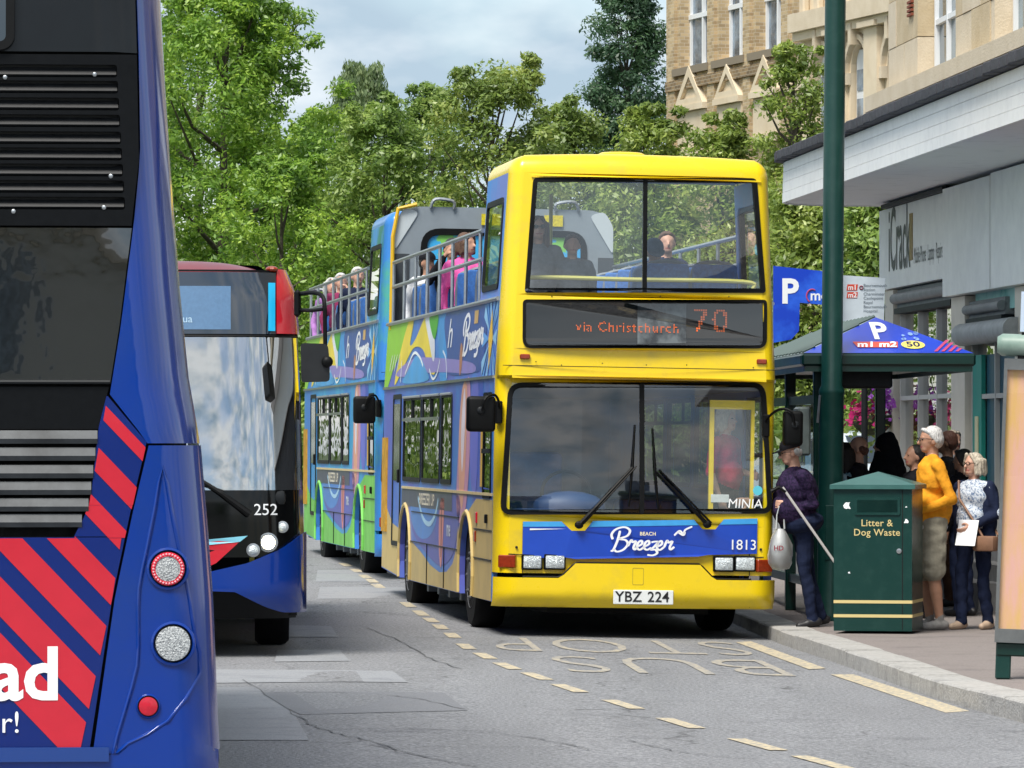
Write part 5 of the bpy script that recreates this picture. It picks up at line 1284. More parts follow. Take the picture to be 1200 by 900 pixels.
# two steps along the front
for k in range(3): plank(u_at(1092), u3, 0.0, PZ+0.16*(3-k)-0.002*k, -0.30-0.28*k, 0.0-0.28*k if k else -0.002, 'step', mat('step_grey', (0.24, 0.24, 0.24), 0.8, var=0.2))

# ---- canopy over the pavement
can = empty('shop_canopy', TF(0, 0, SOF), (0, 0, 0), 'white boarded canopy with a dark slate edge over the pavement', 'canopy')
cp = lambda m, name, mats, parent=can, smooth=None: pt(m, name, mats, parent, smooth, root=can)
VO = -1.30           # projection of the canopy
def edge_line(off=0.0):
    """outline of the front edge: rounded far corner then straight towards us"""
    P = []
    for k in range(9):
        a = RAD(90*k/8); P.append((-0.25-off*math.cos(RAD(90-0))*0+0.9-(0.9+off)*math.cos(a)*1.0-0.0 if False else 0.65-(0.9+off)*math.cos(a), VO+0.9-(0.9+off)*math.sin(a)))
    P.append((UL, VO-off)); return P
def edge_strip(m, off0, off1, z0, z1):
    A = edge_line(off0); Bq = edge_line(off1); n = len(A)
    A = [(-0.25-off0, 4.0)]+A; Bq = [(-0.25-off1, 4.0)]+Bq; n += 1
    for (u, v) in A: m.v.append(TF(u, v, z0))
    for (u, v) in A: m.v.append(TF(u, v, z1))
    for (u, v) in Bq: m.v.append(TF(u, v, z0))
    for (u, v) in Bq: m.v.append(TF(u, v, z1))
    for i in range(n-1):
        m.f += [(2*n+i, 2*n+i+1, 3*n+i+1, 3*n+i), (i, n+i, n+i+1, i+1), (n+i, 3*n+i, 3*n+i+1, n+i+1), (i, i+1, 2*n+i+1, 2*n+i)]
    m.mi = [0]*len(m.f); return m
for k in range(4):
    z0 = SOF-0.03+k*0.118; cp(edge_strip(MB(), 0.0, 0.035-0.004*k, z0, z0+0.112), 'fascia_board', M_wbd)
cp(edge_strip(MB(), -0.05, 0.012, SOF-0.005, SOF+0.45), 'fascia_backing', mat('gap_dark', (0.10, 0.10, 0.11), 0.8))
P = [(-0.25, 4.0)]+edge_line(-0.02)+[(UL, 4.0)]
m = MB(); m.prism([P], lambda u, v, w: TF(u, v, w), SOF-0.02, SOF+0.03); cp(m, 'soffit', mat('soffit_white', (0.80, 0.80, 0.80), 0.7, c2=(0.60, 0.60, 0.60), thr=(0.55, 0.8), vscale=2.5))
m = MB(); m.prism([P], lambda u, v, w: TF(u, v, w), SOF+0.40, SOF+0.46); cp(m, 'canopy_deck', M_slate)
# slate tiles on the edge, one by one
random.seed(11)
tile = MB().box(-0.19, 0.19, -0.10, 0.10, -0.055, 0.055, 0.010).mesh('edge_tile', M_slate)
E = edge_line(0.03); acc2 = [0]
for i in range(1, len(E)): acc2.append(acc2[-1]+math.dist(E[i-1], E[i]))
s = 0.2
while s < 19.0:
    i = next(j for j in range(len(E)-1) if acc2[j+1] >= s); t = (s-acc2[i])/(acc2[i+1]-acc2[i]); u = E[i][0]+(E[i+1][0]-E[i][0])*t; v = E[i][1]+(E[i+1][1]-E[i][1])*t
    du, dv = E[i+1][0]-E[i][0], E[i+1][1]-E[i][1]; a = math.atan2(dv, du)
    p = Vector(TF(u, v, SOF+0.505))-can.location
    # +u runs along -Y turned by ANG
    share('edge_tile', tile, can, p, (RAD(random.uniform(-3, 3)), RAD(random.uniform(-1.2, 1.2)), RAD(-90)+ANG+a+RAD(random.uniform(-1, 1)))); s += 0.40

# ---- stone storey above the canopy
st = empty('stone_building', TF(0, 0, 5.0), (0, 0, 0), 'pale stone upper storey with gridded windows above the white canopy', 'building')
sp = lambda m, name, mats, parent=st, smooth=None: pt(m, name, mats, parent, smooth, root=st)
u_l = u_at(1040); zc0, zc1 = zat(1040, 130), zat(1040, 118)
sp(tbox(MB(), 0.0, UL, 0.32, 7.0, SOF+0.46, 14.0), 'wall_core', M_mortar)
sp(tbox(MB(), -0.08, UL, -0.26, 0.34, zc0-0.02, zc0+0.16), 'cornice', M_stone2)
sp(tbox(MB(), -0.05, UL, -0.18, 0.33, zc0-0.14, zc0-0.02), 'cornice_bed', M_stone)
wz0 = zat(1100, 100); WN = [(u_at(1073), u_at(1117.5)), (u_at(1163), u_at(1215)), (u_at(1263), u_at(1320))]
# ashlar blocks course by course, leaving the windows open
blk = {}
random.seed(5)
zz = zc0+0.165; row = 0
while zz < 13.4:
    h = 0.55; u = -0.04-(0.55 if row % 2 else 0.0)
    while u < 14.0:
        u0, u1_ = max(u, -0.04), u+1.1; segs = [(u0, u1_)]
        if zz+h > wz0:
            for a, b in WN:
                segs = [q for (p0, p1) in segs for q in ((p0, min(p1, a)), (max(p0, b), p1)) if q[1]-q[0] > 0.05]
        for (p0, p1) in segs:
            dv = random.uniform(-0.006, 0.006)
            sp(tbox(MB(), p0+0.006, p1-0.006, 0.02+dv, 0.318, zz+0.005, zz+h-0.005), 'ashlar_block', M_stone if random.random() < 0.6 else M_stone2)
        u += 1.1
    zz += h; row += 1
for a, b in WN:
    wd = empty('window', (0, 0, 0)); wd.parent = st
    nb, nh = 3, 5; wv = 0.26; hh = 0.78
    sp(tbox(MB(), a+0.01, b-0.01, -0.06, 0.3, wz0-0.12, wz0+0.0), 'sill', M_stone2, wd)
    for i in range(nb):
        for j in range(nh):
            p0 = a+0.06+(b-a-0.12)*i/nb; p1 = a+0.06+(b-a-0.12)*(i+1)/nb; z0 = wz0+0.04+hh*j
            m = MB(); tl = random.uniform(-0.01, 0.01); m.add([TF(p0, wv+tl, z0), TF(p1, wv, z0), TF(p1, wv+tl, z0+hh), TF(p0, wv, z0+hh)], [(0, 1, 2, 3)])
            sp(m, 'pane', mat('office_glass', '#22343c', 0.06, spec=0.9, c2='#4a6a74', thr=(0.4, 0.7), vscale=0.8), wd)
    for i in range(nb+1): p0 = a+0.06+(b-a-0.12)*i/nb; sp(tbox(MB(), p0-0.03, p0+0.03, wv-0.05, wv+0.03, wz0, wz0+hh*nh+0.1), 'frame_bar', M_wframe, wd)
    for j in range(nh+1): z0 = wz0+0.04+hh*j; sp(tbox(MB(), a+0.04, b-0.04, wv-0.045, wv+0.025, z0-0.03, z0+0.03), 'glazing_bar', M_wframe, wd)
vent = empty('air_brick', (0, 0, 0)); vent.parent = st
for k in range(4): sp(tbox(MB(), u_at(1063.5), u_at(1068.5), -0.01, 0.03, zat(1066, 19-5*k), zat(1066, 16-5*k)), 'vent_slot', mat('terracotta', '#7a3f2c', 0.8), vent)

# ------------------------------------------------------------------ ornate brick building further back
M_brick = mat('buff_brick', (0.40, 0.30, 0.17), 0.85)
def brickify(m, c1, c2, cm, sc):
    t = m.node_tree; b = t.nodes['Principled BSDF']
    tc = t.nodes.new('ShaderNodeTexCoord'); sx = t.nodes.new('ShaderNodeSeparateXYZ'); ad = t.nodes.new('ShaderNodeMath'); ad.operation = 'ADD'
    cb = t.nodes.new('ShaderNodeCombineXYZ'); br = t.nodes.new('ShaderNodeTexBrick'); br.inputs['Scale'].default_value = sc
    br.inputs['Color1'].default_value = (*c1, 1); br.inputs['Color2'].default_value = (*c2, 1); br.inputs['Mortar'].default_value = (*cm, 1)
    br.inputs['Mortar Size'].default_value = 0.018; br.inputs['Brick Width'].default_value = 0.62; br.inputs['Row Height'].default_value = 0.24; br.inputs['Bias'].default_value = -0.1
    t.links.new(tc.outputs['Object'], sx.inputs[0]); t.links.new(sx.outputs['X'], ad.inputs[0]); t.links.new(sx.outputs['Y'], ad.inputs[1])
    t.links.new(ad.outputs[0], cb.inputs['X']); t.links.new(sx.outputs['Z'], cb.inputs['Y']); t.links.new(cb.outputs[0], br.inputs['Vector'])
    t.links.new(br.outputs['Color'], b.inputs['Base Color'])
    bp = t.nodes.new('ShaderNodeBump'); bp.inputs['Strength'].default_value = 0.6; bp.inputs['Distance'].default_value = 0.02; bp.invert = True
    t.links.new(br.outputs['Fac'], bp.inputs['Height']); t.links.new(bp.outputs[0], b.inputs['Normal'])
brickify(M_brick, (0.54, 0.41, 0.24), (0.30, 0.215, 0.12), (0.52, 0.45, 0.34), 3.4)
M_brickd = mat('brown_brick', (0.25, 0.18, 0.10), 0.85); brickify(M_brickd, (0.30, 0.20, 0.10), (0.13, 0.09, 0.05), (0.42, 0.37, 0.28), 3.4)
M_tcot = mat('stone_dressing', (0.60, 0.49, 0.34), 0.8, c2=(0.70, 0.60, 0.45), thr=(0.3, 0.7), vscale=2)
OB_Y = 106.0
ob = empty('ornate_building', (3.32, OB_Y, 0), (0, 0, RAD(-72.2)), 'ornate buff brick building with arched windows and small pediments behind the trees', 'building')
# local: +x runs along the facade towards us (right in the photo), y into the building
def o_at(px):  # facade position at photo column
    a = RAD(-72.2); k = (px-600)/FPX
    # (3.32 + t cos a, 106 + t sin a): x = k y
    return (k*OB_Y-3.32)/(math.cos(a)-k*math.sin(a))
def oz(px, py):
    t = o_at(px); y = OB_Y+t*math.sin(RAD(-72.2)); return HC+(HZ-py)*y/FPX
OW = 20.0
piers = [790, 836, 878, 923, 968]
pl = [o_at(p) for p in piers]; pitch = (pl[4]-pl[0])/4
zsill = oz(818, 79); zped = oz(800, 125)
bays = [(pl[i]+0.28, pl[i+1]-0.28) for i in range(4)]
def arch_hole(a, b, z0, zs, n=8):
    r = (b-a)/2; c = (a+b)/2; P = [(a, z0), (b, z0)]
    for k in range(n+1): t = math.pi*k/n; P.append((c+r*math.cos(t), zs+r*1.15*math.sin(t)))
    return P
holes = []; wins2 = []
for a, b in bays:
    c = (a+b)/2; w_ = (b-a)*0.45
    holes.append(arch_hole(c-w_, c+w_, zsill+0.05, zsill+1.9)); wins2.append((c-w_, c+w_, zsill+0.05, zsill+1.9))
low = []
for a, b in bays: c = (a+b)/2; low.append(arch_hole(c-0.42, c+0.42, 2.0, 6.2))
F0 = lambda u, v, w: (u, w, v)
MB().prism([[(pl[0]-0.5, 0), (pl[4]+1.2, 0), (pl[4]+1.2, 15), (pl[0]-0.5, 15)]]+holes+low, F0, 0.0, 0.32).build('facade_wall', M_brick, ob)
MB().box(pl[0]-0.5, pl[4]+1.2, 0.9, 9, 0, 15).build('inner_mass', M_mortar, ob)
for i, p in enumerate(pl):
    MB().box(p-0.20, p+0.20, -0.07, 0.0, 0, 15).build('pier', M_brick, ob)
    MB().box(p-0.26, p+0.26, -0.11, 0.0, zsill+1.75, zsill+1.95).build('pier_cap', M_tcot, ob)
for i, (a, b, z0, zs) in enumerate(wins2):
    wd = empty('arched_window', (0, 0, 0)); wd.parent = ob
    P = arch_hole(a, b, z0, zs); Q = arch_hole(a-0.20, b+0.20, zs-0.02, zs, 10)
    r = (b-a)/2; c = (a+b)/2
    ring = [(c+(r+0.22)*math.cos(math.pi*k/10), zs+(r*1.15+0.22)*math.sin(math.pi*k/10)) for k in range(11)]+[(c+r*math.cos(math.pi*k/10), zs+r*1.15*math.sin(math.pi*k/10)) for k in range(10, -1, -1)]
    MB().prism([ring], F0, -0.07, 0.02).build('arch_moulding', M_tcot, wd)
    for k in (0, 1): MB().box((a, b)[k]-(0.22 if k == 0 else 0), (a, b)[k]+(0 if k == 0 else 0.22), -0.06, 0.02, zs-0.16, zs-0.001).build('impost', M_tcot, wd)
    fi = inset(P, 0.09); MB().prism([P, fi], F0, 0.22, 0.30).build('frame', M_wframe, wd)
    MB().sheet([inset(P, 0.06)], F0, 0.27).build('pane', mat('sash_glass', '#3a4a58', 0.06, spec=0.9, c2='#8fa2b4', thr=(0.45, 0.6), vscale=0.7), wd)
    MB().box(c-0.04, c+0.04, 0.20, 0.28, z0, zs+r).build('mullion', M_wframe, wd)
    MB().box(a, b, 0.195, 0.275, z0+1.05, z0+1.15).build('meeting_rail', M_wframe, wd)
    MB().box(a-0.25, b+0.25, -0.10, 0.25, z0-0.16, z0-0.002).build('sill', mat('sill_dark', (0.22, 0.18, 0.13), 0.8), wd)
for i, (a, b) in enumerate(bays):
    pd = empty('pediment', (0, 0, 0)); pd.parent = ob; c = (a+b)/2; zb = zped; hw = (b-a)/2*0.92; hgt = hw*0.95
    MB().prism([[(c-hw, zb), (c+hw, zb), (c, zb+hgt)], [(c-hw*0.62, zb+0.13), (c+hw*0.62, zb+0.13), (c, zb+hgt*0.72)]], F0, -0.12, 0.02).build('raking_moulding', M_tcot, pd)
    MB().prism([[(c-hw*0.6, zb+0.12), (c+hw*0.6, zb+0.12), (c, zb+hgt*0.72)]], F0, -0.04, 0.02).build('tympanum', M_tcot, pd)
    MB().box(c-hw*1.05, c+hw*1.05, -0.14, 0.0, zb-0.13, zb-0.002).build('base_moulding', M_tcot, pd)
    MB().box(c-hw, c+hw, -0.05, 0.0, zb-0.9, zb-0.14).build('frieze', M_tcot, pd)
    MB().box(c-hw*1.05, c+hw*1.05, -0.10, 0.0, zb-1.06, zb-0.91).build('lower_moulding', M_tcot, pd)
    wd = empty('lower_window', (0, 0, 0)); wd.parent = ob
    MB().sheet([arch_hole(c-0.42, c+0.42, 2.0, 6.2)], F0, 0.5).build('pane', MATS['sash_glass'], wd)
MB().box(pl[0]-0.3, pl[4]+1.2, -0.10, 0.0, zsill-0.42, zsill-0.20).build('string_course', M_brickd, ob)
MB().tube([(o_at(961), -0.25, 0), (o_at(961), -0.25, 15)], 0.075, 8).build('drainpipe', mat('pipe_black', '#14161a', 0.5), ob)
# nearer stone wing with tall arches
ow = empty('arcaded_wing', (6.0, 92.0, 0), (0, 0, RAD(-72.2)), 'carved stone wing with tall narrow arches between the lamp post and the stone storey', 'building')
def w_at(px):
    a = RAD(-72.2); k = (px-600)/FPX; return (k*92.0-6.0)/(math.cos(a)-k*math.sin(a))
def wz(px, py): t = w_at(px); y = 92.0+t*math.sin(RAD(-72.2)); return HC+(HZ-py)*y/FPX
A1 = (w_at(997), w_at(1019)); A2 = (w_at(1040), w_at(1062)); A0 = (w_at(955), w_at(977))
zsp = wz(1005, 84); zbt = wz(1005, 146)
hs = [arch_hole(a, b, zbt, zsp, 10) for a, b in (A0, A1, A2)]
wl, wr = w_at(940), w_at(1090)
MB().prism([[(wl, 0), (wr, 0), (wr, 15), (wl, 15)]]+hs, F0, 0.0, 0.16).build('wing_wall', M_tcot, ow)
MB().box(wl, wr, 0.7, 6, 0, 15).build('inner_mass', M_mortar, ow)
for a, b in (A0, A1, A2):
    r = (b-a)/2; c = (a+b)/2; wd = empty('arched_window', (0, 0, 0)); wd.parent = ow
    for rr, d in ((0.16, -0.10), (0.30, -0.05)):
        ring = [(c+(r+rr)*math.cos(math.pi*k/10), zsp+(r*1.15+rr)*math.sin(math.pi*k/10)) for k in range(11)]+[(c+(r+rr-0.10)*math.cos(math.pi*k/10), zsp+(r*1.15+rr-0.10)*math.sin(math.pi*k/10)) for k in range(10, -1, -1)]
        MB().prism([ring], F0, d, 0.01).build('arch_moulding', M_stone2, wd)
    for x in (a-0.17, b+0.17): MB().box(x-0.17, x+0.17, -0.12, 0.01, zsp-0.22, zsp-0.002).build('impost', M_stone2, wd)
    MB().box(c-0.07, c+0.07, -0.22, 0.0, zsp+r*1.15-0.05, zsp+r*1.15+0.35).build('keystone', M_stone2, wd)
    MB().box(c-r*0.9, c+r*0.98, 0.10, 0.15, zbt, zsp+r*0.9).build('frame', M_wframe, wd)
    for k in range(2): MB().box(c-r*0.78, c+r*0.86, 0.085, 0.098, zbt+0.1+k*((zsp-zbt)*0.55), zbt+k*((zsp-zbt)*0.55)+(zsp-zbt)*0.5).build('pane', MATS['sash_glass'], wd)
for px in (987, 1029, 1071):
    p = w_at(px); MB().box(p-0.32, p+0.32, -0.16, 0.0, 0, wz(1029, 32)).build('pilaster', M_tcot, ow)
    MB().box(p-0.42, p+0.42, -0.26, 0.0, wz(1029, 31.5), wz(1029, 25)).build('capital', M_stone2, ow)
zen = wz(1020, 22)
MB().box(wl, wr, -0.30, 0.0, zen, zen+0.35).build('entablature', M_stone2, ow)
MB().box(wl, wr, -0.20, 0.0, zen-0.16, zen-0.003).build('entablature_bed', M_tcot, ow)
for k in range(14):
    x = wl+0.3+k*0.75; MB().box(x-0.12, x+0.12, -0.14, 0.0, zen+0.36, zen+1.6, 0.03).build('baluster_rib', M_stone2, ow)
# ------------------------------------------------------------------ trees
def leafmat(name, a, b, c):
    m = bpy.data.materials.new(name); m.use_nodes = True; t = m.node_tree
    t.nodes.remove(t.nodes['Principled BSDF']); o = t.nodes['Material Output']
    g = t.nodes.new('ShaderNodeNewGeometry'); r = t.nodes.new('ShaderNodeValToRGB')
    r.color_ramp.elements[0].position = 0.0; r.color_ramp.elements[0].color = (*a, 1)
    r.color_ramp.elements[1].position = 1.0; r.color_ramp.elements[1].color = (*c, 1)
    e = r.color_ramp.elements.new(0.55); e.color = (*b, 1)
    tc = t.nodes.new('ShaderNodeTexCoord'); n = t.nodes.new('ShaderNodeTexNoise'); n.inputs['Scale'].default_value = 0.9; n.inputs['Detail'].default_value = 3
    md = t.nodes.new('ShaderNodeMath'); md.operation = 'MULTIPLY_ADD'; md.inputs[1].default_value = 0.55
    mm = t.nodes.new('ShaderNodeMath'); mm.operation = 'MULTIPLY_ADD'; mm.inputs[1].default_value = 1.6; mm.inputs[2].default_value = -0.58
    t.links.new(tc.outputs['Object'], n.inputs['Vector']); t.links.new(n.outputs['Fac'], mm.inputs[0])
    t.links.new(g.outputs['Random Per Island'], md.inputs[0]); t.links.new(mm.outputs[0], md.inputs[2]); t.links.new(md.outputs[0], r.inputs['Fac'])
    d = t.nodes.new('ShaderNodeBsdfDiffuse'); tr = t.nodes.new('ShaderNodeBsdfTranslucent'); gl = t.nodes.new('ShaderNodeBsdfGlossy'); gl.inputs['Roughness'].default_value = 0.45
    mx = t.nodes.new('ShaderNodeMixShader'); mx.inputs[0].default_value = 0.45; m2 = t.nodes.new('ShaderNodeMixShader'); m2.inputs[0].default_value = 0.05
    t.links.new(r.outputs['Color'], d.inputs['Color']); t.links.new(r.outputs['Color'], tr.inputs['Color'])
    t.links.new(d.outputs[0], mx.inputs[1]); t.links.new(tr.outputs[0], mx.inputs[2]); t.links.new(mx.outputs[0], m2.inputs[1]); t.links.new(gl.outputs[0], m2.inputs[2]); t.links.new(m2.outputs[0], o.inputs['Surface'])
    MATS[name] = m; return m
LF_bright = leafmat('leaves_maple', (0.078, 0.194, 0.027), (0.221, 0.389, 0.043), (0.464, 0.632, 0.087))
LF_mid = leafmat('leaves_mid', (0.078, 0.158, 0.032), (0.210, 0.328, 0.059), (0.419, 0.534, 0.124))
LF_olive = leafmat('leaves_olive', (0.094, 0.164, 0.035), (0.238, 0.340, 0.068), (0.464, 0.522, 0.137))
LF_grey = leafmat('leaves_grey', (0.088, 0.146, 0.062), (0.188, 0.268, 0.105), (0.331, 0.413, 0.186))
LF_dark = leafmat('leaves_dark', (0.038, 0.091, 0.047), (0.072, 0.151, 0.068), (0.133, 0.231, 0.093))
LF_lime = leafmat('leaves_lime', (0.088, 0.158, 0.027), (0.243, 0.340, 0.056), (0.486, 0.559, 0.137))
M_bark = mat('bark', (0.075, 0.062, 0.048), 0.9, var=0.4, vscale=10, bump=0.6, bscale=25)

def leaf_cloud(rng, centers, radii, per, size, droop=0.0):
    """small folded leaf faces scattered through clumps; returns verts and quads as arrays"""
    C = np.repeat(centers, per, axis=0); R = np.repeat(radii, per)
    n = len(C)
    d = rng.normal(size=(n, 3)); d /= np.linalg.norm(d, axis=1, keepdims=True)
    rad = rng.random(n)**0.45
    P = C+d*(R*rad)[:, None]*np.array([1.0, 1.0, 0.72])
    if droop: P[:, 2] -= droop*(rng.random(n)**2)*R
    nrm = d*0.75+rng.normal(size=(n, 3))*0.55+np.array([0, 0, 0.55]); nrm /= np.linalg.norm(nrm, axis=1, keepdims=True)
    a = rng.normal(size=(n, 3)); u = np.cross(nrm, a); u /= np.linalg.norm(u, axis=1, keepdims=True)
    v = np.cross(nrm, u); s = size*(0.42+1.15*rng.random(n)**1.4)
    if droop: u = u*0.4+np.array([0, 0, -0.9]); u /= np.linalg.norm(u, axis=1, keepdims=True); v = np.cross(nrm, u); v /= np.linalg.norm(v, axis=1, keepdims=True)
    U = u*s[:, None]; V = v*(s*0.42)[:, None]; N = nrm*(s*0.18)[:, None]
    V4 = np.stack([P-U, P+V-N, P+U*1.0, P-V-N], axis=1).reshape(-1, 3)
    return V4
def quads_obj(name, V4, m, parent):
    n = len(V4)//4; me = bpy.data.meshes.new(name)
    me.vertices.add(n*4); me.vertices.foreach_set('co', V4.astype(np.float32).ravel())
    me.loops.add(n*4); me.loops.foreach_set('vertex_index', np.arange(n*4, dtype=np.int32))
    me.polygons.add(n); me.polygons.foreach_set('loop_start', np.arange(0, n*4, 4, dtype=np.int32))
    me.materials.append(m); me.update(calc_edges=True); return link(name, me, parent)

def tree(name, px, Y, top_px, half_px, bot_z, m, label, seed, shape='round', per=75, size=0.13, clumps=150, group=None, dens=1.0, lean=0.0, droop=0.0, cr=0.5):
    rng = np.random.default_rng(seed); s = FPX/Y
    x0 = (px-600)/s; ztop = HC+(HZ-top_px)/s; hw = half_px/s; zb = bot_z
    root = empty(name, (x0, Y, 0.0), (0, 0, 0), label, 'tree', group)
    H = ztop-zb; zc = zb+H*0.45
    cs = []; rs = []
    ph = rng.random(6)*6.28
    while len(cs) < clumps:
        t = rng.random(); z = zb+H*t
        if shape == 'round': prof = math.sqrt(max(0.02, 1-((t-0.42)/(0.60 if t > 0.42 else 0.52))**2))
        elif shape == 'cone': prof = max(0.06, (1-t)**0.75)*(0.6+0.4*min(1, t*6))
        elif shape == 'column': prof = max(0.12, math.sin(math.pi*min(1, 0.10+0.9*(1-t)))**0.6) if t > 0.05 else 0.6
        th = rng.random()*6.283
        wob = 1+0.22*math.sin(3*th+ph[0]+5*t)+0.18*math.sin(2*th+ph[1]-9*t)+0.12*math.sin(5*th+ph[2]+13*t)
        rr = hw*prof*wob*math.sqrt(0.25+0.75*rng.random())
        if rng.random() > dens: continue
        cs.append((rr*math.cos(th)+lean*t, rr*math.sin(th), z)); rs.append(cr*(0.6+0.75*rng.random())*(0.75 if t > 0.85 else 1.0))
    cs = np.array(cs); rs = np.array(rs)
    # twiggy leaders above the crown
    k = 7; lead = np.stack([lean+rng.normal(size=k)*hw*0.28, rng.normal(size=k)*hw*0.28, ztop-rng.random(k)*H*0.06+0.05*H], axis=1)
    cs2 = np.concatenate([cs, lead, lead-np.array([0, 0, 0.35])]); rs2 = np.concatenate([rs, np.full(k, 0.2*cr/0.5), np.full(k, 0.28*cr/0.5)])
    quads_obj('crown', leaf_cloud(rng, cs2, rs2, per, size, droop), m, root)
    tb = MB(); tr = max(0.10, hw*0.055)
    tb.tube([(0, 0, -0.2), (0.03*hw, 0, zb*0.5), (-0.02*hw+lean*0.2, 0.02*hw, zb+H*0.25), (lean*0.6, 0, zb+H*0.62), (lean*0.9, 0, zb+H*0.93)], [tr*1.5, tr*1.1, tr*0.85, tr*0.5, tr*0.12], 10)
    tb.build('trunk', M_bark, root, smooth=60)
    sel = rng.choice(len(cs), min(26, len(cs)), replace=False)
    lb = MB()
    for i in sel:
        c = cs[i]; t0 = max(0.12, min(0.8, (c[2]-zb)/H-0.18)); st_ = Vector((lean*t0*0.9, 0, zb+H*t0)); e = Vector(c); mid = st_.lerp(e, 0.5)+Vector((0, 0, -0.05*H*rng.random()))
        lb.tube([st_, mid, e], [tr*0.38, tr*0.24, tr*0.07], 6)
    lb.build('limbs', M_bark, root, smooth=60)
    return root
G = 'trees of the park behind the buses'
tree('maple_tree', 262, 112, -14, 165, 1.4, LF_bright, 'tall bright yellow-green maple tree at the left above the single-decker', 1, per=205, clumps=560, size=0.064, cr=0.52, group=G)
tree('maple_tree', 330, 104, 196, 92, 1.6, LF_bright, 'lower bright green maple bough mass just above the single-decker roof', 21, per=151, clumps=150, size=0.061, cr=0.48, group=G)
tree('maple_tree', 120, 118, -30, 120, 2.0, LF_mid, 'mid-green tree mostly hidden behind the departing blue bus', 22, per=108, clumps=140, size=0.079, group=G)
tree('maple_tree', 232, 122, 34, 128, 1.6, LF_bright, 'second bright maple filling the gaps behind the tall left maple', 23, per=130, clumps=260, size=0.075, cr=0.6, group=G)
tree('maple_tree', 345, 118, 150, 80, 1.6, LF_bright, 'bright maple boughs right of the tall maple above the green bus rails', 24, per=120, clumps=150, size=0.075, cr=0.55, group=G)
tree('willow_tree', 418, 135, 92, 62, 3.0, LF_grey, 'grey-green willow with drooping twigs behind the maple', 2, per=184, clumps=150, size=0.067, droop=1.3, cr=0.55, group=G)
tree('park_tree', 450, 108, 132, 88, 1.5, LF_mid, 'mid-green round tree above the green bus', 3, per=162, clumps=230, size=0.061, cr=0.5, group=G)
tree('park_tree', 572, 105, 84, 92, 1.6, LF_olive, 'olive tree with brown-tipped leaders left of the yellow roof', 4, per=162, clumps=260, size=0.061, cr=0.5, lean=0.12, group=G)
tree('park_tree', 505, 122, 118, 70, 2.0, LF_mid, 'dark-gapped tree between the willow and the olive tree', 5, per=151, clumps=150, size=0.067, cr=0.5, group=G)
tree('park_tree', 668, 112, 138, 70, 1.6, LF_olive, 'low olive tree rising behind the yellow bus roof', 6, per=162, clumps=190, size=0.064, cr=0.5, group=G)
tree('poplar_tree', 735, 150, -70, 46, 3.0, LF_dark, 'very dark tall columnar conifer beside the ornate building', 7, shape='column', per=238, clumps=300, size=0.073, cr=0.55, group=G)
tree('park_tree', 758, 98, 142, 80, 1.6, LF_lime, 'yellow-green tree in front of the ornate building, over the bus roof', 8, per=162, clumps=230, size=0.061, cr=0.46, group=G)
tree('park_tree', 846, 94, 152, 62, 1.6, LF_lime, 'light green tree below the small pediments', 9, per=162, clumps=180, size=0.058, cr=0.42, group=G)
tree('young_tree', 930, 88, 62, 44, 4.6, LF_lime, 'sparse young tree reaching up in front of the ornate brick facade', 10, per=118, clumps=95, size=0.052, cr=0.33, dens=0.8, group=G)
tree('park_tree', 955, 84, 222, 74, 1.4, LF_lime, 'dense lime-green tree under the canopy end', 11, per=184, clumps=230, size=0.058, cr=0.42, group=G)
tree('park_tree', 1040, 82, 232, 60, 1.4, LF_mid, 'mid-green tree beside the phone shop sign', 12, per=184, clumps=170, size=0.058, cr=0.42, group=G)
# the far wood that closes the view: one mass
rng = np.random.default_rng(99)
n = 620; cx = rng.uniform(-16, 18, n); cz = rng.uniform(0.8, 6.4, n)+1.2*np.sin(cx*0.9); cy = rng.uniform(150, 158, n)
V4 = leaf_cloud(rng, np.stack([cx, cy, cz], 1), rng.uniform(0.7, 1.3, n), 60, 0.17)
nl = 900; cx = rng.uniform(-34, -11, nl); cy = rng.uniform(62, 135, nl); cz = rng.uniform(0.5, 10.5, nl)
keep = cx < -0.115*cy-1.5; cx, cy, cz = cx[keep], cy[keep], cz[keep]      # the belt goes on to the left of the view
V4 = np.concatenate([V4, leaf_cloud(rng, np.stack([cx, cy, cz], 1), rng.uniform(0.9, 1.6, len(cx)), 60, 0.26)])
wood = quads_obj('far_wood', V4, LF_mid, None); tag(wood, 'far belt of dense green wood closing the view behind the park trees', 'wood', kind='stuff')
n = 240; cx = rng.uniform(-7.5, 9.0, n); cz = rng.uniform(0.4, 2.4, n); cy = rng.uniform(96, 100, n)
V4 = leaf_cloud(rng, np.stack([cx, cy, cz], 1), rng.uniform(0.5, 0.9, n), 70, 0.11)
und = quads_obj('undergrowth', V4, LF_mid, None); tag(und, 'low shrubs and undergrowth at the foot of the park trees', 'shrubs', kind='stuff')
# ------------------------------------------------------------------ street furniture on the right pavement
M_grn = mat('municipal_green', (0.004, 0.036, 0.030), 0.36, spec=0.3, c2=(0.012, 0.052, 0.044), thr=(0.5, 0.85), vscale=9, coat=0.15)
M_grn2 = mat('shelter_green', (0.004, 0.028, 0.022), 0.35, spec=0.3, var=0.2, vscale=4, coat=0.2)
M_gold = mat('gold_print', (0.62, 0.50, 0.22), 0.5)
def lp(px, py, Y): return Vector(at(px, py, Y))
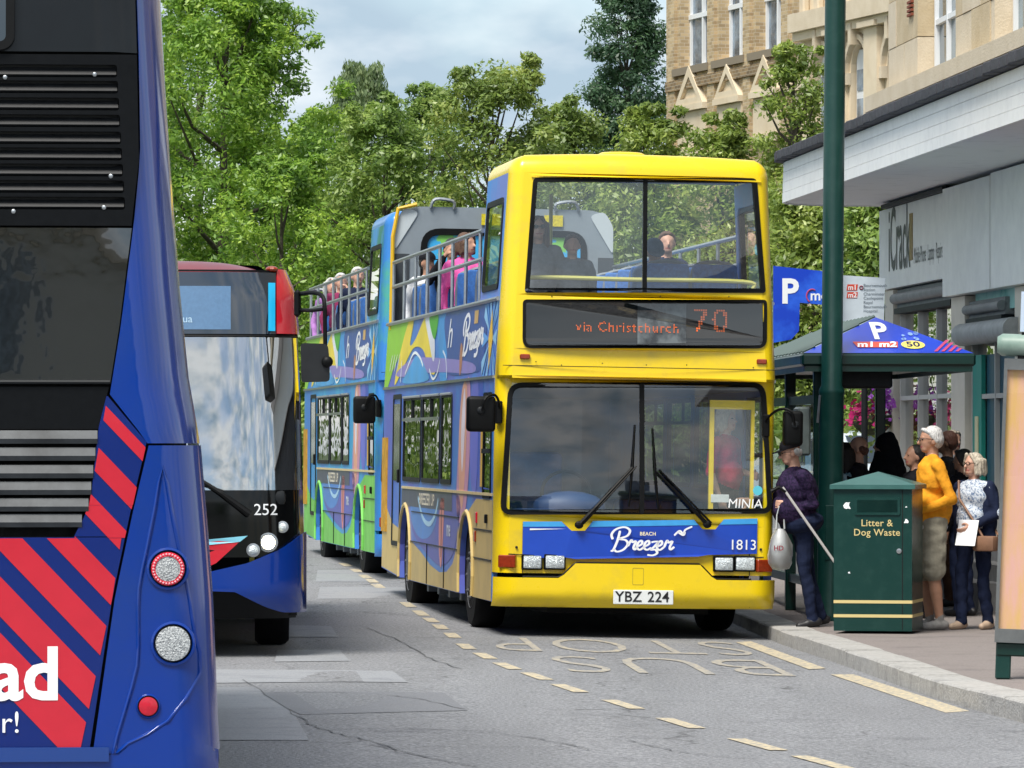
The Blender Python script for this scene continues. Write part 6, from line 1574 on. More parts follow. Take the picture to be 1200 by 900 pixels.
# lamp post
y0 = 44.8; b = lp(972, 727, y0); post = empty('lamp_post', (b.x, y0, pave_z(b.x, y0)), (0, RAD(0.55), 0), 'tall dark green lamp post standing beside the litter bin', 'lamp post')
MB().lathe([(0.135, 0.0), (0.135, 0.05), (0.118, 0.08), (0.112, 2.05), (0.118, 2.07), (0.118, 2.10), (0.097, 2.14), (0.094, 9.0)], 24).build('shaft', M_grn, post, smooth=40)
MB().box(-0.055, 0.055, -0.122, -0.105, 0.55, 1.05, 0.006).build('access_door', M_grn, post)
MB().tube([(0, 0, 8.9), (-0.2, 0, 9.3), (-1.0, 0, 9.6)], [0.06, 0.05, 0.04], 10).build('bracket', M_grn, post, smooth=40)
MB().ell((-1.25, 0, 9.58), (0.35, 0.14, 0.08), 16, 8).build('lantern', M_dkgrey, post, smooth=60)
MB().tube([(-0.11, -0.05, 2.05), (-0.13, -0.07, 1.8)], 0.012, 6).build('cable_tie', M_chrome, post)

# litter bin
bz = pave_z(3, 41.8); bw = 0.335
bb = lp(1032, 742, 41.8); binr = empty('litter_bin', (bb.x, 42.05, bz), (0, 0, RAD(-12.5)), 'dark green litter and dog waste bin with gold stripes and a pitched lid', 'litter bin')
Fb = lambda u, v, w: (u, -bw-w, v)
slot = rrect(-0.155, 0.235, 1.005, 1.155, 0.015, 3)
MB().prism([[(-bw, 0.02), (bw, 0.02), (bw, 1.225), (-bw, 1.225)], slot], Fb, 0.0, -0.03).build('front_door', M_grn, binr)
MB().prism([slot, inset(slot, 0.022)], Fb, 0.012, -0.05).build('slot_frame', M_grn, binr)
for (x0, x1, y0_, y1_, nm) in ((-bw, -bw+0.03, -bw+0.03, bw, 'side_panel'), (bw-0.03, bw, -bw+0.03, bw, 'side_panel'), (-bw+0.03, bw-0.03, bw-0.03, bw, 'back_panel')):
    MB().box(x0, x1, y0_, y1_, 0.02, 1.225).build(nm, M_grn, binr)
MB().box(-bw+0.02, bw-0.02, -bw+0.36, -bw+0.38, 0.1, 1.2).build('liner', M_under, binr)
m = MB(); o = 0.365; m.add([(-o, -o, 1.225), (o, -o, 1.225), (o, o, 1.225), (-o, o, 1.225), (-o, -o, 1.262), (o, -o, 1.262), (o, o, 1.262), (-o, o, 1.262), (0, 0, 1.372)],
    [(0, 1, 5, 4), (1, 2, 6, 5), (2, 3, 7, 6), (3, 0, 4, 7), (4, 5, 8), (5, 6, 8), (6, 7, 8), (7, 4, 8), (3, 2, 1, 0)]); m.build('lid', mat('lid_green', (0.035, 0.115, 0.105), 0.38, spec=0.5, var=0.15, vscale=5), binr)
for z in (0.135, 0.255):
    MB().box(-bw, bw, -bw-0.004, -bw, z, z+0.026).build('gold_stripe', M_gold, binr); MB().box(bw, bw+0.004, -bw, bw, z, z+0.026).build('gold_stripe', M_gold, binr)
for t, z in (('Litter &', 0.935), ('Dog Waste', 0.855)): lettering('bin_lettering', t, 0.082, lambda u, v, w: (u+0.035, -bw-0.003, z+v), M_gold, binr, bold=0.008, space=1.05)
MB().lathe([(0.022, 0), (0.022, 0.006), (0.010, 0.008)], 14, Matrix.Translation((0.225, -bw-0.002, 0.70)) @ Matrix.Rotation(RAD(90), 4, 'X')).build('lock', M_chrome, binr)
MB().box(bw-0.085, bw-0.078, -bw-0.003, -bw+0.004, 0.03, 1.22).build('door_joint', M_under, binr)
for (cx, cz, sx, sz) in ((-0.215, 1.085, 0.036, 0.055), (0.285, 0.955, 0.022, 0.035), (0.285, 1.075, 0.01, 0.01), (-0.20, 0.515, 0.012, 0.014)):
    P = [(cx+sx*math.cos(a)*(0.7+0.4*math.sin(3*a+cx*9)), cz+sz*math.sin(a)*(0.75+0.3*math.cos(2*a))) for a in [2*math.pi*k/14 for k in range(14)]]
    MB().sheet([P], Fb, 0.003).build('torn_sticker', M_white, binr)

# ---- bus shelter with printed gable
SH = empty('bus_shelter', (2.76, 45.0, pave_z(3, 46)), (0, 0, RAD(3.0)), 'green bus shelter with a blue printed hipped roof beside the yellow bus', 'bus shelter')
W_, L_, ZE, ZR = 1.36, 5.0, 2.34, 2.71
for (x, y) in ((0.06, 0.10), (0.06, L_-0.1), (W_-0.12, L_-0.1), (0.06, L_/2)):
    MB().box(x-0.05, x+0.05, y-0.05, y+0.05, 0, ZE-0.02, 0.01).build('post', M_grn2, SH)
M_seam = mat('seam_roof', (0.30, 0.37, 0.36), 0.4, c2=(0.22, 0.29, 0.28), thr=(0.4, 0.7), vscale=3)
M_pblue = mat('print_blue', '#1a3fbf', 0.3, var=0.12, vscale=2, coat=0.3)
e = 0.10; A = [(-e, -e, ZE+0.10), (W_+e, -e, ZE+0.10), (W_+e, L_+e, ZE+0.10), (-e, L_+e, ZE+0.10)]; R1 = (W_/2, 0.85, ZR+0.08); R2 = (W_/2, L_-0.85, ZR+0.08)
MB().add([A[3], A[0], R1, R2], [(0, 1, 2, 3)]).build('roof_slope', M_seam, SH); MB().add([A[1], A[2], R2, R1], [(0, 1, 2, 3)]).build('roof_slope', M_seam, SH)
MB().add([A[2], A[3], R2], [(0, 1, 2)]).build('roof_hip', M_seam, SH)
hip = MB().add([A[0], A[1], R1], [(0, 1, 2)]).build('printed_hip', M_pblue, SH)
for k in range(18):
    t = (k+0.5)/18; p = Vector(A[3]).lerp(Vector(A[0]), t); yv = p.y; yr = min(max(yv, R1[1]), R2[1])
    f = 1.0 if R1[1] <= yv <= R2[1] else ((yv+e)/(R1[1]+e) if yv < R1[1] else (L_+e-yv)/(L_+e-R2[1]))
    q = Vector((p.x+(W_/2-p.x)*f, yv, p.z+(R1[2]-p.z)*f))
    MB().tube([p+Vector((0, 0, 0.012)), q+Vector((0, 0, 0.012))], 0.017, 4).build('standing_seam', mat('seam_dark', (0.05, 0.09, 0.085), 0.4), SH)
# frame of the printed hip: origin at its base middle
bc = (Vector(A[0])+Vector(A[1]))/2; up_ = (Vector(R1)-bc); hl_ = up_.length; up_ = up_/hl_; nn = Vector((1, 0, 0)).cross(up_)
def FH(u, v, w): return tuple(bc+Vector((1, 0, 0))*u+up_*v+nn*(w+0.004))
lettering('hip_letter', 'P', 0.30, lambda u, v, w: FH(u*1.0-0.02, v*2.2+0.58*hl_+0.0, 0.002), M_white, hip, bold=0.03)
MB().sheet([[(-0.27, 0.14), (0.10, 0.14), (0.12, 0.30), (-0.30, 0.30)]], FH, 0.002).build('red_block', mat('print_red', '#d2503c', 0.4), hip)
lettering('hip_number', 'm1 m2', 0.13, lambda u, v, w: FH(u-0.09, v*1.6+0.215, 0.004), M_white, hip, bold=0.03, shear=0.2)
MB().sheet([[(0.25+0.11*math.cos(a), 0.215+0.115*math.sin(a)) for a in [2*math.pi*k/20 for k in range(20)]]], FH, 0.003).build('yellow_disc', mat('print_yellow', '#e2d06a', 0.4), hip)
lettering('hip_number', '50', 0.13, lambda u, v, w: FH(u+0.25, v*1.5+0.215, 0.005), mat('print_navy', '#14204a', 0.4), hip, bold=0.02)
for k in range(7):
    x0 = 0.42+k*0.065; hmax = hl_*(1-(x0+0.08)/(W_/2+e)); 
    if hmax > 0.04: MB().sheet([[(x0, 0.03), (x0+0.032, 0.03), (x0+0.032+min(hmax, 0.36)*0.42, 0.02+min(hmax, 0.36)*0.92), (x0+min(hmax, 0.36)*0.42, 0.02+min(hmax, 0.36)*0.92)]], FH, 0.002).build('pink_stripe', mat('print_pink', '#b8456f', 0.4), hip)
random.seed(4)
for k in range(9): 
    x0 = 0.15+random.random()*0.18; v0 = 0.36+random.random()*0.22; r = 0.012+random.random()*0.014; MB().sheet([[(x0+r*math.cos(a), v0+2*r*math.sin(a)) for a in [2*math.pi*q/8 for q in range(8)]]], FH, 0.002).build('pale_dot', mat('print_pale', '#7fa0dd', 0.4), hip)
# eaves
for (x0, x1, y0_, y1_) in ((-e-0.02, W_+e+0.02, -e-0.02, -e+0.06), (-e-0.02, W_+e+0.02, L_+e-0.06, L_+e+0.02), (-e-0.021, -e+0.06, -e+0.06, L_+e-0.06), (W_+e-0.06, W_+e+0.021, -e+0.06, L_+e-0.06)):
    MB().box(x0, x1, y0_, y1_, ZE-0.02, ZE+0.095, 0.02).build('eaves_gutter', M_grn2, SH)
    MB().box(x0+0.03, x1-0.03, y0_+0.02, y1_-0.02, ZE-0.07, ZE-0.02).build('eaves_bed', M_grn2, SH)
MB().box(0.0, W_, 0.0, L_, ZE-0.03, ZE+0.0).build('ceiling', M_grn2, SH)
MB().box(0.25, 0.75, 0.15, 0.45, ZE-0.22, ZE-0.05, 0.02).build('lamp_box', M_dkgrey, SH)
for (y0_, y1_) in ((0.15, L_/2-0.05), (L_/2+0.05, L_-0.15)):
    fr = MB().box(0.035, 0.085, y0_, y1_, 0.28, 0.36).build('panel_rail', M_grn2, SH); MB().box(0.035, 0.085, y0_, y1_, 1.98, 2.06).build('panel_rail', M_grn2, SH)
    MB().add([(0.06, y0_, 0.36), (0.06, y1_, 0.36), (0.06, y1_, 1.98), (0.06, y0_, 1.98)], [(0, 1, 2, 3)]).build('glass_panel', glass('shelter_glass', (0.80, 0.86, 0.84), 1.5, 0.05), SH)
MB().box(-0.12, 0.0, 0.2, 0.6, 1.5, 1.95, 0.02).build('timetable_case', mat('case_grey', '#7f8a86', 0.4, var=0.2), SH)
MB().box(0.45, W_-0.4, 3.6, 3.9, 0.42, 0.47, 0.01).build('bench', M_grn2, SH)

# ---- stop flags above the shelter
Yf = 52.0; pb = lp(976, 520, Yf)
FL = empty('bus_stop_flag', (pb.x, Yf, pave_z(pb.x, Yf)), (0, 0, RAD(4)), 'blue bus stop flag board with a white P behind the lamp post', 'sign')
MB().tube([(0, 0, 0), (0, 0, 3.75)], 0.04, 10).build('pole', M_dkgrey, FL, smooth=40)
qx = lambda px: (px-976)*Yf/FPX; qz = lambda py: HC+(HZ-py)*Yf/FPX-pave_z(pb.x, Yf)
blue = [(qx(905), qz(312)), (qx(972), qz(319)), (qx(972), qz(358)), (qx(936), qz(355)), (qx(935), qz(388)), (qx(926), qz(398)), (qx(905), qz(402))]
bd = MB().prism([blue], lambda u, v, w: (u, -w-0.05, v), 0.02, -0.02).build('board', mat('flag_blue', '#1240c0', 0.3, c2='#2a63dd', thr=(0.5, 0.6), vscale=1.2), FL)
lettering('flag_letter', 'P', 0.36, lambda u, v, w: (qx(924)+u, -0.075, qz(343)+v), M_white, bd, bold=0.03)
lettering('flag_lettering', 'mo', 0.15, lambda u, v, w: (qx(948)+u, -0.075, qz(347)+v), M_white, bd, bold=0.02, align='LEFT')
MB().tube([(qx(945)+0.05+0.06*math.cos(a), -0.075, qz(347)+0.07*math.sin(a)) for a in [RAD(60+k*20) for k in range(10)]], 0.008, 5).build('red_swirl', mat('print_pink', '#b8456f', 0.4), bd)
Wf = empty('route_board', (qx(1015)+pb.x, Yf+0.2, pave_z(pb.x, Yf)), (0, 0, RAD(4)), 'white route board listing bus destinations behind the shelter roof', 'sign')
rx = lambda px: (px-1015)*Yf/FPX
wb = MB().prism([[(rx(989), qz(322)), (rx(1039), qz(325)), (rx(1037), qz(392)), (rx(989), qz(392))]], lambda u, v, w: (u, -w, v), 0.02, -0.02).build('board', mat('flag_white', '#c9d4dd', 0.45, var=0.05), Wf)
MB().tube([(0, 0.02, 0), (0, 0.02, qz(392)+0.05)], 0.035, 10).build('pole', M_dkgrey, Wf, smooth=40)
for k, t in enumerate(('m1', 'm2')):
    z = qz(336.5+k*9); MB().sheet([[(rx(993), z-0.03), (rx(1005.5), z-0.03), (rx(1006.5), z+0.035), (rx(994), z+0.035)]], lambda u, v, w: (u, -0.0235, v)).build('red_block', mat('print_red', '#d2503c', 0.4), wb)
    lettering('route_number', t, 0.075, lambda u, v, w: (rx(1000)+u, -0.026, z+v), M_white, wb, bold=0.02)
for k, t in enumerate(('Bournemouth', 'Station', 'Charminster', 'Castlepoint', 'Royal', 'Bournemouth', 'Hospital')):
    lettering('route_text', t, 0.045, lambda u, v, w: (rx(1013)+u, -0.0235, qz(334+k*5.0)+v), mat('print_slate', '#66737f', 0.5), wb, align='LEFT', bold=0.004)
MB().tube([(rx(1010.5)+0.018*math.cos(a), -0.024, qz(336.5)+0.018*math.sin(a)) for a in [2*math.pi*k/12 for k in range(12)]], 0.006, 4, closed=True).build('round_emblem', mat('print_maroon', '#8a3a4a', 0.4), wb)

# ---- advertising panel of the near shelter, at the right edge
Ya = 33.7; sa = FPX/Ya; ab = lp(1166, 795, Ya)
AD = empty('advert_panel', (ab.x, Ya, pave_z(ab.x, Ya)), (0, RAD(2.0), RAD(-6)), 'near advertising panel with a pale pink poster on a green leg at the right edge', 'advert panel')
ax = lambda px: (px-1165)/sa; az = lambda py: HC+(HZ-py)/sa-pave_z(ab.x, Ya)
MB().box(ax(1165), ax(1183), -0.05, 0.05, 0, az(750), 0.01).build('leg', M_grn, AD); MB().box(ax(1165)+1.1, ax(1183)+1.1, -0.05, 0.05, 0, az(750), 0.01).build('leg', M_grn, AD)
MB().box(ax(1165), ax(1183)+1.1, -0.06, 0.06, az(768), az(752), 0.01).build('cross_beam', M_grn2, AD)
o = [(ax(1163), az(752)), (ax(1163)+1.34, az(752)), (ax(1163)+1.34, az(420)), (ax(1163), az(420))]; i_ = [(ax(1167), az(736)), (ax(1163)+1.30, az(736)), (ax(1163)+1.30, az(433)), (ax(1167), az(433))]
MB().prism([o, i_], lambda u, v, w: (u, -w, v), 0.09, -0.09).build('case_frame', mat('case_alu', (0.16, 0.17, 0.17), 0.4, metal=0.4, var=0.2, vscale=6), AD)
MB().sheet([i_], lambda u, v, w: (u, -0.05, v)).build('poster', mat('poster_print', '#d9b06c', 0.6, c2='#dba9a4', thr=(0.42, 0.6), vscale=1.7, vstretch=(2.5, 1, 0.5)), AD)
MB().sheet([i_], lambda u, v, w: (u, -0.075, v)).build('cover_glass', glass('case_glass', (0.98, 0.98, 0.97), 1.4, 0.02), AD)
cap = MB(); cap.tube([(ax(1154), 0, az(404)), (ax(1160), 0, az(404)), (ax(1163)+1.4, 0, az(404))], [0.055, 0.078, 0.078], 18); cap.build('roof_tube', mat('tube_green', (0.16, 0.24, 0.20), 0.35, c2=(0.28, 0.36, 0.31), thr=(0.4, 0.7), vscale=4), AD, smooth=40)
MB().box(ax(1178), ax(1178)+0.5, -0.04, 0.04, az(422), az(416)).build('cap_bracket', M_black, AD)
MB().box(ax(1180), ax(1180)+0.62, -0.03, -0.005, az(388), az(341)).build('top_sign', mat('sign_pale', '#b9c8d8', 0.4), AD); MB().box(ax(1182), ax(1182)+0.3, -0.03, 0.03, az(397), az(388.5)).build('sign_bracket', M_black, AD)

# ---- hanging flower basket on the shop corner
hb = lp(1022, 478, 57.4); HB = empty('hanging_basket', (hb.x, 57.4, hb.z), (0, 0, 0), 'hanging basket of magenta and purple petunias under the shelter eaves', 'flower basket')
MB().ell((0, 0, -0.12), (0.24, 0.24, 0.20), 16, 8, vmin=-90, vmax=10).build('basket', mat('moss', (0.05, 0.06, 0.03), 0.9, var=0.3), HB)
for k in range(3): a = 2*math.pi*k/3; MB().tube([(0.22*math.cos(a), 0.22*math.sin(a), -0.1), (0.05, 0, 0.55)], 0.006, 4).build('chain', M_black, HB)
MB().tube([(0.05, 0, 0.55), (0.42, 0.3, 0.60)], 0.014, 6).build('bracket', M_black, HB)
rng = np.random.default_rng(5)
def petals(n, c, r, s):
    C = rng.normal(size=(n, 3))*r+c; d = rng.normal(size=(n, 3)); d[:, 1] -= 0.8; d /= np.linalg.norm(d, axis=1, keepdims=True)
    u = np.cross(d, rng.normal(size=(n, 3))); u /= np.linalg.norm(u, axis=1, keepdims=True); v = np.cross(d, u); sz = s*(0.7+0.6*rng.random(n))[:, None]
    return np.stack([C-u*sz, C-v*sz, C+u*sz, C+v*sz], 1).reshape(-1, 3)
tag(quads_obj('flowers', petals(130, (-0.10, -0.1, -0.08), (0.13, 0.12, 0.10), 0.035), mat('petal_magenta', (0.55, 0.015, 0.16), 0.6, var=0.4, vscale=30), HB), kind='stuff')
tag(quads_obj('flowers', petals(90, (0.12, -0.1, 0.06), (0.08, 0.10, 0.10), 0.032), mat('petal_purple', (0.36, 0.08, 0.50), 0.6, var=0.4, vscale=30), HB), kind='stuff')
tag(quads_obj('trailing_leaves', petals(130, (0.02, 0, -0.30), (0.17, 0.12, 0.12), 0.03), LF_mid, HB), kind='stuff')

# ---- things glimpsed behind the crowd
WB = empty('white_kiosk', (6.2, 90.0, pave_z(6, 90)), (0, 0, 0), 'low white rendered kiosk building glimpsed behind the railings', 'building')
MB().box(-2.2, 2.2, 0, 3, 0, 2.35).build('wall', mat('render_white', (0.70, 0.68, 0.63), 0.7, var=0.08), WB); MB().box(-2.35, 2.35, -0.2, 3.1, 2.355, 2.5, 0.02).build('roof_slab', M_wbd, WB)
for k in range(3): MB().box(-1.6+k*1.2, -1.0+k*1.2, -0.02, 0.0, 1.0, 1.9).build('window', MATS['sash_glass'], WB)
RL = empty('railing', (3.6, 62.0, pave_z(4, 62)), (0, 0, RAD(-8)), 'black pedestrian railing behind the hooded woman', 'railing')
for z in (0.15, 1.0): MB().tube([(-0.6, 0, z), (1.2, 0, z)], 0.02, 6).build('rail', M_black, RL)
for k in range(16): MB().tube([(-0.6+k*0.12, 0, 0.0), (-0.6+k*0.12, 0, 1.0)], 0.010, 5).build('bar', M_black, RL)
# a pale car beyond the railing
def car(name, loc, rz, body, label):
    c = empty(name, loc, (0, 0, rz), label, 'car')
    prof = [(-2.05, 0.35), (-2.08, 0.62), (-1.95, 0.82), (-1.0, 0.95), (-0.35, 1.40), (0.2, 1.48), (1.1, 1.44), (1.7, 1.02), (2.05, 0.95), (2.1, 0.5), (2.0, 0.32)]
    m = MB(); S_ = [(-0.86, 0.90), (-0.80, 1.0), (0.80, 1.0), (0.86, 0.90)]
    n = len(prof)
    for (x, k) in ((-0.84, 0.965), (-0.74, 1.0), (0.74, 1.0), (0.84, 0.965)):
        for (y, z) in prof: m.v.append((x*(1-0.20*max(0, (z-0.95)/0.5)), y*k, 0.35+(z-0.35)*(k if abs(x) > 0.8 else 1)))
    m.f = [(j*n+i, j*n+(i+1) % n, (j+1)*n+(i+1) % n, (j+1)*n+i) for j in range(3) for i in range(n)]+[tuple(range(n)), tuple(3*n+i for i in range(n))[::-1]]; m.mi = [0]*len(m.f)
    m.build('body', body, c, smooth=40)
    gm = mat('car_glass', '#1c262c', 0.05, spec=0.9)
    MB().add([(-0.62, -0.93, 0.99), (0.62, -0.93, 0.99), (0.56, -0.40, 1.39), (-0.56, -0.40, 1.39)], [(0, 1, 2, 3)]).build('windscreen', gm, c)
    for v in range(4): c.children[-1].data.vertices[v].co.y -= 0.02; c.children[-1].data.vertices[v].co.z += 0.02
    for sg in (-1, 1):
        MB().add([(sg*0.845, -0.75, 1.0), (sg*0.845, 1.3, 1.0), (sg*0.735, 0.95, 1.36), (sg*0.735, -0.30, 1.36)], [(0, 1, 2, 3)]).build('side_glass', gm, c)
        MB().ell((sg*0.6, -2.0, 0.70), (0.17, 0.08, 0.08), 12, 6).build('headlight', M_lens, c)
        for y in (-1.3, 1.3):
            wv = empty('wheel', (sg*0.76, y, 0.31)); wv.parent = c; t = share('tyre', ME_TYRE, wv, sc=(0.7, 0.65, 0.65)); share('rim', ME_RIM, wv, sc=(0.7, 0.65, 0.65), rot=(0, 0, math.pi if sg > 0 else 0))
    return c
car('parked_car', (5.3, 74.0, pave_z(5, 74)), RAD(25), mat('car_pale_blue', (0.50, 0.57, 0.64), 0.25, coat=0.6), 'pale blue car glimpsed under the flower basket')
# ------------------------------------------------------------------ people
class Fig:
    def __init__(s): s.p = []
    def cap(s, a, b, ra, rb, lab): s.p.append(('c', Vector(a), Vector(b), ra, rb, lab))
    def ell(s, c, r, lab): s.p.append(('e', Vector(c), Vector(r), 0, 0, lab))
    def hand(s, w, d, n, side, lab='skin', curl=0.6):
        """palm and five fingers: wrist w, pointing d, palm facing n, thumb towards side"""
        w, d, n, side = Vector(w), Vector(d).normalized(), Vector(n).normalized(), Vector(side).normalized()
        for k in (-1, 0, 1): s.cap(w+side*k*0.018, w+d*0.075+side*k*0.024, 0.020, 0.018, lab)
        for k, ln in ((-1.5, 0.75), (-0.5, 0.95), (0.5, 1.0), (1.5, 0.92)):
            b = w+d*0.082+side*k*0.021; m = b+(d*(1-curl*0.45)+n*curl*0.55).normalized()*0.036*ln; e = m+(d*(1-curl)+n*curl).normalized()*0.038*ln
            s.cap(b, m, 0.0105, 0.0098, lab); s.cap(m, e, 0.0098, 0.0085, lab)
        b = w+d*0.02+side*0.034; m = b+(d*0.55+side*0.6+n*0.35).normalized()*0.040; s.cap(b, m, 0.014, 0.012, lab); s.cap(m, m+(d*0.8+n*0.5).normalized()*0.03, 0.012, 0.009, lab)
    def mesh(s, name, mats, voxel=0.009, smooth=3):
        mb = MB()
        for t, a, b, ra, rb, lab in s.p:
            if t == 'e': mb.ell(a, b, 16, 10)
            else:
                d = b-a; L_ = max(d.length, 1e-6); d = d/L_; pts = []; rs = []
                for k in range(5): q = math.sin(RAD(-90+18*k+9)); pts.append(a+d*ra*q); rs.append(ra*math.cos(RAD(-90+18*k+9)))
                pts.append(a); rs.append(ra); pts.append(b); rs.append(rb)
                for k in range(5): q = math.sin(RAD(9+18*k)); pts.append(b+d*rb*q); rs.append(rb*math.cos(RAD(9+18*k)))
                mb.tube(pts, rs, 12)
        me = bpy.data.meshes.new('tmp'); me.from_pydata(mb.v, [], mb.f)
        o = bpy.data.objects.new('tmp', me); col.objects.link(o)
        r = o.modifiers.new('r', 'REMESH'); r.mode = 'VOXEL'; r.voxel_size = voxel
        if smooth: k = o.modifiers.new('s', 'SMOOTH'); k.factor = 0.5; k.iterations = smooth
        dg = bpy.context.evaluated_depsgraph_get(); out = bpy.data.meshes.new_from_object(o.evaluated_get(dg))
        bpy.data.objects.remove(o); bpy.data.meshes.remove(me); out.name = name
        labs = list(mats.keys()); out.materials.clear()
        for l in labs: out.materials.append(mats[l])
        nf = len(out.polygons); C = np.zeros(nf*3, np.float32); out.polygons.foreach_get('center', C); C = C.reshape(-1, 3)
        best = np.full(nf, 1e9); idx = np.zeros(nf, np.int32)
        for t, a, b, ra, rb, lab in s.p:
            if t == 'e':
                q = (C-np.array(a)); rr = np.array(b); k0 = np.linalg.norm(q/rr, axis=1); k1 = np.linalg.norm(q/(rr*rr), axis=1); dist = k0*(k0-1)/np.maximum(k1, 1e-6)
            else:
                A = np.array(a); D = np.array(b)-A; L2 = max(float(D@D), 1e-9); h = np.clip(((C-A)@D)/L2, 0, 1); dist = np.linalg.norm(C-A-h[:, None]*D, axis=1)-(ra+(rb-ra)*h)
            w = dist < best; best[w] = dist[w]; idx[w] = labs.index(lab)
        nv = len(out.vertices); V = np.zeros(nv*3, np.float32); out.vertices.foreach_get('co', V); V = V.reshape(-1, 3)
        clothy = np.array([l in ('top', 'bottom', 'c') for l in labs]); LV = np.zeros(len(out.loops), np.int32); out.loops.foreach_get('vertex_index', LV)
        cnt = np.zeros(nf, np.int32); out.polygons.foreach_get('loop_total', cnt); vm = np.zeros(nv, bool); vm[LV] = np.repeat(clothy[idx], cnt)
        N = np.zeros(nv*3, np.float32); out.vertices.foreach_get('normal', N); N = N.reshape(-1, 3)
        rg = np.random.default_rng(nv % 997); dsp = np.zeros(nv)
        for fr, am in ((14, 0.0025), (27, 0.0032), (44, 0.0026), (70, 0.0016)):
            for _ in range(2):
                kd = rg.normal(size=3)*np.array([1, 1, 1.3]); kd *= fr/np.linalg.norm(kd); w2 = rg.normal(size=3)*5
                dsp += am*np.sin(V@kd+rg.random()*6.28+1.8*np.sin(V@w2))
        V += N*(np.where(vm, dsp, 0.0))[:, None]; out.vertices.foreach_set('co', V.astype(np.float32).ravel())
        out.polygons.foreach_set('material_index', idx); out.polygons.foreach_set('use_smooth', np.ones(nf, bool)); out.update()
        return out

def skinmat(n, c): return mat('skin_'+n, c, 0.55, var=0.10, vscale=18)
SK_p = skinmat('pale', (0.55, 0.31, 0.22)); SK_t = skinmat('tan', (0.42, 0.22, 0.14)); SK_d = skinmat('dark', (0.20, 0.11, 0.07))
M_lip = mat('lips', (0.40, 0.13, 0.11), 0.5); M_eye = mat('eye_dark', (0.03, 0.025, 0.02), 0.2)
def cloth(n, c, c2=None, sc=10, **k): return mat('cloth_'+n, c, 0.85, spec=0.15, var=0.0 if c2 else 0.22, c2=c2, vscale=sc, bump=0.35, bscale=25, **k)
NAVY = cloth('navy', (0.012, 0.018, 0.045)); BLACK = cloth('black', (0.010, 0.010, 0.013)); KHAKI = cloth('khaki', (0.30, 0.28, 0.22)); ORANGE = cloth('orange', (0.72, 0.30, 0.02)); 
PURPLE = cloth('purple', (0.014, 0.010, 0.030), c2=(0.036, 0.020, 0.060), sc=45, thr=(0.45, 0.55)); FLORAL = cloth('floral', (0.55, 0.60, 0.66), c2=(0.12, 0.18, 0.30), sc=55, thr=(0.50, 0.58))
BROWN = cloth('brown', (0.075, 0.040, 0.026)); PINK = cloth('pink', (0.75, 0.12, 0.38)); RED = cloth('red', (0.50, 0.03, 0.07)); DENIM = cloth('denim', (0.12, 0.22, 0.40)); TEAL = cloth('teal', (0.20, 0.38, 0.42), c2=(0.45, 0.58, 0.62), sc=30, thr=(0.45, 0.55))
MAUVE = cloth('mauve', (0.42, 0.20, 0.50)); MAROON = cloth('maroon', (0.22, 0.03, 0.09)); WHITEC = cloth('white', (0.65, 0.66, 0.68)); GREY = cloth('grey', (0.22, 0.23, 0.25))
SHOE_B = mat('shoe_black', (0.012, 0.012, 0.014), 0.5); SHOE_G = mat('shoe_grey', (0.26, 0.25, 0.24), 0.7, var=0.2, vscale=30); SANDAL = mat('sandal_tan', (0.45, 0.33, 0.24), 0.6)
def hairmat(n, c): return mat('hair_'+n, c, 0.55, var=0.35, vscale=60, bump=0.6, bscale=90, vstretch=(1, 1, 0.3))
HW = hairmat('white', (0.55, 0.54, 0.52)); HG = hairmat('grey_blond', (0.48, 0.42, 0.33)); HB_ = hairmat('brown', (0.10, 0.05, 0.028)); HD = hairmat('dark', (0.018, 0.014, 0.012)); HR = hairmat('auburn', (0.11, 0.045, 0.03))

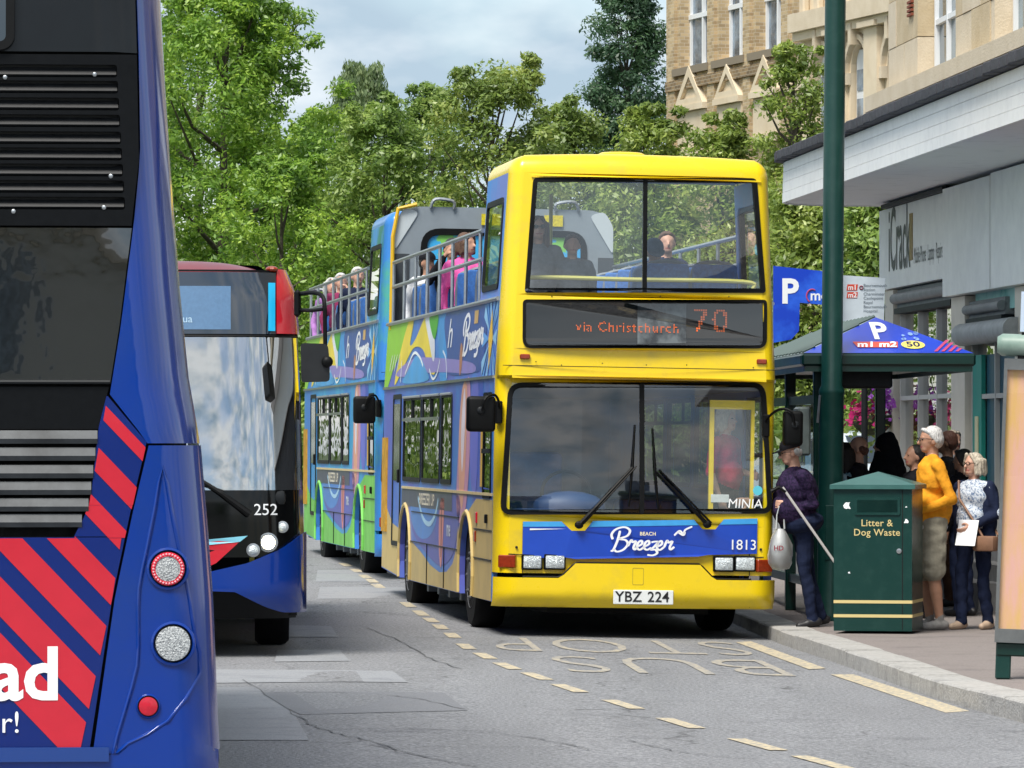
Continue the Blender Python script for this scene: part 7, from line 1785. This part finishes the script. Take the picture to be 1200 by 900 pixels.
def person(loc, rz, label, H=1.72, skin=SK_p, top=NAVY, bottom=NAVY, shoe=SHOE_B, hair=None, hairm=HB_, pose='stand', larm=None, rarm=None, voxel=0.011, bulk=1.0, shorts=False, sleeves='long',
           headrot=0.0, tilt=(0, 0, 0), cap=None, glasses=False, shades=False, lstep=0.0, rstep=0.0, group=None, jacket=False, hood=False, lcurl=0.6, rcurl=0.6, lean=0.0):
    """figure facing -Y, its left is +X; arms given as (elbow, wrist) for a 1.75 m body"""
    k = H/1.75; f = Fig(); B = bulk
    sit = pose == 'sit'; dz = -0.42 if sit else 0.0
    T = lambda x, y, z: (x, y, z+dz)
    # trunk
    f.ell(T(0, 0.0, 1.29), (0.185*B, 0.122*B, 0.21), 'top'); f.ell(T(0, -0.03*B, 1.10), (0.165*B, 0.135*B, 0.18), 'top'); f.ell(T(0, 0.01, 0.97), (0.172*B, 0.13*B, 0.12), 'top' if jacket else 'bottom')
    if jacket:
        f.cap(T(0, -0.005, 1.14), T(0, 0.0, 1.04), 0.150*B, 0.160*B, 'top'); f.ell(T(0, 0.0, 0.885), (0.155*B, 0.125*B, 0.06), 'trim'); f.cap(T(-0.055, 0.0, 1.455), T(0.055, 0.0, 1.455), 0.052, 0.052, 'top')
    f.cap(T(-0.155*B, 0.01, 1.415), T(0.155*B, 0.01, 1.415), 0.062, 0.062, 'top'); f.cap(T(0, 0.012, 1.40), T(0, 0.006, 1.455), 0.075, 0.062, 'top')
    f.cap(T(0, 0.012, 1.44), T(0, 0.0, 1.57), 0.056, 0.054, 'skin')
    # head, turned about the neck
    R = Matrix.Rotation(RAD(headrot), 4, 'Z') @ Matrix.Rotation(RAD(tilt[0]), 4, 'X') @ Matrix.Rotation(RAD(tilt[1]), 4, 'Y'); hc = Vector(T(0, -0.005, 1.555))
    Hd = lambda x, y, z: hc+(R @ Vector((x, y, z-1.555)))
    f.ell(Hd(0, 0.005, 1.650), (0.078, 0.094, 0.100), 'skin'); f.ell(Hd(0, -0.028, 1.605), (0.062, 0.066, 0.072), 'skin'); f.ell(Hd(0, -0.052, 1.560), (0.046, 0.042, 0.034), 'skin'); f.cap(Hd(0, -0.088, 1.650), Hd(0, -0.112, 1.612), 0.009, 0.014, 'skin')
    for sx in (-1, 1):
        f.ell(Hd(sx*0.080, 0.005, 1.618), (0.012, 0.022, 0.034), 'skin'); f.ell(Hd(sx*0.031, -0.081, 1.643), (0.010, 0.008, 0.005), 'eye') if voxel < 0.0125 else None; f.cap(Hd(sx*0.018, -0.086, 1.662), Hd(sx*0.045, -0.078, 1.662), 0.005, 0.004, 'skin')
    f.cap(Hd(-0.022, -0.087, 1.580), Hd(0.022, -0.087, 1.580), 0.008, 0.008, 'lip')
    # arms
    for sx, arm, curl in ((1, larm, lcurl), (-1, rarm, rcurl)):
        sh = Vector(T(sx*0.175*B, 0.01, 1.410))
        if arm is None: arm = ((sx*0.235*B, 0.04, 1.13), (sx*0.225*B, -0.05, 0.89))
        el = Vector(arm[0])+Vector((0, 0, dz)); wr = Vector(arm[1])+Vector((0, 0, dz))
        f.cap(sh, el, 0.056, 0.046, 'top')
        lab = 'top' if sleeves == 'long' else 'skin'
        if sleeves == 'short': f.cap(sh, sh.lerp(el, 0.7), 0.062, 0.058, 'top'); f.cap(sh.lerp(el, 0.6), el, 0.046, 0.041, 'skin')
        f.cap(el, el.lerp(wr, 0.93), 0.046 if lab == 'top' else 0.040, 0.034 if lab == 'top' else 0.027, lab)
        d = (wr-el).normalized(); f.cap(el.lerp(wr, 0.85), wr+d*0.01, 0.027, 0.025, 'skin')
        inw = Vector((-sx, 0, 0)); inw = (inw-d*inw.dot(d)); inw = inw.normalized() if inw.length > 0.1 else Vector((0, -1, 0))
        f.hand(wr+d*0.01, d, inw, d.cross(inw)*(1 if d.cross(inw).y < 0 else -1), curl=curl)
    # legs
    for sx, stp in ((1, lstep), (-1, rstep)):
        if sit: hp = Vector((sx*0.095, 0.0, 0.53)); kn = Vector((sx*0.11, -0.42, 0.54)); an = Vector((sx*0.11, -0.44, 0.10))
        else: hp = Vector((sx*0.092, 0.01, 0.93)); kn = Vector((sx*0.095, -0.015+stp*0.55, 0.50)); an = Vector((sx*0.098, 0.03+stp, 0.085))
        th = 0.088*min(B, 1.12)
        if shorts:
            f.cap(hp, hp.lerp(kn, 0.98), th*1.10, th*1.02, 'bottom'); f.cap(hp.lerp(kn, 0.8), kn, 0.062, 0.054, 'skin'); f.cap(kn, kn.lerp(an, 0.42), 0.053, 0.057, 'skin'); f.cap(kn.lerp(an, 0.4), an, 0.056, 0.034, 'skin'); f.cap(an, an+Vector((0, 0, 0.03)), 0.037, 0.038, 'sock')
        else:
            f.cap(hp, kn, th, 0.064, 'bottom'); f.cap(kn, kn.lerp(an, 0.4), 0.064, 0.061, 'bottom'); f.cap(kn.lerp(an, 0.38), an+Vector((0, -0.005, -0.005)), 0.061, 0.052, 'bottom')
        f.cap(an+Vector((0, 0.04, -0.042)), an+Vector((sx*0.012, -0.06, -0.046)), 0.042, 0.042, 'shoe'); f.cap(an+Vector((sx*0.010, -0.05, -0.050)), an+Vector((sx*0.022, -0.145, -0.056)), 0.042, 0.032, 'shoe')
    if hood:
        f.ell(Hd(0, 0.02, 1.655), (0.105, 0.118, 0.122), 'top'); f.cap(Hd(0, 0.05, 1.60), Vector(T(0, 0.05, 1.38)), 0.105, 0.165, 'top'); f.cap(Hd(0, -0.035, 1.545), Vector(T(0, -0.04, 1.36)), 0.066, 0.125, 'top'); f.cap(Vector(T(0, 0.02, 1.38)), Vector(T(0, 0.03, 0.95)), 0.19, 0.21, 'top'); f.cap(Vector(T(0, 0.03, 0.95)), Vector((0, 0.03, 0.30)), 0.20, 0.22, 'bottom')
    root = empty('person', loc, (RAD(lean), 0, rz), label, 'person', group); root.scale = (k, k, k)
    mats = dict(skin=skin, top=top, bottom=bottom, shoe=shoe, lip=M_lip, eye=M_eye, hair=hairm, trim=WHITEC, sock=SHOE_G)
    link('body', f.mesh('body', mats, voxel), root)
    HM = Matrix.Translation(hc) @ R @ Matrix.Translation((0, 0, -1.555))
    if hair:
        h = Fig(); hp = lambda x, y, z: HM @ Vector((x, y, z))
        if hair == 'bald': h.cap(hp(-0.07, 0.045, 1.63), hp(0.07, 0.045, 1.63), 0.035, 0.035, 'hair'); h.ell(hp(0, 0.06, 1.62), (0.075, 0.05, 0.05), 'hair')
        else:
            h.ell(hp(0, 0.024, 1.674), (0.083, 0.090, 0.084), 'hair'); h.ell(hp(0, 0.045, 1.635), (0.082, 0.075, 0.085), 'hair')
            for sx in (-1, 1): h.cap(hp(sx*0.074, -0.005, 1.675), hp(sx*0.075, 0.03, 1.62), 0.020, 0.022, 'hair')
        if hair in ('bob', 'long'):
            bz = 1.545 if hair == 'bob' else 1.42
            for i in range(13):
                a = RAD(-38+i*(256/12)); rx, ry = 0.088, 0.090; x = rx*math.cos(a); y = 0.028+ry*math.sin(a)
                fl = 1.10+0.05*math.sin(i*2.1); h.cap(hp(x, y, 1.67), hp(x*fl, 0.02+(y-0.02)*fl, bz+0.015*math.sin(i*3.3)), 0.027, 0.021, 'hair')
            for sx in (-1, 1): h.cap(hp(sx*0.03, -0.062, 1.735), hp(sx*0.082, -0.040, 1.64), 0.020, 0.018, 'hair')
        if hair == 'short_full':
            for sx in (-1, 1): h.cap(hp(sx*0.02, -0.058, 1.725), hp(sx*0.066, -0.02, 1.70), 0.020, 0.020, 'hair')
        link('hair', h.mesh('hair', dict(hair=hairm), max(voxel*0.9, 0.008), 2), root)
    if cap:
        c = MB(); c.ell((0, 0.012, 1.682), (0.094, 0.108, 0.088), 20, 8, vmin=-8, vmax=90)
        br = [(0.085*math.cos(a), 0.0+(-0.085-0.085*abs(math.sin(a)))*1.0 if False else -0.06-0.115*math.sin(a)) for a in [math.pi*q/12 for q in range(13)]]
        c.prism([br], lambda u, v, w: (u, v, 1.672+w-0.10*(u*u)*3-0.10*(-0.06-v)), 0.0, 0.008)
        c.v = [tuple(HM @ Vector(p)) for p in c.v]; c.build('cap', cap, root, smooth=50)
    if glasses or shades:
        gm = MB(); fm = mat('glasses_frame', '#14110f', 0.3)
        for sx in (-1, 1):
            gm.tube([HM @ Vector((sx*0.033+0.024*math.cos(a), -0.104, 1.645+0.017*math.sin(a))) for a in [2*math.pi*q/14 for q in range(14)]], 0.0035, 5, closed=True)
            gm.tube([HM @ Vector(p) for p in ((sx*0.056, -0.103, 1.650), (sx*0.084, -0.06, 1.648), (sx*0.088, 0.01, 1.635))], 0.003, 5)
        gm.tube([HM @ Vector((-0.010, -0.106, 1.648)), HM @ Vector((0.010, -0.106, 1.648))], 0.003, 5)
        g_ = gm.build('glasses', fm, root)
        if shades:
            for sx in (-1, 1): MB().ell(HM @ Vector((sx*0.033, -0.104, 1.645)), (0.024, 0.006, 0.018), 12, 6).build('dark_lens', M_blackgloss, g_)
    return root
def P_at(px, Y, f=pave_z):
    x = (px-600)*Y/FPX; return (x, Y, f(x, Y))

# -- waiting crowd on the pavement
la = P_at(953, 43.3)
person(la, RAD(-82), 'man in a dark cap and purple checked shirt with a bag and stick', 1.66, SK_p, PURPLE, NAVY, SHOE_B, hair='bald', hairm=HW, cap=BLACK, bulk=1.58, lean=7, voxel=0.008,
       larm=((0.26, 0.10, 1.13), (0.16, -0.13, 1.16)), rarm=((-0.25, -0.17, 1.20), (-0.20, -0.42, 1.22)), tilt=(8, 0, 0), lstep=-0.04, rstep=0.08, glasses=True, lcurl=0.95, rcurl=0.5)
B_loc = P_at(1092, 42.6)
person(B_loc, RAD(-84), 'white-haired man with glasses in an orange jacket and khaki shorts', 1.76, SK_t, ORANGE, KHAKI, SHOE_G, hair='short_full', hairm=HW, bulk=1.12, voxel=0.008, jacket=True, shorts=True, glasses=True,
       larm=((0.24, 0.13, 1.13), (0.20, -0.14, 1.02)), rarm=((-0.24, 0.02, 1.13), (-0.20, -0.20, 1.05)), lstep=0.02, rstep=-0.03, headrot=4, tilt=(4, 0, 0))
person(P_at(1141, 42.7), RAD(-40), 'grey-blonde woman with glasses, navy cardigan and floral top holding a paper', 1.53, SK_p, FLORAL, NAVY, SANDAL, hair='bob', hairm=HG, bulk=1.05, voxel=0.008, glasses=True,
       larm=((0.27, 0.02, 1.15), (0.12, -0.20, 1.02)), rarm=((-0.27, 0.04, 1.14), (-0.36, -0.20, 1.20)), headrot=-12, rstep=-0.10, lstep=0.08)
person(P_at(1110, 48.3), RAD(-95), 'man in a black shirt and brown trousers standing behind the orange jacket', 1.72, SK_d, BLACK, BROWN, SHOE_B, hair='short', hairm=HR, bulk=1.22, sleeves='short')
person(P_at(1128, 46.0), RAD(-130), 'short dark-haired person in a dark jacket behind the grey-blonde woman', 1.56, SK_t, BLACK, NAVY, SHOE_B, hair='short_full', hairm=HD, jacket=True)
person(P_at(1117, 51.3), RAD(30), 'blond person in a pale shirt by the shop window', 1.70, SK_p, GREY, KHAKI, SHOE_G, hair='short_full', hairm=HG)
person(P_at(1037, 47.0), RAD(-80), 'woman in a long black hooded robe behind the litter bin', 1.70, SK_p, BLACK, BLACK, SHOE_B, hood=True, bulk=0.95, tilt=(-4, 0, 0), rarm=((-0.22, -0.10, 1.2), (-0.12, -0.22, 1.40)))
person(P_at(1005, 46.2), RAD(-100), 'balding man in a black top beside the hooded woman', 1.68, SK_p, BLACK, BLACK, SHOE_B, hair='bald', hairm=HR, tilt=(-8, 0, 0), bulk=1.1)
person(P_at(989, 46.2), RAD(-60), 'dark-haired person in a teal patterned top behind the lamp post', 1.62, SK_t, TEAL, NAVY, SHOE_B, hair='long', hairm=HD)
person(P_at(1072, 45.4), RAD(-70), 'person in a black coat between the bin and the orange jacket', 1.60, SK_t, BLACK, BLACK, SHOE_B, hair='short', hairm=HD, jacket=True)

# -- the things they hold
def wpt(loc, rz, k, p, lean=0): return Vector(loc)+Matrix.Rotation(rz, 3, 'Z') @ (Matrix.Rotation(RAD(lean), 3, 'X') @ (Vector(p)*k))
hand = wpt(la, RAD(-82), 1.66/1.75, (0.15, -0.20, 1.155), 7)
bag = empty('plastic_bag', hand, (0, 0, 0), 'translucent white plastic carrier bag hanging from the man\'s hand', 'bag')
m = MB(); nz, na = 12, 20
prof = [(0.035, -0.20), (0.07, -0.26), (0.098, -0.34), (0.108, -0.43), (0.10, -0.50), (0.07, -0.55), (0.02, -0.565)]
for (r, z) in prof:
    for i in range(na):
        a = 2*math.pi*i/na; w = 1+0.10*math.sin(5*a+z*30)+0.06*math.sin(9*a-z*50); m.v.append((r*w*math.cos(a), r*w*0.72*math.sin(a), z))
m.f = [(j*na+i, j*na+(i+1) % na, (j+1)*na+(i+1) % na, (j+1)*na+i) for j in range(len(prof)-1) for i in range(na)]; m.mi = [0]*len(m.f)
bagm = glass('bag_film', (0.66, 0.70, 0.70), 1.5, 0.30, rough=0.6); m.build('film', bagm, bag, smooth=60)
for sx in (-1, 1): MB().tube([(sx*0.010, 0, 0.0), (sx*0.030, 0, -0.08), (sx*0.036, 0, -0.20)], [0.012, 0.016, 0.022], 8, flat=0.4).build('handle', mat('bag_white', (0.62, 0.65, 0.66), 0.5), bag, smooth=60)
MB().ell((0.0, 0, -0.50), (0.075, 0.05, 0.05), 14, 8).build('contents', mat('bag_contents', (0.05, 0.06, 0.06), 0.7, var=0.5, vscale=14), bag)
MB().ell((-0.01, 0.01, -0.39), (0.075, 0.05, 0.09), 14, 8).build('contents', mat('bag_contents2', (0.40, 0.42, 0.42), 0.7, var=0.4, vscale=14), bag)
lettering('bag_print', 'HD', 0.060, lambda u, v, w: (u-0.02, -0.083, v-0.37), mat('print_crimson', '#8a2a3a', 0.5), bag, bold=0.02)
stick = empty('walking_stick', hand, (0, 0, 0), 'pale metal walking stick slanting down from the man\'s hand', 'walking stick')
e_ = lp(981, 663, 42.93)-hand; s0 = lp(917, 571, 42.97)-hand
MB().tube([s0, e_], [0.012, 0.012], 8).build('shaft', mat('stick_pale', (0.62, 0.60, 0.58), 0.35, metal=0.3), stick, smooth=40); d_ = (e_-s0).normalized()
MB().tube([e_-d_*0.03, e_+d_*0.02], [0.015, 0.019], 8).build('ferrule', mat('ferrule_grey', (0.22, 0.21, 0.21), 0.8), stick)
MB().tube([s0+Vector((-0.10, 0, -0.035)), s0+Vector((-0.03, 0, 0.0)), s0+d_*0.05], [0.018, 0.018, 0.014], 8).build('grip', M_black, stick, smooth=40)
wl_ = P_at(1141, 42.7); wh = wpt(wl_, RAD(-40), 1.53/1.75, (0.10, -0.26, 1.00))
pap = empty('paper_sheet', wh, (RAD(-20), 0, RAD(-30)), 'white sheet of paper in the grey-blonde woman\'s hand', 'paper')
MB().add([(-0.09, 0, -0.15), (0.09, 0.015, -0.15), (0.10, 0, 0.08), (-0.08, -0.015, 0.08), (-0.09, 0.003, -0.15), (0.09, 0.018, -0.15), (0.10, 0.003, 0.08), (-0.08, -0.012, 0.08)], [(0, 1, 2, 3), (7, 6, 5, 4), (0, 4, 5, 1), (1, 5, 6, 2), (2, 6, 7, 3), (3, 7, 4, 0)]).build('sheet', M_white, pap)
hbag = empty('shoulder_bag', wl_, (0, 0, RAD(-40)), 'tan shoulder bag with a long strap worn by the grey-blonde woman', 'bag')
kk = 1.53/1.75
MB().box(0.12, 0.34, -0.20, -0.10, 0.78*kk, 0.93*kk, 0.02, seg=2).build('pouch', mat('tan_leather', (0.23, 0.12, 0.07), 0.6, var=0.2), hbag, smooth=40)
MB().tube([(0.20, -0.15, 0.92*kk), (0.10, -0.165, 1.10*kk), (-0.05, -0.150, 1.30*kk), (-0.13, -0.04, 1.47*kk), (-0.13, 0.10, 1.40*kk), (0.05, 0.16, 1.1*kk), (0.26, 0.0, 0.93*kk)], 0.011, 6).build('strap', MATS['tan_leather'], hbag, smooth=40)
card = wl_
def cardigan(loc, rz, k):
    c = empty('cardigan', loc, (0, 0, rz)); 
    return c
# open navy cardigan as two fronts and a back over her top
wp_ = [o for o in bpy.data.objects if o.get('label', '').startswith('grey-blonde')][0]
cf = Fig()
for sx in (-1, 1):
    cf.cap((sx*0.155, 0.02, 1.415), (sx*0.150, 0.02, 0.86), 0.070, 0.088, 'c'); cf.cap((sx*0.15, 0.08, 1.38), (sx*0.11, 0.09, 0.86), 0.07, 0.085, 'c')
cf.cap((0, 0.08, 1.40), (0, 0.09, 0.86), 0.075, 0.095, 'c')
cf.cap((0.177, 0.01, 1.410), (0.27, 0.02, 1.15), 0.066, 0.056, 'c'); cf.cap((0.27, 0.02, 1.15), (0.14, -0.16, 1.04), 0.056, 0.044, 'c')
cf.cap((-0.177, 0.01, 1.410), (-0.27, 0.04, 1.14), 0.066, 0.056, 'c'); cf.cap((-0.27, 0.04, 1.14), (-0.345, -0.16, 1.19), 0.056, 0.044, 'c')
link('cardigan', cf.mesh('cardigan', dict(c=NAVY), 0.011), wp_)

# -- bus passengers (seated ones ride on the seats of their bus)
def in_bus(bus, x, y, z):
    Mx = Matrix.Translation(bus.location) @ bus.rotation_euler.to_matrix().to_4x4(); return Mx @ Vector((x, y, z))
SZ = 2.47
GB = 'passengers on the open decks'
def rider(bus, x, y, label, **kw):
    kw.setdefault('pose', 'sit'); kw.setdefault('voxel', 0.013)
    return person(in_bus(bus, x, y, kw.pop('z', SZ)), bus.rotation_euler.z+RAD(kw.pop('turn', 0)), label, group=GB, **kw)
rider(YBUS, -0.76, 1.08, 'woman with sunglasses at the left front of the upper deck', H=1.66, skin=SK_p, top=GREY, hair='long', hairm=HB_, shades=True, sleeves='short')
rider(YBUS, -0.45, 1.08, 'child with dark hair beside the woman in sunglasses on the upper deck', H=1.45, skin=SK_p, top=GREY, bottom=KHAKI, hair='short_full', hairm=HB_, sleeves='short')
rider(YBUS, 0.46, 1.92, 'man in denim leaning over behind the upper front window', z=2.36, lean=10, H=1.62, skin=SK_t, top=DENIM, hair='bald', hairm=HB_, tilt=(18, 0, 0), headrot=25, cap=cloth('slate_cap', (0.10, 0.13, 0.18)), turn=-20, larm=((0.28, 0.10, 1.20), (0.34, -0.1, 1.38)))
rider(YBUS, 0.80, 3.56, 'passenger with brown hair deep on the right of the upper deck', H=1.66, top=NAVY, hair='short_full', hairm=HB_)
rider(YBUS, -0.90, 5.40, 'woman in a bright pink jacket on the open deck', H=1.70, skin=SK_p, top=PINK, hair='bob', hairm=HB_, jacket=True, turn=10, headrot=35)
rider(YBUS, -0.85, 7.05, 'passenger in black raising a camera on the open deck', H=1.72, skin=SK_t, top=BLACK, hair='short_full', hairm=HD, larm=((0.26, -0.16, 1.30), (0.10, -0.24, 1.56)), rarm=((-0.26, -0.16, 1.30), (-0.10, -0.24, 1.56)))
rider(YBUS, -0.90, 8.90, 'passenger in a black cap near the back of the yellow open deck', H=1.62, skin=SK_t, top=WHITEC, hair='short', hairm=HD, cap=BLACK, headrot=30)
rider(GBUS, -0.90, 6.1, 'white-haired passenger nearest the front of the green open deck', H=1.74, skin=SK_p, top=NAVY, hair='short_full', hairm=HW, headrot=10)
rider(GBUS, -0.95, 7.9, 'white-haired passenger in maroon in the middle of the green open deck', H=1.72, skin=SK_p, top=MAROON, hair='short_full', hairm=HW, larm=((0.26, -0.14, 1.28), (0.10, -0.20, 1.50)))
rider(GBUS, -0.95, 9.3, 'grey-haired passenger in mauve furthest back on the green deck', H=1.70, skin=SK_p, top=MAUVE, hair='bob', hairm=HW)
person(in_bus(YBUS, 0.88, 0.52, 0.42), RAD(60), 'woman in a red top boarding inside the bus entrance', 1.62, SK_p, RED, BLACK, SHOE_B, hair='bob', hairm=HG, sleeves='short', voxel=0.012, larm=((0.24, -0.02, 1.14), (0.10, -0.24, 1.10)), group=None)
# ------------------------------------------------------------------ the street behind us, met only in the glass
rb = empty('terrace_behind', (-4.0, -34.0, 0), (0, 0, 0), 'stone terrace across the street seen only as a reflection in the glass', 'building')
MB().box(-16, 16, -8, 0, 0, 9.0).build('wall', MATS['render_white'], rb); MB().box(-16.3, 16.3, -8, 0.4, 9.0, 9.5).build('parapet', M_stone2, rb)
for i in range(9):
    for j in range(3):
        x = -14+i*3.4; z = 0.9+j*2.9; wd = MB().box(x, x+1.6, 0.0, 0.06, z, z+1.9).build('window', M_wframe, rb); MB().box(x+0.1, x+1.5, 0.06, 0.08, z+0.1, z+1.8).build('pane', MATS['sash_glass'], wd)
tree('plane_tree', 0, 60, 0, 100, 1.5, LF_mid, 'round street tree behind the viewpoint, seen only in the windscreens', 41, per=40, clumps=120, size=0.16, cr=0.7)
bpy.data.objects[-1 if False else [o.name for o in bpy.data.objects if o.get('label', '').startswith('round street tree')][0]].location = (6.5, -22.0, 0.0)
tree('plane_tree', 0, 60, 60, 90, 1.5, LF_mid, 'low street tree behind the viewpoint, seen only in the windscreens', 42, per=40, clumps=120, size=0.16, cr=0.7)
[o for o in bpy.data.objects if o.get('label', '').startswith('low street tree')][0].location = (-12.5, -20.0, 0.0)
